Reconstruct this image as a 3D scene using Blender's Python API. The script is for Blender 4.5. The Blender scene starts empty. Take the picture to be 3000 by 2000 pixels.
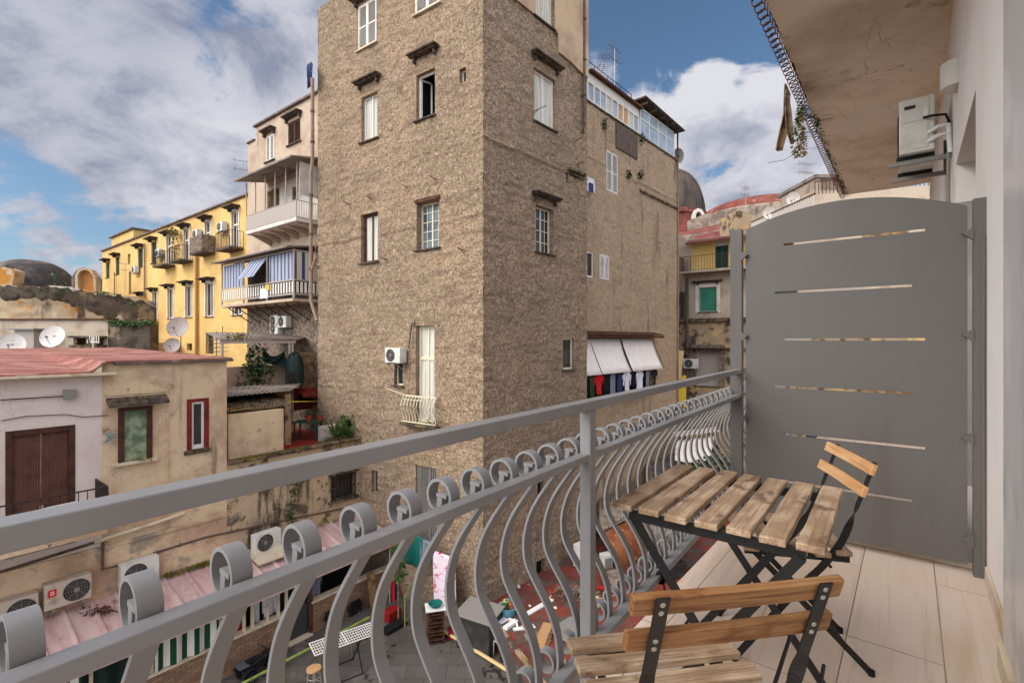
import bpy, bmesh, math, random
from math import sin, cos, pi, atan2, sqrt, radians, atan
from mathutils import Vector, Matrix, noise as mnoise
random.seed(7)
SC = bpy.context.scene
COL = SC.collection
SKYB = [(60, 110, 22, .08), (450, 110, 20, .05), (640, 300, 16, .06), (300, 330, 12, .05), (250, 60, 8, .06), (60, 480, 9, -.03), (160, 560, 10, -.12), (330, 200, 4, -.03), (90, 330, 14, .09), (380, 410, 8, .08), (1560, 40, 14, -.27), (1500, 130, 3, .06), (1390, 120, 4, .22), (1560, 210, 6, .26), (1660, 250, 6, .20), (1760, 370, 12, .20), (1840, 60, 7, .18), (1450, 330, 8, .14), (1740, 190, 4, -.14)]
SKYG = [(180, 130, 20, .34), (560, 60, 12, .2), (60, 20, 16, .10), (480, 250, 7, -.22), (470, 420, 8, -.2), (1560, 180, 9, -.4), (1800, 50, 9, -.25), (1700, 430, 9, .12)]
CLOUD_LIGHT = (3.6, 3.58, 3.85, 1); CLOUD_DARK = (1.3, 1.45, 2.0, 1); SKYTINT = (.48, .56, .60, 1); EXPO = 1.34
# ------------------------------------------------------------------ camera model (used to measure the place)
F, CU, CV = 1123.0, 1176.0, 782.0
TH = atan(859/F); SA, CA = sin(TH), cos(TH)
def AB(a, b, z=0.0): return Vector((a*SA+b*CA, a*CA-b*SA, z))
GZ = -9.05      # courtyard level
TZ = -8.25      # red terrace level
FZ = -1.2       # balcony floor
def gp(u, v, z):
    Y = z*F/(CV-v); return Vector(((u-CU)/F*Y, Y, z))
def at(u, v, Y): return Vector(((u-CU)/F*Y, Y, (CV-v)/F*Y))
class Fr:
    def __init__(s, O, d, n):
        s.O = Vector((O[0], O[1])); s.d = Vector(d).normalized(); s.n = Vector(n).normalized()
    def pt(s, q, z, o=0.0):
        p = s.O+s.d*q+s.n*o; return Vector((p.x, p.y, z))
    def sz(s, u, v, o=0.0):
        r = (u-CU)/F; O = s.O+s.n*o
        # O.x + d.x*q = r*(O.y+d.y*q)
        q = (r*O.y-O.x)/(s.d.x-r*s.d.y); Y = O.y+s.d.y*q
        return q, (CV-v)/F*Y
    def rot(s): return atan2(s.n.x, -s.n.y)
    def off(s, o): p = s.O+s.n*o; return Fr(p, s.d, s.n)
def perp_to_cam(O, d):
    n = Vector((-d[1], d[0]))
    if n.dot(Vector((-O[0], -O[1]))) < 0: n = -n
    return n
# ------------------------------------------------------------------ materials
def lin(c):
    return tuple((x/12.92 if x <= .04045 else ((x+.055)/1.055)**2.4) for x in c)
MATS = {}
def mat(name, col, rough=.8, metal=0.0, mott=None, mott2=None, drip=None, speck=None, bump=None, coord='obj', wave=None, brick=None, spec=.3, fine=None, top=None, alpha=None, stripes=None, grain=None, veins=None):
    """col is sRGB of the surface itself"""
    if name in MATS: return MATS[name]
    m = bpy.data.materials.new(name); m.use_nodes = True; MATS[name] = m
    nt = m.node_tree; N = nt.nodes; L = nt.links
    for n in list(N): N.remove(n)
    out = N.new('ShaderNodeOutputMaterial'); bs = N.new('ShaderNodeBsdfPrincipled')
    L.new(bs.outputs[0], out.inputs[0])
    bs.inputs['Roughness'].default_value = rough; bs.inputs['Metallic'].default_value = metal
    bs.inputs['Specular IOR Level'].default_value = spec
    if coord == 'obj':
        tc = N.new('ShaderNodeTexCoord'); P = tc.outputs['Object']
    else:
        tc = N.new('ShaderNodeNewGeometry'); P = tc.outputs['Position']
    def mapping(scale, loc=(0, 0, 0)):
        mp = N.new('ShaderNodeMapping'); mp.inputs['Scale'].default_value = scale; mp.inputs['Location'].default_value = loc
        L.new(P, mp.inputs[0]); return mp.outputs[0]
    def noi(vec, scale, detail=6, rough_=.6, dist=0):
        n = N.new('ShaderNodeTexNoise'); n.inputs['Scale'].default_value = scale; n.inputs['Detail'].default_value = detail
        n.inputs['Roughness'].default_value = rough_; n.inputs['Distortion'].default_value = dist
        L.new(vec, n.inputs['Vector']); return n.outputs['Fac']
    def ramp(fac, a, b):
        r = N.new('ShaderNodeMapRange'); r.inputs['From Min'].default_value = a; r.inputs['From Max'].default_value = b
        r.interpolation_type = 'SMOOTHSTEP'
        L.new(fac, r.inputs['Value']); return r.outputs[0]
    def mix(fac, a, b, mode='MIX'):
        x = N.new('ShaderNodeMix'); x.data_type = 'RGBA'; x.blend_type = mode
        if isinstance(fac, (int, float)): x.inputs[0].default_value = fac
        else: L.new(fac, x.inputs[0])
        for i, q in ((6, a), (7, b)):
            if isinstance(q, tuple): x.inputs[i].default_value = (*q[:3], 1)
            else: L.new(q, x.inputs[i])
        return x.outputs[2]
    def mul(a, k):
        x = N.new('ShaderNodeMath'); x.operation = 'MULTIPLY'; L.new(a, x.inputs[0])
        if isinstance(k, (int, float)): x.inputs[1].default_value = k
        else: L.new(k, x.inputs[1])
        return x.outputs[0]
    c = lin(col); cur = c
    if brick:  # (c2, mortar, scale, w, h, msize)
        br = N.new('ShaderNodeTexBrick'); L.new(mapping(brick.get('map', (1, 1, 1))), br.inputs['Vector'])
        if brick.get('xz'):
            sx = N.new('ShaderNodeSeparateXYZ'); L.new(P, sx.inputs[0]); cx = N.new('ShaderNodeCombineXYZ')
            L.new(sx.outputs[0], cx.inputs[0]); L.new(sx.outputs[2], cx.inputs[1]); L.new(cx.outputs[0], br.inputs['Vector'])
        br.inputs['Color1'].default_value = (*c, 1); br.inputs['Color2'].default_value = (*lin(brick['c2']), 1)
        br.inputs['Mortar'].default_value = (*lin(brick['m']), 1); br.inputs['Scale'].default_value = 1
        br.inputs['Brick Width'].default_value = brick['w']; br.inputs['Row Height'].default_value = brick['h']
        br.inputs['Mortar Size'].default_value = brick['ms']; br.inputs['Mortar Smooth'].default_value = .2
        br.inputs['Bias'].default_value = 0
        br.offset = brick.get('off', .5)
        cur = br.outputs['Color']; bfac = br.outputs['Fac']
    if stripes:  # (c2, axis, period, duty)
        sx = N.new('ShaderNodeSeparateXYZ'); L.new(P, sx.inputs[0])
        fr = N.new('ShaderNodeMath'); fr.operation = 'MULTIPLY'; L.new(sx.outputs[stripes[1]], fr.inputs[0]); fr.inputs[1].default_value = 1/stripes[2]
        f2 = N.new('ShaderNodeMath'); f2.operation = 'FRACT'; L.new(fr.outputs[0], f2.inputs[0])
        f3 = N.new('ShaderNodeMath'); f3.operation = 'GREATER_THAN'; L.new(f2.outputs[0], f3.inputs[0]); f3.inputs[1].default_value = stripes[3]
        cur = mix(f3.outputs[0], cur, lin(stripes[0]))
    if mott:   # (c2, scale, lo, hi, [stretch])
        st = mott[4] if len(mott) > 4 else (1, 1, 1)
        cur = mix(ramp(noi(mapping(st), mott[1]), mott[2], mott[3]), cur, lin(mott[0]))
    if mott2:
        st = mott2[4] if len(mott2) > 4 else (1, 1, 1)
        cur = mix(ramp(noi(mapping(st, (3.3, 1.7, 9.1)), mott2[1]), mott2[2], mott2[3]), cur, lin(mott2[0]))
    if drip:   # (c, scale, lo, hi) vertical streaks
        cur = mix(ramp(noi(mapping((1, 1, .16), (7, 2, 1)), drip[1], 8, .65), drip[2], drip[3]), cur, lin(drip[0]))
    if grain:  # (c2, stretch, scale, lo, hi)
        cur = mix(ramp(noi(mapping(grain[1]), grain[2], 8, .65, .4), grain[3], grain[4]), cur, lin(grain[0]))
    vh = None
    if veins:  # (c, scale, width, distortion, [stretch]) thin meandering lines
        st = veins[4] if len(veins) > 4 else (1, 1, 1)
        nv = noi(mapping(st, (4, 8, 1)), veins[1], 3, .5, veins[3])
        ab = N.new('ShaderNodeMath'); ab.operation = 'SUBTRACT'; L.new(nv, ab.inputs[0]); ab.inputs[1].default_value = .5
        a2 = N.new('ShaderNodeMath'); a2.operation = 'ABSOLUTE'; L.new(ab.outputs[0], a2.inputs[0])
        vh = ramp(a2.outputs[0], veins[2], 0.0); cur = mix(vh, cur, lin(veins[0]))
    if speck:  # (c, scale, lo, hi)
        cur = mix(ramp(noi(mapping((1, 1, 1), (1, 5, 2)), speck[1], 4, .7), speck[2], speck[3]), cur, lin(speck[0]))
    if top:    # (c, zlevel lo, hi): growth that sits near a given height, broken by noise
        sx = N.new('ShaderNodeSeparateXYZ'); L.new(P, sx.inputs[0])
        ad = N.new('ShaderNodeMath'); ad.operation = 'MULTIPLY_ADD'
        L.new(noi(mapping((1, 1, .4)), top[3], 6), ad.inputs[0]); ad.inputs[1].default_value = top[4]; L.new(sx.outputs[2], ad.inputs[2])
        cur = mix(ramp(ad.outputs[0], top[1], top[2]), cur, lin(top[0]))
    if isinstance(cur, tuple): bs.inputs['Base Color'].default_value = (*cur, 1)
    else: L.new(cur, bs.inputs['Base Color'])
    if bump or wave or brick:
        b = N.new('ShaderNodeBump'); h = None
        if bump:   # (scale, dist, [stretch])
            st = bump[2] if len(bump) > 2 else (1, 1, 1)
            h = noi(mapping(st), bump[0], 8, .7); b.inputs['Distance'].default_value = bump[1]; b.inputs['Strength'].default_value = 1
        if vh is not None and h is not None:
            x = N.new('ShaderNodeMath'); x.operation = 'SUBTRACT'; L.new(h, x.inputs[0]); L.new(mul(vh, .35), x.inputs[1]); h = x.outputs[0]
        if brick:
            k = mul(bfac, -brick.get('bh', 1.0))
            if h:
                x = N.new('ShaderNodeMath'); x.operation = 'ADD'; L.new(h, x.inputs[0]); L.new(k, x.inputs[1]); h = x.outputs[0]
            else: h = k; b.inputs['Distance'].default_value = .004
        L.new(h, b.inputs['Height']); L.new(b.outputs[0], bs.inputs['Normal'])
        if fine and bump: pass
    if fine:   # roughness variation
        r = N.new('ShaderNodeMapRange'); r.inputs['To Min'].default_value = fine[1]; r.inputs['To Max'].default_value = fine[2]
        L.new(noi(mapping((1, 1, 1)), fine[0], 5), r.inputs['Value']); L.new(r.outputs[0], bs.inputs['Roughness'])
    return m
M = {}
def defm(k, *a, **kw): M[k] = mat(k, *a, **kw)
W = 'pos'
defm('tower_plaster', (.665, .57, .465), .95, coord=W, mott=((.60, .52, .435), .35, .35, .7), mott2=((.74, .65, .55), 13, .50, .66), grain=((.54, .46, .385), (1, 1, 5), .9, .46, .68), veins=((.44, .37, .31), 9, .05, 1.2), speck=((.43, .36, .30), 24, .56, .66), drip=((.55, .47, .40), 1.6, .55, .8), bump=(22, .045))
defm('annex_plaster', (.66, .565, .46), .95, coord=W, mott=((.62, .535, .44), .5, .35, .7), mott2=((.75, .66, .55), 9, .5, .68), grain=((.57, .49, .41), (1, 1, 4), .9, .50, .70), veins=((.52, .43, .34), 8, .03, 1.0), speck=((.46, .38, .31), 22, .60, .70), drip=((.42, .36, .31), 1.5, .54, .70), bump=(18, .016))
defm('smooth_plaster', (.75, .65, .53), .9, coord=W, mott=((.62, .52, .43), .8, .4, .7), drip=((.45, .38, .33), 1.8, .6, .8), bump=(25, .006))
defm('mossy_ledge', (.42, .36, .29), .95, coord=W, mott=((.20, .17, .14), 5, .4, .6), mott2=((.55, .45, .22), 4, .55, .7), bump=(30, .02))
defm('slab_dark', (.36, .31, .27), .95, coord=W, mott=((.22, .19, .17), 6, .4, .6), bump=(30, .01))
defm('yellow_paint', (.80, .67, .41), .85, coord=W, mott=((.74, .59, .36), .35, .35, .7), mott2=((.82, .70, .49), 1.1, .5, .75), drip=((.66, .50, .28), 1.2, .64, .85), bump=(20, .004))
defm('beige_paint', (.70, .63, .55), .9, coord=W, mott=((.62, .53, .46), .8, .4, .65), mott2=((.50, .40, .33), 2.2, .62, .75), drip=((.45, .38, .33), 1.4, .6, .78), bump=(20, .008))
defm('white_paint', (.80, .77, .74), .8, coord=W, mott=((.68, .64, .61), 1.5, .45, .7), drip=((.5, .46, .42), 2, .62, .8))
defm('low_plaster', (.80, .71, .59), .9, coord=W, mott=((.68, .57, .47), .9, .4, .65), mott2=((.48, .42, .35), 1.6, .62, .72), drip=((.40, .35, .30), 1.1, .60, .76), veins=((.60, .52, .43), 1.1, .004, 1.5), speck=((.42, .36, .30), 3.2, .66, .72), bump=(18, .012))
defm('pink_paint', (.81, .76, .73), .85, coord=W, mott=((.76, .68, .66), .8, .45, .7), veins=((.68, .61, .58), .6, .003, 1.2), drip=((.6, .52, .49), 1.3, .58, .80), bump=(12, .003))
defm('base_plaster', (.82, .72, .60), .9, coord=W, veins=((.54, .46, .38), .9, .004, 1.5), mott=((.68, .56, .46), .8, .4, .62), mott2=((.56, .52, .46), 1.1, .55, .66), drip=((.26, .24, .21), .9, .60, .74), speck=((.40, .35, .29), 2.4, .64, .70), bump=(14, .016))
defm('mossy_wall', (.70, .61, .50), .9, coord=W, mott=((.36, .32, .28), 1.3, .52, .64), drip=((.22, .20, .16), 1.5, .52, .66), mott2=((.36, .35, .17), 2.4, .58, .66), bump=(20, .016))
defm('red_roof', (.54, .34, .30), .9, coord=W, mott=((.64, .48, .43), 1.6, .44, .62, (.35, 1.6, 1)), mott2=((.42, .29, .27), 1.3, .55, .70, (.5, 1.4, 1)), veins=((.40, .28, .26), .8, .010, 2.0), speck=((.78, .66, .60), 9, .64, .72), bump=(14, .01), spec=.15)
defm('roof_edge', (.36, .30, .28), .8, coord=W, mott=((.5, .42, .38), 3, .5, .6))
defm('dark_glass', (.10, .11, .12), .12, coord=W, mott=((.2, .21, .22), .9, .45, .6), spec=.6)
defm('grey_glass', (.38, .42, .44), .15, coord=W, mott=((.24, .27, .30), 2.2, .45, .6), spec=.6)
defm('pale_glass', (.66, .71, .75), .2, coord=W, mott=((.55, .60, .65), 1.2, .4, .6), spec=.5)
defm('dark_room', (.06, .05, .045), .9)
defm('white_frame', (.84, .82, .79), .5, coord=W, mott=((.74, .71, .66), 3, .5, .75))
defm('cream_frame', (.80, .77, .67), .55, coord=W, mott=((.70, .66, .56), 3, .5, .75))
defm('grey_frame', (.62, .58, .55), .6)
defm('curtain', (.80, .79, .75), .9, coord=W, mott=((.66, .65, .61), 9, .4, .6, (3, 3, .05)))
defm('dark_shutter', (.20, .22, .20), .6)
defm('teal_shutter', (.10, .24, .22), .6)
defm('green_blind', (.16, .42, .34), .6, coord=W, mott=((.20, .48, .39), 1, .4, .6))
defm('olive_shutter', (.60, .64, .52), .7, mott=((.40, .46, .36), 4, .4, .6))
defm('brown_frame', (.30, .17, .13), .7, coord=W, mott=((.22, .13, .10), 5, .4, .6))
defm('red_frame', (.46, .13, .11), .7, coord=W, mott=((.34, .11, .10), 5, .5, .6))
defm('brown_wood', (.40, .26, .22), .6, coord=W, mott=((.33, .2, .17), 3, .4, .65))
defm('old_wood', (.52, .42, .30), .8, coord=W, mott=((.38, .29, .2), 4, .4, .6), mott2=((.62, .5, .3), 3, .55, .65))
defm('rust', (.36, .22, .15), .85, coord=W, mott=((.22, .13, .10), 9, .4, .6))
defm('iron_dark', (.18, .16, .15), .6, coord=W, mott=((.28, .2, .16), 9, .5, .7))
defm('rail_paint', (.53, .53, .54), .34, mott=((.47, .47, .475), 2, .4, .7), spec=.5, fine=(14, .3, .5), bump=(90, .0006), speck=((.42, .40, .38), 45, .70, .76))
defm('screen_paint', (.345, .33, .325), .5, mott=((.335, .318, .308), 1.2, .3, .8), spec=.4, fine=(5, .42, .6), drip=((.32, .30, .29), 3.5, .54, .74), bump=(70, .0005))
defm('black_metal', (.085, .085, .09), .42, spec=.4, mott=((.13, .125, .12), 40, .6, .72), fine=(30, .3, .6))
defm('screw', (.66, .64, .61), .45, metal=.6)
defm('rubber', (.05, .05, .055), .7)
defm('slat_wood', (.60, .50, .40), .62, grain=((.47, .37, .29), (1.0, 34, 34), 4, .42, .72), mott=((.72, .63, .53), 13, .42, .6, (.45, 1, 1)), mott2=((.40, .31, .25), 11, .55, .68, (.6, 1, 1)), speck=((.36, .27, .2), 60, .62, .75), bump=(60, .0012, (.15, 2, 2)), spec=.25)
defm('back_wood', (.53, .37, .23), .5, grain=((.36, .22, .12), (1.0, 34, 34), 4, .42, .70), mott=((.58, .44, .29), 6, .42, .6, (.4, 1, 1)), mott2=((.40, .23, .10), 8, .55, .68, (.5, 1, 1)), bump=(60, .0008, (.15, 2, 2)), spec=.3)
defm('light_wood', (.74, .56, .38), .55, grain=((.64, .46, .30), (1.0, 34, 34), 4, .42, .70), mott=((.80, .65, .48), 7, .42, .6, (.5, 1, 1)), mott2=((.52, .37, .24), 9, .60, .72, (.6, 1, 1)), bump=(60, .0008, (.15, 2, 2)), spec=.3)
defm('floor_tile', (.80, .73, .67), .42, brick=dict(c2=(.78, .70, .63), m=(.50, .42, .36), w=1.2, h=.30, ms=.0022, bh=1, off=.35), mott=((.74, .65, .55), 1.5, .46, .72, (.6, 4, 1)), grain=((.71, .63, .56), (.5, 14, 1), 2.6, .5, .76), spec=.35)
defm('skirting', (.80, .74, .67), .45, mott=((.68, .58, .47), 3, .4, .7))
defm('white_wall', (.91, .88, .86), .85, coord=W, mott=((.88, .85, .82), 1.3, .4, .7), bump=(60, .0012))
defm('soffit', (.93, .87, .79), .9, coord=W, veins=((.78, .70, .62), .8, .003, 1.6), mott=((.78, .70, .61), .55, .42, .68), mott2=((.90, .85, .78), 1.1, .5, .68), speck=((.62, .53, .44), 1.3, .60, .70), drip=((.64, .54, .45), .6, .56, .72), bump=(7, .012))
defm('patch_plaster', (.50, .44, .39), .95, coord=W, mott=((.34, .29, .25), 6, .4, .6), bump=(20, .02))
defm('marble', (.74, .735, .73), .3, coord=W, mott=((.60, .60, .61), 1.6, .52, .62, (1, 1, .5)), mott2=((.80, .795, .79), 3, .5, .66), grain=((.62, .62, .63), (1, 1, .6), 1.1, .52, .64), spec=.5)
defm('lamp_shell', (.82, .80, .76), .6)
defm('ac_shell', (.80, .79, .76), .5, mott=((.70, .68, .64), 3, .5, .7))
defm('ac_old', (.72, .66, .60), .6, mott=((.58, .5, .43), 5, .5, .7))
defm('ac_dark', (.16, .15, .15), .6)
defm('ac_grey', (.50, .48, .46), .5)
defm('concrete', (.40, .37, .35), .9, coord=W, mott=((.30, .28, .27), .9, .42, .62), mott2=((.50, .47, .44), 1.6, .52, .7), speck=((.20, .19, .18), 2.0, .66, .72), bump=(12, .008), brick=None)
defm('paving', (.36, .34, .32), .85, brick=dict(c2=(.32, .30, .28), m=(.25, .23, .21), w=1.1, h=.55, ms=.012, bh=.5), mott=((.30, .27, .25), .9, .48, .66), mott2=((.43, .40, .37), 1.6, .54, .7), speck=((.15, .14, .13), .8, .60, .63), bump=(12, .006))
defm('terrace_red', (.48, .21, .165), .8, coord=W, mott=((.36, .20, .165), 1.2, .44, .58), mott2=((.32, .29, .26), 1.7, .50, .60), speck=((.62, .42, .36), 6, .64, .72), bump=(14, .008))
defm('red_floor', (.58, .19, .14), .7, coord=W, mott=((.48, .17, .13), 2, .4, .6))
defm('pink_metal', (.76, .65, .63), .65, veins=((.62, .50, .47), 1.2, .008, 1.5), mott=((.69, .55, .53), 1.1, .42, .66, (3, .6, 1)), mott2=((.50, .38, .34), .9, .66, .74), speck=((.45, .30, .27), 6, .70, .76), bump=(10, .004))
defm('pink_rib', (.74, .56, .53), .6, coord=W, mott=((.62, .42, .38), 2, .5, .7))
defm('brick_clad', (.62, .49, .38), .85, brick=dict(c2=(.52, .40, .31), m=(.36, .28, .22), w=.24, h=.075, ms=.008, bh=1.5, xz=True), mott=((.46, .35, .27), 1.5, .5, .7), bump=(30, .006))
defm('rough_stone', (.52, .44, .36), .95, brick=dict(c2=(.42, .34, .27), m=(.30, .25, .2), w=.5, h=.22, ms=.03, bh=1.5, xz=True), mott=((.30, .32, .18), 1.5, .52, .68), bump=(14, .02))
defm('sill_cream', (.78, .72, .62), .7, coord=W, mott=((.66, .58, .48), 3, .5, .7))
defm('moss', (.38, .38, .12), .95, coord=W, mott=((.55, .50, .16), 6, .45, .65), bump=(40, .03))
defm('leaf_green', (.17, .29, .11), .6, mott=((.26, .38, .15), 4, .42, .6))
defm('leaf_dark', (.11, .20, .08), .6, mott=((.19, .28, .12), 4, .42, .6))
defm('dry_leaf', (.55, .47, .30), .8, mott=((.34, .40, .16), 5, .45, .6))
defm('dry_frond', (.66, .57, .47), .8, mott=((.38, .3, .24), 8, .42, .6))
defm('terracotta', (.62, .26, .17), .8)
defm('green_plastic', (.14, .30, .24), .5)
defm('white_plastic', (.86, .84, .82), .5)
defm('tarp_green', (.07, .15, .13), .7)
defm('teal_cloth', (.05, .36, .33), .85)
defm('floral_cloth', (.86, .80, .84), .9, mott=((.80, .20, .36), 7, .56, .60), mott2=((.60, .52, .66), 5, .60, .65))
defm('red_cloth', (.78, .08, .10), .85)
defm('white_cloth', (.84, .83, .86), .85, mott=((.7, .7, .76), 6, .5, .7))
defm('blue_cloth', (.18, .22, .38), .85)
defm('grey_cloth', (.45, .47, .53), .85)
defm('dark_cloth', (.07, .07, .09), .85)
defm('sky_cloth', (.52, .62, .74), .85)
defm('stripe_green', (.82, .80, .76), .8, stripes=((.06, .25, .17), 0, .26, .52), drip=((.6, .58, .5), 2, .6, .8))
defm('stripe_blue', (.60, .62, .68), .8, stripes=((.32, .36, .47), 0, .30, .55))
defm('stripe_tan', (.74, .68, .60), .8, stripes=((.13, .26, .48), 1, .36, .62))
defm('blind_white', (.90, .87, .84), .85, mott=((.85, .82, .79), 2, .42, .66, (4, 4, .3)))
defm('orange_sheet', (.60, .38, .24), .7, mott=((.52, .28, .17), 2, .42, .62), mott2=((.76, .52, .32), 5, .55, .68))
defm('pale_corrugated', (.62, .56, .49), .8, mott=((.50, .44, .37), 2, .45, .65))
defm('grey_sheet', (.50, .46, .43), .8, coord=W, mott=((.38, .34, .31), 1.5, .45, .65))
defm('cardboard', (.66, .52, .36), .85)
defm('dark_box', (.17, .17, .17), .6, mott=((.25, .24, .23), 3, .5, .7))
defm('dish_white', (.80, .78, .76), .5, mott=((.70, .66, .63), 4, .5, .7))
defm('dish_grey', (.60, .55, .53), .6, mott=((.50, .43, .41), 4, .5, .7))
defm('aluminium', (.62, .60, .58), .45, metal=.3)
defm('pipe_beige', (.54, .46, .40), .7, coord=W, mott=((.48, .38, .32), 3, .5, .7))
defm('pipe_dark', (.36, .30, .26), .7, coord=W, mott=((.26, .2, .17), 4, .5, .7))
defm('ochre_ruin', (.66, .59, .49), .95, coord=W, mott=((.66, .46, .20), .45, .50, .62), mott2=((.74, .70, .65), .5, .55, .64), drip=((.30, .25, .20), .8, .52, .66), speck=((.34, .28, .24), 1.5, .62, .70), bump=(6, .05))
defm('lichen_wall', (.33, .29, .25), .95, coord=W, mott=((.52, .45, .36), .9, .52, .66), mott2=((.22, .20, .17), 1.4, .48, .62), bump=(6, .06))
defm('dark_dome', (.25, .23, .23), .9, coord=W, mott=((.42, .38, .35), .5, .46, .58), mott2=((.18, .17, .17), .8, .5, .66), bump=(5, .04))
defm('grey_dome', (.33, .29, .27), .9, coord=W, mott=((.24, .21, .2), .7, .42, .62, (2, 2, .4)), bump=(5, .04))
defm('red_tile', (.48, .27, .23), .85, coord=W, mott=((.40, .20, .17), .8, .42, .62), mott2=((.58, .42, .36), 1.2, .55, .7), bump=(9, .04))
defm('church_wall', (.61, .55, .49), .9, coord=W, mott=((.46, .40, .36), .8, .48, .62), drip=((.34, .30, .27), 1.1, .55, .70))
defm('stone_band', (.60, .52, .42), .9, coord=W, mott=((.30, .25, .21), 1.6, .48, .6), mott2=((.72, .60, .40), 1.2, .52, .66), bump=(14, .02))
defm('pale_facade', (.68, .62, .55), .9, coord=W, mott=((.60, .53, .46), 1.0, .48, .64), drip=((.32, .27, .23), 1.2, .60, .74), bump=(12, .01))
defm('wall_white_ribs', (.68, .65, .62), .7, drip=((.5, .46, .44), 2, .6, .8))
defm('navy_cloth', (.10, .16, .34), .8)
defm('cable', (.07, .065, .06), .7)
defm('wire', (.40, .36, .33), .6)
defm('red_plastic', (.52, .09, .09), .5)
defm('pink_plastic', (.85, .20, .34), .5)
defm('yellow_plastic', (.80, .68, .18), .5)
defm('blue_plastic', (.40, .62, .70), .5)
defm('tyre', (.06, .06, .06), .85)
defm('quad_body', (.08, .085, .10), .3, spec=.6)
defm('quad_grey', (.30, .31, .33), .4)
defm('mesh_dark', (.24, .23, .23), .6)
defm('red_sticker', (.78, .12, .12), .6)
defm('label_white', (.85, .85, .84), .6)
defm('green_rail', (.50, .58, .26), .6, mott=((.38, .44, .2), 6, .5, .7))
defm('orange_plaster', (.62, .40, .16), .9, coord=W, mott=((.50, .36, .24), 1.5, .5, .62))
defm('ochre_pipe', (.66, .48, .25), .7)
defm('cream_wood', (.78, .68, .48), .6)
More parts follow.
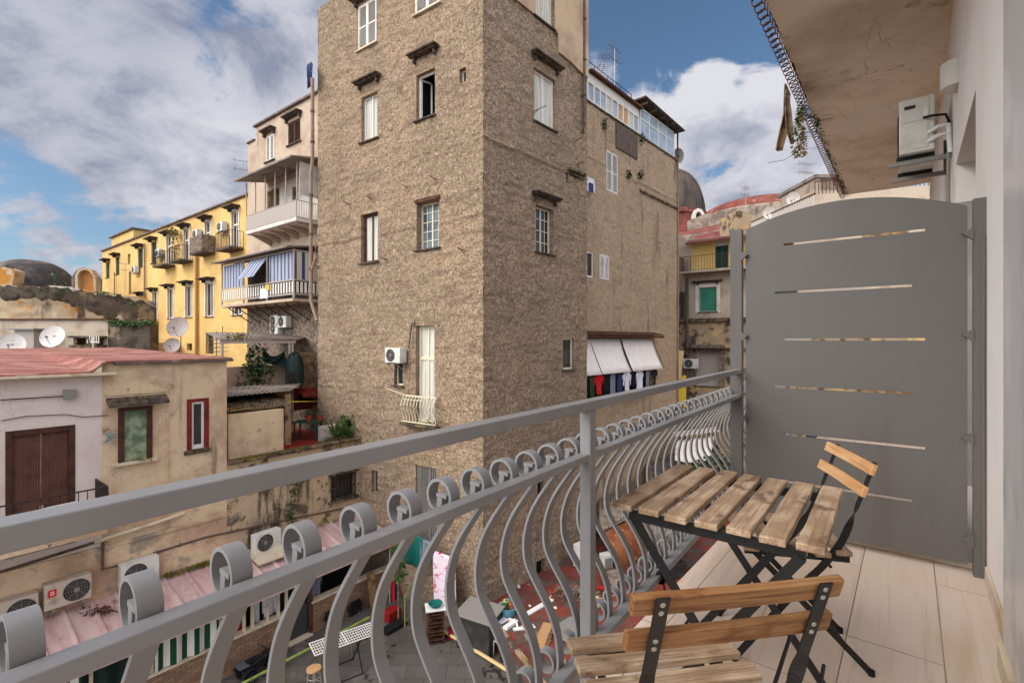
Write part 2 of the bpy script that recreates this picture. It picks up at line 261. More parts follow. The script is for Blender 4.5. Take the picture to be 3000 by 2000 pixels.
# ------------------------------------------------------------------ mesh collecting
ROOTM = {}
class MB:
    def __init__(s): s.v = []; s.f = []; s.sm = []
    def add(s, vs, fs, smooth=False):
        k = len(s.v); s.v += [Vector(p) for p in vs]
        for f in fs: s.f.append(tuple(i+k for i in f)); s.sm.append(smooth)
        return s
    def quad(s, a, b, c, d): return s.add([a, b, c, d], [(0, 1, 2, 3)])
    def obox(s, p, x, y, z):
        """box from corner p along vectors x,y,z"""
        p, x, y, z = Vector(p), Vector(x), Vector(y), Vector(z)
        vs = [p, p+x, p+x+y, p+y, p+z, p+x+z, p+x+y+z, p+y+z]
        fs = [(0, 3, 2, 1), (4, 5, 6, 7), (0, 1, 5, 4), (1, 2, 6, 5), (2, 3, 7, 6), (3, 0, 4, 7)]
        if x.cross(y).dot(z) < 0: fs = [tuple(reversed(f)) for f in fs]
        return s.add(vs, fs)
    def box(s, c, sx, sy, sz):
        return s.obox((c[0]-sx/2, c[1]-sy/2, c[2]-sz/2), (sx, 0, 0), (0, sy, 0), (0, 0, sz))
    def fbox(s, fr, s0, s1, z0, z1, o0, o1):
        a = fr.pt(s0, z0, o0)
        return s.obox(a, fr.pt(s1, z0, o0)-a, fr.pt(s0, z0, o1)-a, Vector((0, 0, z1-z0)))
    def bar(s, p, q, w, h, up=(0, 0, 1)):
        """rectangular bar p->q; w sideways, h along up"""
        p, q = Vector(p), Vector(q); d = (q-p); up = Vector(up)
        sd = d.cross(up)
        if sd.length < 1e-6: sd = Vector((1, 0, 0))
        sd.normalize(); u2 = sd.cross(d).normalized()
        return s.obox(p-sd*w/2-u2*h/2, sd*w, u2*h, d)
    def strip(s, pts, wid, th, wdir, close=False):
        """flat bar swept along pts; wid along wdir (constant), th normal to path"""
        pts = [Vector(p) for p in pts]; wdir = Vector(wdir).normalized(); n = len(pts); vs = []; fs = []
        for i, p in enumerate(pts):
            t = (pts[min(i+1, n-1)]-pts[max(i-1, 0)]).normalized(); nn = t.cross(wdir).normalized()
            for a, b in ((-1, -1), (1, -1), (1, 1), (-1, 1)): vs.append(p+wdir*a*wid/2+nn*b*th/2)
        for i in range(n-1):
            for k in range(4):
                a = i*4+k; b = i*4+(k+1) % 4; fs.append((a, b, b+4, a+4))
        fs.append((3, 2, 1, 0)); e = (n-1)*4; fs.append((e, e+1, e+2, e+3))
        return s.add(vs, fs)
    def tube(s, pts, r, n=8, cap=True):
        pts = [Vector(p) for p in pts]; vs = []; fs = []; m = len(pts)
        ref = Vector((0, 0, 1))
        for i, p in enumerate(pts):
            t = (pts[min(i+1, m-1)]-pts[max(i-1, 0)]).normalized()
            x = t.cross(ref)
            if x.length < .05: x = t.cross(Vector((1, 0, 0)))
            x.normalize(); y = t.cross(x).normalized(); rr = r[i] if isinstance(r, (list, tuple)) else r
            for k in range(n):
                a = 2*pi*k/n; vs.append(p+x*cos(a)*rr+y*sin(a)*rr)
        for i in range(m-1):
            for k in range(n): fs.append((i*n+k, i*n+(k+1) % n, (i+1)*n+(k+1) % n, (i+1)*n+k))
        if cap: fs.append(tuple(range(n))[::-1]); fs.append(tuple((m-1)*n+k for k in range(n)))
        return s.add(vs, fs, True)
    def cyl(s, p, q, r, n=16): return s.tube([p, q], r, n)
    def lathe(s, prof, c, n=24, axis=None):
        """prof [(r,h)...] around axis at c"""
        ax = Vector(axis or (0, 0, 1)).normalized(); x = ax.orthogonal().normalized(); y = ax.cross(x); vs = []; fs = []; c = Vector(c)
        for r, h in prof:
            for k in range(n):
                a = 2*pi*k/n; vs.append(c+ax*h+(x*cos(a)+y*sin(a))*r)
        for i in range(len(prof)-1):
            for k in range(n): fs.append((i*n+k, i*n+(k+1) % n, (i+1)*n+(k+1) % n, (i+1)*n+k))
        return s.add(vs, fs, True)
    def prism(s, poly, ext):
        poly = [Vector(p) for p in poly]; ext = Vector(ext); n = len(poly)
        return s.add(poly+[p+ext for p in poly], [tuple(range(n))[::-1], tuple(range(n, 2*n))]+[(i, (i+1) % n, n+(i+1) % n, n+i) for i in range(n)])
    def build(s, name, m, parent=None, bevel=0, seg=2, label=None):
        me = bpy.data.meshes.new(name)
        if parent is not None:
            r = parent
            while r.parent: r = r.parent
            inv = ROOTM[r.name].inverted(); org = None
            vs = [inv @ p for p in s.v]; loc = None
        else:
            lo = Vector((min(p.x for p in s.v)+max(p.x for p in s.v), min(p.y for p in s.v)+max(p.y for p in s.v), 0))/2
            lo.z = min(p.z for p in s.v); vs = [p-lo for p in s.v]; loc = lo
        me.from_pydata([tuple(p) for p in vs], [], s.f)
        bm = bmesh.new(); bm.from_mesh(me); bmesh.ops.recalc_face_normals(bm, faces=bm.faces[:]) if s.__dict__.get('rn', True) else None
        bm.to_mesh(me); bm.free()
        me.polygons.foreach_set('use_smooth', s.sm)
        if any(s.sm) and s.__dict__.get('rn', True): me.set_sharp_from_angle(angle=radians(38))
        me.materials.append(M[m] if isinstance(m, str) else m)
        o = bpy.data.objects.new(name, me); COL.objects.link(o)
        if parent is not None: o.parent = parent
        else: o.location = loc; ROOTM[o.name] = Matrix.Translation(loc)
        if bevel:
            b = o.modifiers.new('bevel', 'BEVEL'); b.width = bevel; b.segments = seg; b.limit_method = 'ANGLE'; b.angle_limit = radians(40)
        if label: o['label'] = label
        return o
def tag(o, label, cat, group=None):
    o['label'] = label; o['category'] = cat
    if group: o['group'] = group
    return o
def struct(o): o['kind'] = 'structure'; return o
def thing(name, label, cat, loc=(0, 0, 0), rz=0.0, group=None):
    o = bpy.data.objects.new(name, None); COL.objects.link(o); o.empty_display_size = .2
    o.location = loc; o.rotation_euler = (0, 0, rz); ROOTM[o.name] = Matrix.Translation(Vector(loc)) @ Matrix.Rotation(rz, 4, 'Z')
    return tag(o, label, cat, group)
def kids(o): return [c for c in COL.objects if c.parent == o]
def copy_tree(o, parent=None):
    ch = kids(o)
    c = o.copy(); COL.objects.link(c); c.parent = parent
    for k in ch: copy_tree(k, c)
    return c
def place(o, loc, rz, label=None, group=None):
    o.location = loc; o.rotation_euler = (0, 0, rz); ROOTM[o.name] = Matrix.Translation(Vector(loc)) @ Matrix.Rotation(rz, 4, 'Z')
    if label: o['label'] = label
    if group: o['group'] = group
    return o
# ------------------------------------------------------------------ facades
def wall_mb(fr, s0, s1, z0, z1, holes=(), depth=.25, cell=None, disp=0.0, seed=0.0, edge=(0, 0), ridges=()):
    """front sheet of a wall with real openings and reveals; optional rough relief"""
    mb = MB(); mb.rn = False
    def cuts(lo, hi, hs):
        c = sorted(set([round(lo, 4), round(hi, 4)]+[round(h, 4) for h in hs if lo < h < hi]))
        if not cell: return c, set(range(len(c)))
        out = []; hard = set()
        for a, b in zip(c[:-1], c[1:]):
            hard.add(len(out)); n = max(1, int(round((b-a)/cell)))
            out += [a+(b-a)*i/n for i in range(n)]
        hard.add(len(out)); out.append(c[-1]); return out, hard
    if s0 > s1: s0, s1 = s1, s0
    hs = [(min(h[0], h[1]), max(h[0], h[1]), h[2], h[3]) for h in holes]
    S, _ = cuts(s0, s1, [q for h in hs for q in h[:2]]); Z, _ = cuts(z0, z1, [q for h in hs for q in h[2:]])
    vs = []
    for z in Z:
        for q in S:
            o = 0.0
            if disp:
                k = 1.0
                for h in hs:
                    dx = max(h[0]-q, q-h[1], 0); dz = max(h[2]-z, z-h[3], 0); k = min(k, max(dx, dz)/.08)
                k = min(k, (q-s0)/.12 if edge[0] else 1, (s1-q)/.12 if edge[1] else 1)
                k = max(0, min(1, k))
                p = Vector((q*1.0, z*1.0, seed))
                n1 = mnoise.noise(p*7.0); n2 = mnoise.noise(p*15.0+Vector((5, 1, 2))); n3 = mnoise.noise(p*1.1); n4 = mnoise.noise(Vector((q*3, z*5.5, seed+4)))
                o = k*disp*(1.1*n1+.7*n2+.8*n4-.9*max(0, n2-.25)*2)+k*disp*1.3*n3
                for (zr, w, hgt) in ridges:
                    zz = zr+.08*mnoise.noise(Vector((q*.9, zr, 0)))
                    if abs(z-zz) < w: o += k*hgt*(1-abs(z-zz)/w)*(1 if z > zz else -.6)
            vs.append(fr.pt(q, z, o))
    ns = len(S); fs = []
    a = fr.pt(0, 0)-fr.pt(0, 0); nrm = Vector((fr.d.x, fr.d.y, 0)).cross(Vector((0, 0, 1))); flip = nrm.dot(Vector((fr.n.x, fr.n.y, 0))) < 0
    for j in range(len(Z)-1):
        zc = (Z[j]+Z[j+1])/2
        row = [h for h in hs if h[2] < zc < h[3]]
        for i in range(ns-1):
            qc = (S[i]+S[i+1])/2
            if any(h[0] < qc < h[1] for h in row): continue
            f = (j*ns+i, j*ns+i+1, (j+1)*ns+i+1, (j+1)*ns+i)
            fs.append(f[::-1] if flip else f)
    mb.add(vs, fs, bool(disp))
    mb.sm = [bool(disp)]*len(mb.f)
    for h in hs:
        a, b, c, d = fr.pt(h[0], h[2], 0), fr.pt(h[1], h[2], 0), fr.pt(h[1], h[3], 0), fr.pt(h[0], h[3], 0)
        n3 = Vector((fr.n.x, fr.n.y, 0))*(-depth)
        for p, q in ((a, b), (b, c), (c, d), (d, a)): mb.quad(p, q, q+n3, p+n3)
    return mb
def fix_wall(o):
    return o
def louver(mb, fr, s0, s1, z0, z1, o, pitch=.07, th=.014, dep=.062, fw=.05):
    """one louvred leaf: frame + tilted slats"""
    mb.fbox(fr, s0, s0+fw, z0, z1, o-.02, o+.02); mb.fbox(fr, s1-fw, s1, z0, z1, o-.02, o+.02)
    mb.fbox(fr, s0+fw, s1-fw, z0, z0+fw, o-.02, o+.02); mb.fbox(fr, s0+fw, s1-fw, z1-fw, z1, o-.02, o+.02)
    if z1-z0 > 1.3: mb.fbox(fr, s0+fw, s1-fw, (z0+z1)/2-fw/2, (z0+z1)/2+fw/2, o-.02, o+.02)
    z = z0+fw+pitch/2
    while z < z1-fw:
        a = fr.pt(s0+fw, z-dep/2, o+dep/2-.005); b = fr.pt(s1-fw, z-dep/2, o+dep/2-.005)
        up = fr.pt(s0+fw, z+dep/2, o-dep/2+.0)-a
        mb.obox(a, b-a, up, Vector((0, 0, th))); z += pitch
def window(root, fr, s0, s1, z0, z1, kind='casement', dep=.18, frame='white_frame', glass='dark_glass', lintel=None, sill=True, cols=2, rows=1, fw=.07, label=None, over=.22, proj=.3, name='window', sillm='slab_dark', jamb=None):
    s0, s1 = min(s0, s1), max(s0, s1)
    m = MB(); o = -dep
    m.fbox(fr, s0, s0+fw, z0, z1, o-.03, o+.03); m.fbox(fr, s1-fw, s1, z0, z1, o-.03, o+.03)
    m.fbox(fr, s0+fw, s1-fw, z0, z0+fw, o-.03, o+.03); m.fbox(fr, s0+fw, s1-fw, z1-fw, z1, o-.03, o+.03)
    if kind in ('casement', 'curtain', 'grid', 'door'):
        for i in range(1, cols):
            c = s0+(s1-s0)*i/cols; m.fbox(fr, c-.03, c+.03, z0+fw, z1-fw, o-.025, o+.025)
        if kind == 'grid':
            for i in range(cols):
                a = s0+(s1-s0)*i/cols; b = s0+(s1-s0)*(i+1)/cols; c = (a+b)/2; m.fbox(fr, c-.01, c+.01, z0+fw, z1-fw, o-.01, o+.014)
        for j in range(1, rows):
            c = z0+(z1-z0)*j/rows; m.fbox(fr, s0+fw, s1-fw, c-.012, c+.012, o-.01, o+.016)
        if kind == 'door':
            c = z0+(z1-z0)*.66; m.fbox(fr, s0+fw, s1-fw, c-.05, c+.05, o-.02, o+.035)
    w = m.build(name, frame, root, label=label)
    if kind in ('casement', 'grid', 'door'): MB().fbox(fr, s0+.02, s1-.02, z0+.02, z1-.02, o-.02, o-.008).build('pane', glass, w)
    if kind == 'curtain':
        c = MB(); n = 26; vs = []
        for zz in (z0+.02, z1-.02):
            for i in range(n+1):
                q = s0+.02+(s1-s0-.04)*i/n; vs.append(fr.pt(q, zz, o-.02+.012*sin(i*1.9+s0*7)))
        c.add(vs, [(i, i+1, n+2+i, n+1+i) for i in range(n)], True); c.build('curtain', 'curtain', w)
    if kind in ('shutter',):
        MB().fbox(fr, s0+.02, s1-.02, z0+.02, z1-.02, o-.03, o-.022).build('pane', 'dark_glass', w)
        sh = MB(); c = (s0+s1)/2
        louver(sh, fr, s0+.03, c-.005, z0+.03, z1-.03, o+.03); louver(sh, fr, c+.005, s1-.03, z0+.03, z1-.03, o+.03)
        sh.build('shutter', frame, w)
    if kind == 'blind':
        sh = MB(); z = z0+.03
        while z < z1-.03:
            sh.fbox(fr, s0+.03, s1-.03, z, min(z+.045, z1-.02), o-.01, o+.008); z += .05
        sh.build('roller_blind', glass, w)
    if kind == 'open':
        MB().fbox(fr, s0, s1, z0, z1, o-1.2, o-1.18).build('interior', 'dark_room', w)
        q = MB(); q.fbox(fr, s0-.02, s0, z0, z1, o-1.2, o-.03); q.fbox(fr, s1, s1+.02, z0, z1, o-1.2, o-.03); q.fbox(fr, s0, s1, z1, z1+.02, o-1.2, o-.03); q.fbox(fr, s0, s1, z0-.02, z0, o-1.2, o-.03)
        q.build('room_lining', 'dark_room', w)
        sd = MB(); p = fr.pt(s1-fw, z0+fw, o); e = fr.pt(s1-fw-.12, z0+fw, o-.42)-p; h = Vector((0, 0, z1-z0-2*fw)); t = Vector((fr.d.x, fr.d.y, 0))*.03
        for a, b in ((0, .1), (.9, 1)): sd.obox(p+e*a, e*(b-a), t, h)
        sd.obox(p, e, t, Vector((0, 0, .06))); sd.obox(p+h-Vector((0, 0, .06)), e, t, Vector((0, 0, .06)))
        sd.build('sash', frame, w)
        p = fr.pt(s0+fw, z0+fw, o); e = fr.pt(s0+fw+.25, z0+fw, o-.36)-p; sd = MB()
        for a, b in ((0, .1), (.9, 1)): sd.obox(p+e*a, e*(b-a), t, h)
        sd.obox(p, e, t, Vector((0, 0, .06))); sd.obox(p+h-Vector((0, 0, .06)), e, t, Vector((0, 0, .06)))
        sh = sd.build('sash', frame, w)
        g = MB(); g.obox(p+e*.1+t*.3, e*.8, t*.3, h); g.build('sash_pane', 'grey_glass', w)
    if sill:
        MB().fbox(fr, s0-.08, s1+.08, z0-.05, z0-.002, -dep-.02, .09).build('sill', sillm, w)
    if lintel is not None:
        zl = lintel if lintel > 0 else z1+.25
        l = MB(); l.fbox(fr, s0-over, s1+over, zl, zl+.07, .002, proj)
        l.fbox(fr, s0-over+.04, s1+over-.04, zl-.05, zl-.002, .002, proj*.7)
        for q in (s0-.08, s1-.0): l.fbox(fr, q, q+.08, zl-.22, zl-.052, .002, proj*.45)
        l.build('cornice', 'slab_dark', w, bevel=.012)
    return w
def hol(fr, u0, u1, uz, v0, v1):
    """opening from measured left/right columns and top/bottom rows read at column uz"""
    a = fr.sz(u0, v0)[0]; b = fr.sz(u1, v0)[0]; zt = fr.sz(uz, v0)[1]; zb = fr.sz(uz, v1)[1]
    return (min(a, b), max(a, b), zb, zt)
def rail_mb(mb, fr, s0, s1, z0, z1, o, n, r=.008, mid=None):
    mb.fbox(fr, s0, s1, z1-.03, z1, o-.015, o+.015); mb.fbox(fr, s0, s1, z0, z0+.025, o-.012, o+.012)
    for i in range(n+1):
        q = s0+(s1-s0)*i/n; mb.fbox(fr, q-r, q+r, z0, z1-.03, o-r, o+r)
def side_rail(mb, fr, s, o0, o1, z0, z1, n, r=.008):
    mb.fbox(fr, s-.012, s+.012, z1-.03, z1, o0, o1); mb.fbox(fr, s-.012, s+.012, z0, z0+.025, o0, o1)
    for i in range(n+1):
        o = o0+(o1-o0)*i/n; mb.fbox(fr, s-r, s+r, z0, z1-.03, o-r, o+r)
def leaves(mb, c, rad, n, size, droop=.3, shape='leaf'):
    for i in range(n):
        while True:
            p = Vector((random.uniform(-1, 1), random.uniform(-1, 1), random.uniform(-1, 1)))
            if p.length < 1: break
        if mnoise.noise(Vector(c)*3+p*1.9) < -.12: continue
        p = Vector((p.x*rad[0], p.y*rad[1], p.z*rad[2]))+Vector(c)
        a = random.uniform(0, 2*pi); t = random.uniform(-.9, .5); d = Vector((cos(a)*cos(t), sin(a)*cos(t), sin(t)-droop)).normalized()
        w = d.cross(Vector((random.uniform(-1, 1), random.uniform(-1, 1), 1))).normalized(); L_ = size*random.uniform(.6, 1.3); k = L_*.28
        mb.add([p, p+d*L_*.45+w*k, p+d*L_, p+d*L_*.45-w*k], [(0, 1, 2, 3)])
def blades(mb, c, n, L_, w, up=.9, spread=1.0):
    for i in range(n):
        a = random.uniform(0, 2*pi); e = random.uniform(.15, spread); l = L_*random.uniform(.7, 1.1); pts = []
        for k in range(6):
            t = k/5; r = l*t*sin(e)*(1); z = l*(t*cos(e)*up-.35*t*t*e); pts.append(Vector(c)+Vector((cos(a)*r, sin(a)*r, z)))
        sd = Vector((-sin(a), cos(a), 0)); vs = []
        for k, p in enumerate(pts):
            ww = w*(1-(k/5)**2)*(.5+min(1, k*.5)); vs += [p-sd*ww/2, p+sd*ww/2]
        mb.add(vs, [(2*k, 2*k+1, 2*k+3, 2*k+2) for k in range(5)])
# ------------------------------------------------------------------ camera, light, sky
cam = bpy.data.cameras.new('camera'); co = bpy.data.objects.new('camera', cam); COL.objects.link(co)
cam.sensor_width = 36; cam.lens = F/2352*36; cam.clip_start = .02; cam.clip_end = 3000
cam.shift_y = -(784-CV)/2352
co.location = (0, 0, 0); co.rotation_euler = (pi/2, 0, 0); SC.camera = co
SUN_EL, SUN_AZ = 0, 0   # azimuth measured from +Y towards +X ; the sun stands to the left
sd = Vector((-.68, -.34, .60)).normalized()
SUN_AZ = atan2(sd.x, sd.y)
sl = bpy.data.lights.new('sun', 'SUN'); sl.energy = 1.3; sl.angle = radians(50); sl.color = (1, .90, .79)
so = bpy.data.objects.new('sun', sl); COL.objects.link(so); so.rotation_euler = sd.to_track_quat('Z', 'Y').to_euler(); so.location = (-20, -10, 60)
w = bpy.data.worlds.new('World'); SC.world = w; w.use_nodes = True
nt = w.node_tree; N = nt.nodes; L = nt.links
for n in list(N): N.remove(n)
wo = N.new('ShaderNodeOutputWorld'); bg = N.new('ShaderNodeBackground'); L.new(bg.outputs[0], wo.inputs[0])
sky = N.new('ShaderNodeTexSky'); sky.sky_type = 'NISHITA'; sky.sun_disc = False; sky.sun_elevation = asin_ = math.asin(sd.z); sky.sun_rotation = SUN_AZ; sky.altitude = 50; sky.air_density = 1.0; sky.dust_density = 1.2; sky.ozone_density = 1.5
bg.inputs['Strength'].default_value = .082
def wm(op, a, b=None, c=None, clamp=False):
    x = N.new('ShaderNodeMath'); x.operation = op; x.use_clamp = clamp
    for i, q in enumerate((a, b, c)):
        if q is None: continue
        if isinstance(q, (int, float)): x.inputs[i].default_value = q
        else: L.new(q, x.inputs[i])
    return x.outputs[0]
tc = N.new('ShaderNodeTexCoord'); D = tc.outputs['Generated']
sx = N.new('ShaderNodeSeparateXYZ'); L.new(D, sx.inputs[0])
den = wm('ADD', wm('MAXIMUM', sx.outputs[2], 0.0), .46)
cx = N.new('ShaderNodeCombineXYZ'); L.new(wm('DIVIDE', sx.outputs[0], den), cx.inputs[0]); L.new(wm('DIVIDE', sx.outputs[1], den), cx.inputs[1]); cx.inputs[2].default_value = .4
def wn(scale, detail, rough, off=(0, 0, 0), st=(1, 1, 1), dist=0.0):
    mp = N.new('ShaderNodeMapping'); mp.inputs['Location'].default_value = off; mp.inputs['Scale'].default_value = st; L.new(cx.outputs[0], mp.inputs[0])
    n = N.new('ShaderNodeTexNoise'); n.inputs['Scale'].default_value = scale; n.inputs['Detail'].default_value = detail; n.inputs['Roughness'].default_value = rough; n.inputs['Distortion'].default_value = dist
    L.new(mp.outputs[0], n.inputs['Vector']); return n.outputs['Fac']
def rmp(x, a, b, smooth=True, lo=0, hi=1):
    r = N.new('ShaderNodeMapRange'); r.inputs[1].default_value = a; r.inputs[2].default_value = b; r.inputs[3].default_value = lo; r.inputs[4].default_value = hi
    r.interpolation_type = 'SMOOTHSTEP' if smooth else 'LINEAR'; L.new(x, r.inputs[0]); return r.outputs[0]
def blob(u, v, size):   # weather cell around a fixed sky direction; size in degrees
    d = Vector(((u-CU)/F, 1, (CV-v)/F)).normalized()
    x = N.new('ShaderNodeVectorMath'); x.operation = 'DOT_PRODUCT'; nn = N.new('ShaderNodeVectorMath'); nn.operation = 'NORMALIZE'; L.new(D, nn.inputs[0])
    L.new(nn.outputs[0], x.inputs[0]); x.inputs[1].default_value = d
    return rmp(x.outputs['Value'], cos(radians(size)), 1.0)
n1 = wn(2.9, 12, .56, (3.1, 1.2, 0), dist=.25)
n2 = wn(1.1, 5, .55, (9, 4, 2))
n3 = wn(6.5, 10, .62, (1.2, 7, 3), dist=.3)
cov = wm('ADD', n1, wm('MULTIPLY', wm('SUBTRACT', n2, .5), .55))
cov = wm('ADD', cov, wm('MULTIPLY', wm('SUBTRACT', n3, .5), .68))
for (u, v, s, k) in SKYB: cov = wm('ADD', cov, wm('MULTIPLY', blob(u, v, s), k))
mask = rmp(cov, .45, .585)
thick = wm('ADD', rmp(cov, .55, .92), 0.0)
shade = wm('ADD', wm('MULTIPLY', wn(6.0, 11, .60, (3.6, 1.9, 0), dist=.35), 1.35), wm('MULTIPLY', thick, .22))
shade = wm('ADD', shade, wm('MULTIPLY', wm('SUBTRACT', wn(1.1, 4, .5, (2, 8, 0)), .5), .7))
gr = rmp(shade, .48, 1.18)
for (u, v, s, k) in SKYG: gr = wm('ADD', gr, wm('MULTIPLY', blob(u, v, s), k), clamp=True)
cm = N.new('ShaderNodeMix'); cm.data_type = 'RGBA'; L.new(gr, cm.inputs[0]); cm.inputs[6].default_value = CLOUD_LIGHT; cm.inputs[7].default_value = CLOUD_DARK
sk = N.new('ShaderNodeMix'); sk.data_type = 'RGBA'; sk.blend_type = 'MULTIPLY'; sk.inputs[0].default_value = 1; L.new(sky.outputs[0], sk.inputs[6]); sk.inputs[7].default_value = SKYTINT
fm = N.new('ShaderNodeMix'); fm.data_type = 'RGBA'; L.new(mask, fm.inputs[0]); L.new(sk.outputs[2], fm.inputs[6]); L.new(cm.outputs[2], fm.inputs[7])
# added warm sky glow behind the camera, apart from the sun, brightens the facades
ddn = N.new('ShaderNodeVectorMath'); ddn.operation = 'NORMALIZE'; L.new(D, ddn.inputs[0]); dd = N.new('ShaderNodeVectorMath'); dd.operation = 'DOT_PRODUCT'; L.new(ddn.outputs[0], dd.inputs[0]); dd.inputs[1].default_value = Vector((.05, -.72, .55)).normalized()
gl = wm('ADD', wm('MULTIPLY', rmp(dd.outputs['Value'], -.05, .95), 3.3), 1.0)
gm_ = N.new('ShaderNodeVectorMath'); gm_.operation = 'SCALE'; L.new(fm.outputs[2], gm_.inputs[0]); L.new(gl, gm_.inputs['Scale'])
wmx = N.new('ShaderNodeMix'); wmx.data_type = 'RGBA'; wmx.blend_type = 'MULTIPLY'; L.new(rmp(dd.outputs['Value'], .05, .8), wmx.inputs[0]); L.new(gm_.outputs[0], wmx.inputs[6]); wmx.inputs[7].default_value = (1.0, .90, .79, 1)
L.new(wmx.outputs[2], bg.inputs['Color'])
SC.view_settings.view_transform = 'Standard'; SC.view_settings.look = 'None'; SC.view_settings.exposure = EXPO; SC.view_settings.gamma = 1
SC.render.engine = 'CYCLES'; SC.cycles.max_bounces = 8; SC.cycles.diffuse_bounces = 5
# ------------------------------------------------------------------ ground
g = MB(); R = 900
n = 6
for i in range(n):
    for j in range(n): 
        x0, y0 = -R+2*R*i/n, -R+2*R*j/n; x1, y1 = x0+2*R/n, y0+2*R/n
        g.quad((x0, y0, GZ-.02), (x1, y0, GZ-.02), (x1, y1, GZ-.02), (x0, y1, GZ-.02))
struct(g.build('ground', 'concrete'))
g = MB(); g.rn = False
g.obox(AB(-14, -22, GZ-.3), AB(40, 0)-AB(0, 0), AB(0, 22)-AB(0, 0), (0, 0, .3))
cy = g.build('courtyard_floor', 'paving'); struct(cy)
# ------------------------------------------------------------------ tower building
C2 = (-.893, 15.19)
dL = Vector((-.814, .58)).normalized(); dR = Vector((.6665, .7455)).normalized()
TL = Fr(C2, dL, perp_to_cam(C2, dL)); TR = Fr(C2, dR, perp_to_cam(C2, dR))
TOP = 13.75
SL = TL.sz(730, 500)[0]; SR = TR.sz(1348, 500)[0]; SE = TR.sz(1556, 500)[0]
tower = thing('apartment_building', 'tall tenement with rough brown plaster, its corner facing the balcony', 'building', (C2[0], C2[1], TZ))
def H(fr, *a): return hol(fr, *a)
tl = dict(
 w1=H(TL, 822, 865, 822, 17, 119), w2=H(TL, 953, 1010, 953, -66, 37), w3=H(TL, 830, 867, 830, 225, 329), w4=H(TL, 956, 999, 956, 174, 279),
 sm=H(TL, 1055, 1070, 1055, 160, 193), w5=H(TL, 829, 868, 829, 494, 605), w6=H(TL, 957, 1009, 957, 468, 575), fd=H(TL, 955, 998, 955, 748, 968),
 sl=H(TL, 905, 925, 905, 832, 884), lo=H(TL, 853, 867, 853, 1078, 1132), gr=H(TL, 955, 1001, 955, 1067, 1240))
tr = dict(
 w0=H(TR, 1227, 1272, 1227, -90, 35), w1=H(TR, 1227, 1276, 1227, 154, 277), w2=H(TR, 1230, 1271, 1230, 469, 577), w3=H(TR, 1293, 1318, 1293, 776, 849),
 v1=H(TR, 1235, 1250, 1235, 1090, 1140), v2=H(TR, 1232, 1252, 1232, 1290, 1345), v3=H(TR, 1300, 1306, 1300, 395, 420))
wl = wall_mb(TL, 0, SL, GZ, TOP, tl.values(), .22, .06, .026, 0.0, ridges=((3.9, .10, .05), (6.35, .06, .04)))
wl.build('wall', 'tower_plaster', tower)
SMU = TR.sz(1232, 30)[0]
wl = wall_mb(TR, 0, SR, GZ, TOP, tr.values(), .22, .06, .026, 3.0, edge=(0, 0), ridges=((6.35, .09, .09), (3.9, .06, .05)))
wl.build('wall', 'tower_plaster', tower)
nR = Vector((TR.n.x, TR.n.y, 0)); nL = Vector((TL.n.x, TL.n.y, 0))
b = MB()
P0, P1, P2_ = TL.pt(SL, 0), TR.pt(SR, 0), TL.pt(SL, 0)+(TR.pt(SR, 0)-TR.pt(0, 0))
def vq(mb, p, q, z0, z1): mb.quad((p.x, p.y, z0), (q.x, q.y, z0), (q.x, q.y, z1), (p.x, p.y, z1))
vq(b, P0, P2_, GZ, TOP); vq(b, P2_, P1, GZ, TOP); b.build('rear_wall', 'annex_plaster', tower)
b = MB(); b.quad(*[(p.x, p.y, TOP) for p in (TL.pt(0, 0), P1, P2_, P0)]); b.build('roof', 'slab_dark', tower)
# smoother patch of render high on the right face
def tpp(u, v): s_, z_ = TR.sz(u, v); return TR.pt(s_, min(z_, TOP), .02)
for pl in ([(1174, -5), (1227, 37), (1227, -400), (1174, -400)], [(1272.5, 74), (1279, 80), (1281, 122), (1310, 146), (1334, 170), (1348, 180), (1348, -400), (1272.5, -400)]):
    b = MB(); b.prism([tpp(*q) for q in pl], nR*.06); b.build('render_patch', 'smooth_plaster', tower)
def W_(fr, h, *a, **k): return window(tower, fr, h[0], h[1], h[2], h[3], *a, **k)
W_(TL, tl['w1'], 'shutter', dep=.05, lintel=tl['w1'][3]+.18, sillm='sill_cream')
W_(TL, tl['w2'], 'shutter', dep=.05, sillm='sill_cream')
W_(TL, tl['w3'], 'curtain', lintel=tl['w3'][3]+.5)
W_(TL, tl['w4'], 'open', lintel=tl['w4'][3]+.62)
W_(TL, tl['sm'], 'casement', cols=1, sill=False, fw=.05)
W_(TL, tl['w5'], 'curtain', frame='brown_frame', glass='grey_glass', sill=True, fw=.09)
W_(TL, tl['w6'], 'grid', rows=5, frame='cream_frame', glass='grey_glass', dep=.26)
MB().fbox(TL, tl['w6'][0]-.05, tl['w6'][1]+.05, tl['w6'][3]+.0, tl['w6'][3]+.12, .0, .06).build('brick_lintel', 'rust', tower)
W_(TL, tl['fd'], 'door', frame='cream_frame', glass='curtain', cols=2, dep=.2, sill=False, fw=.09, name='french_window')
W_(TL, tl['sl'], 'casement', cols=1, frame='cream_frame', fw=.05)
W_(TL, tl['lo'], 'casement', cols=1, frame='grey_frame', sill=False, fw=.04)
q = W_(TL, tl['gr'], 'casement', cols=2, frame='grey_frame', sill=False, fw=.05)
gm = MB(); h = tl['gr']; z = h[2]
while z < h[3]: gm.fbox(TL, h[0], h[1], z, z+.018, -.06, -.045); z += .07
x = h[0]
while x < h[1]: gm.fbox(TL, x, x+.014, h[2], h[3], -.045, -.032); x += .09
gm.build('security_grille', 'aluminium', q)
W_(TR, tr['w0'], 'curtain', frame='cream_frame', dep=.15)
W_(TR, tr['w1'], 'curtain', frame='white_frame', cols=2, lintel=tr['w1'][3]+.42, dep=.16)
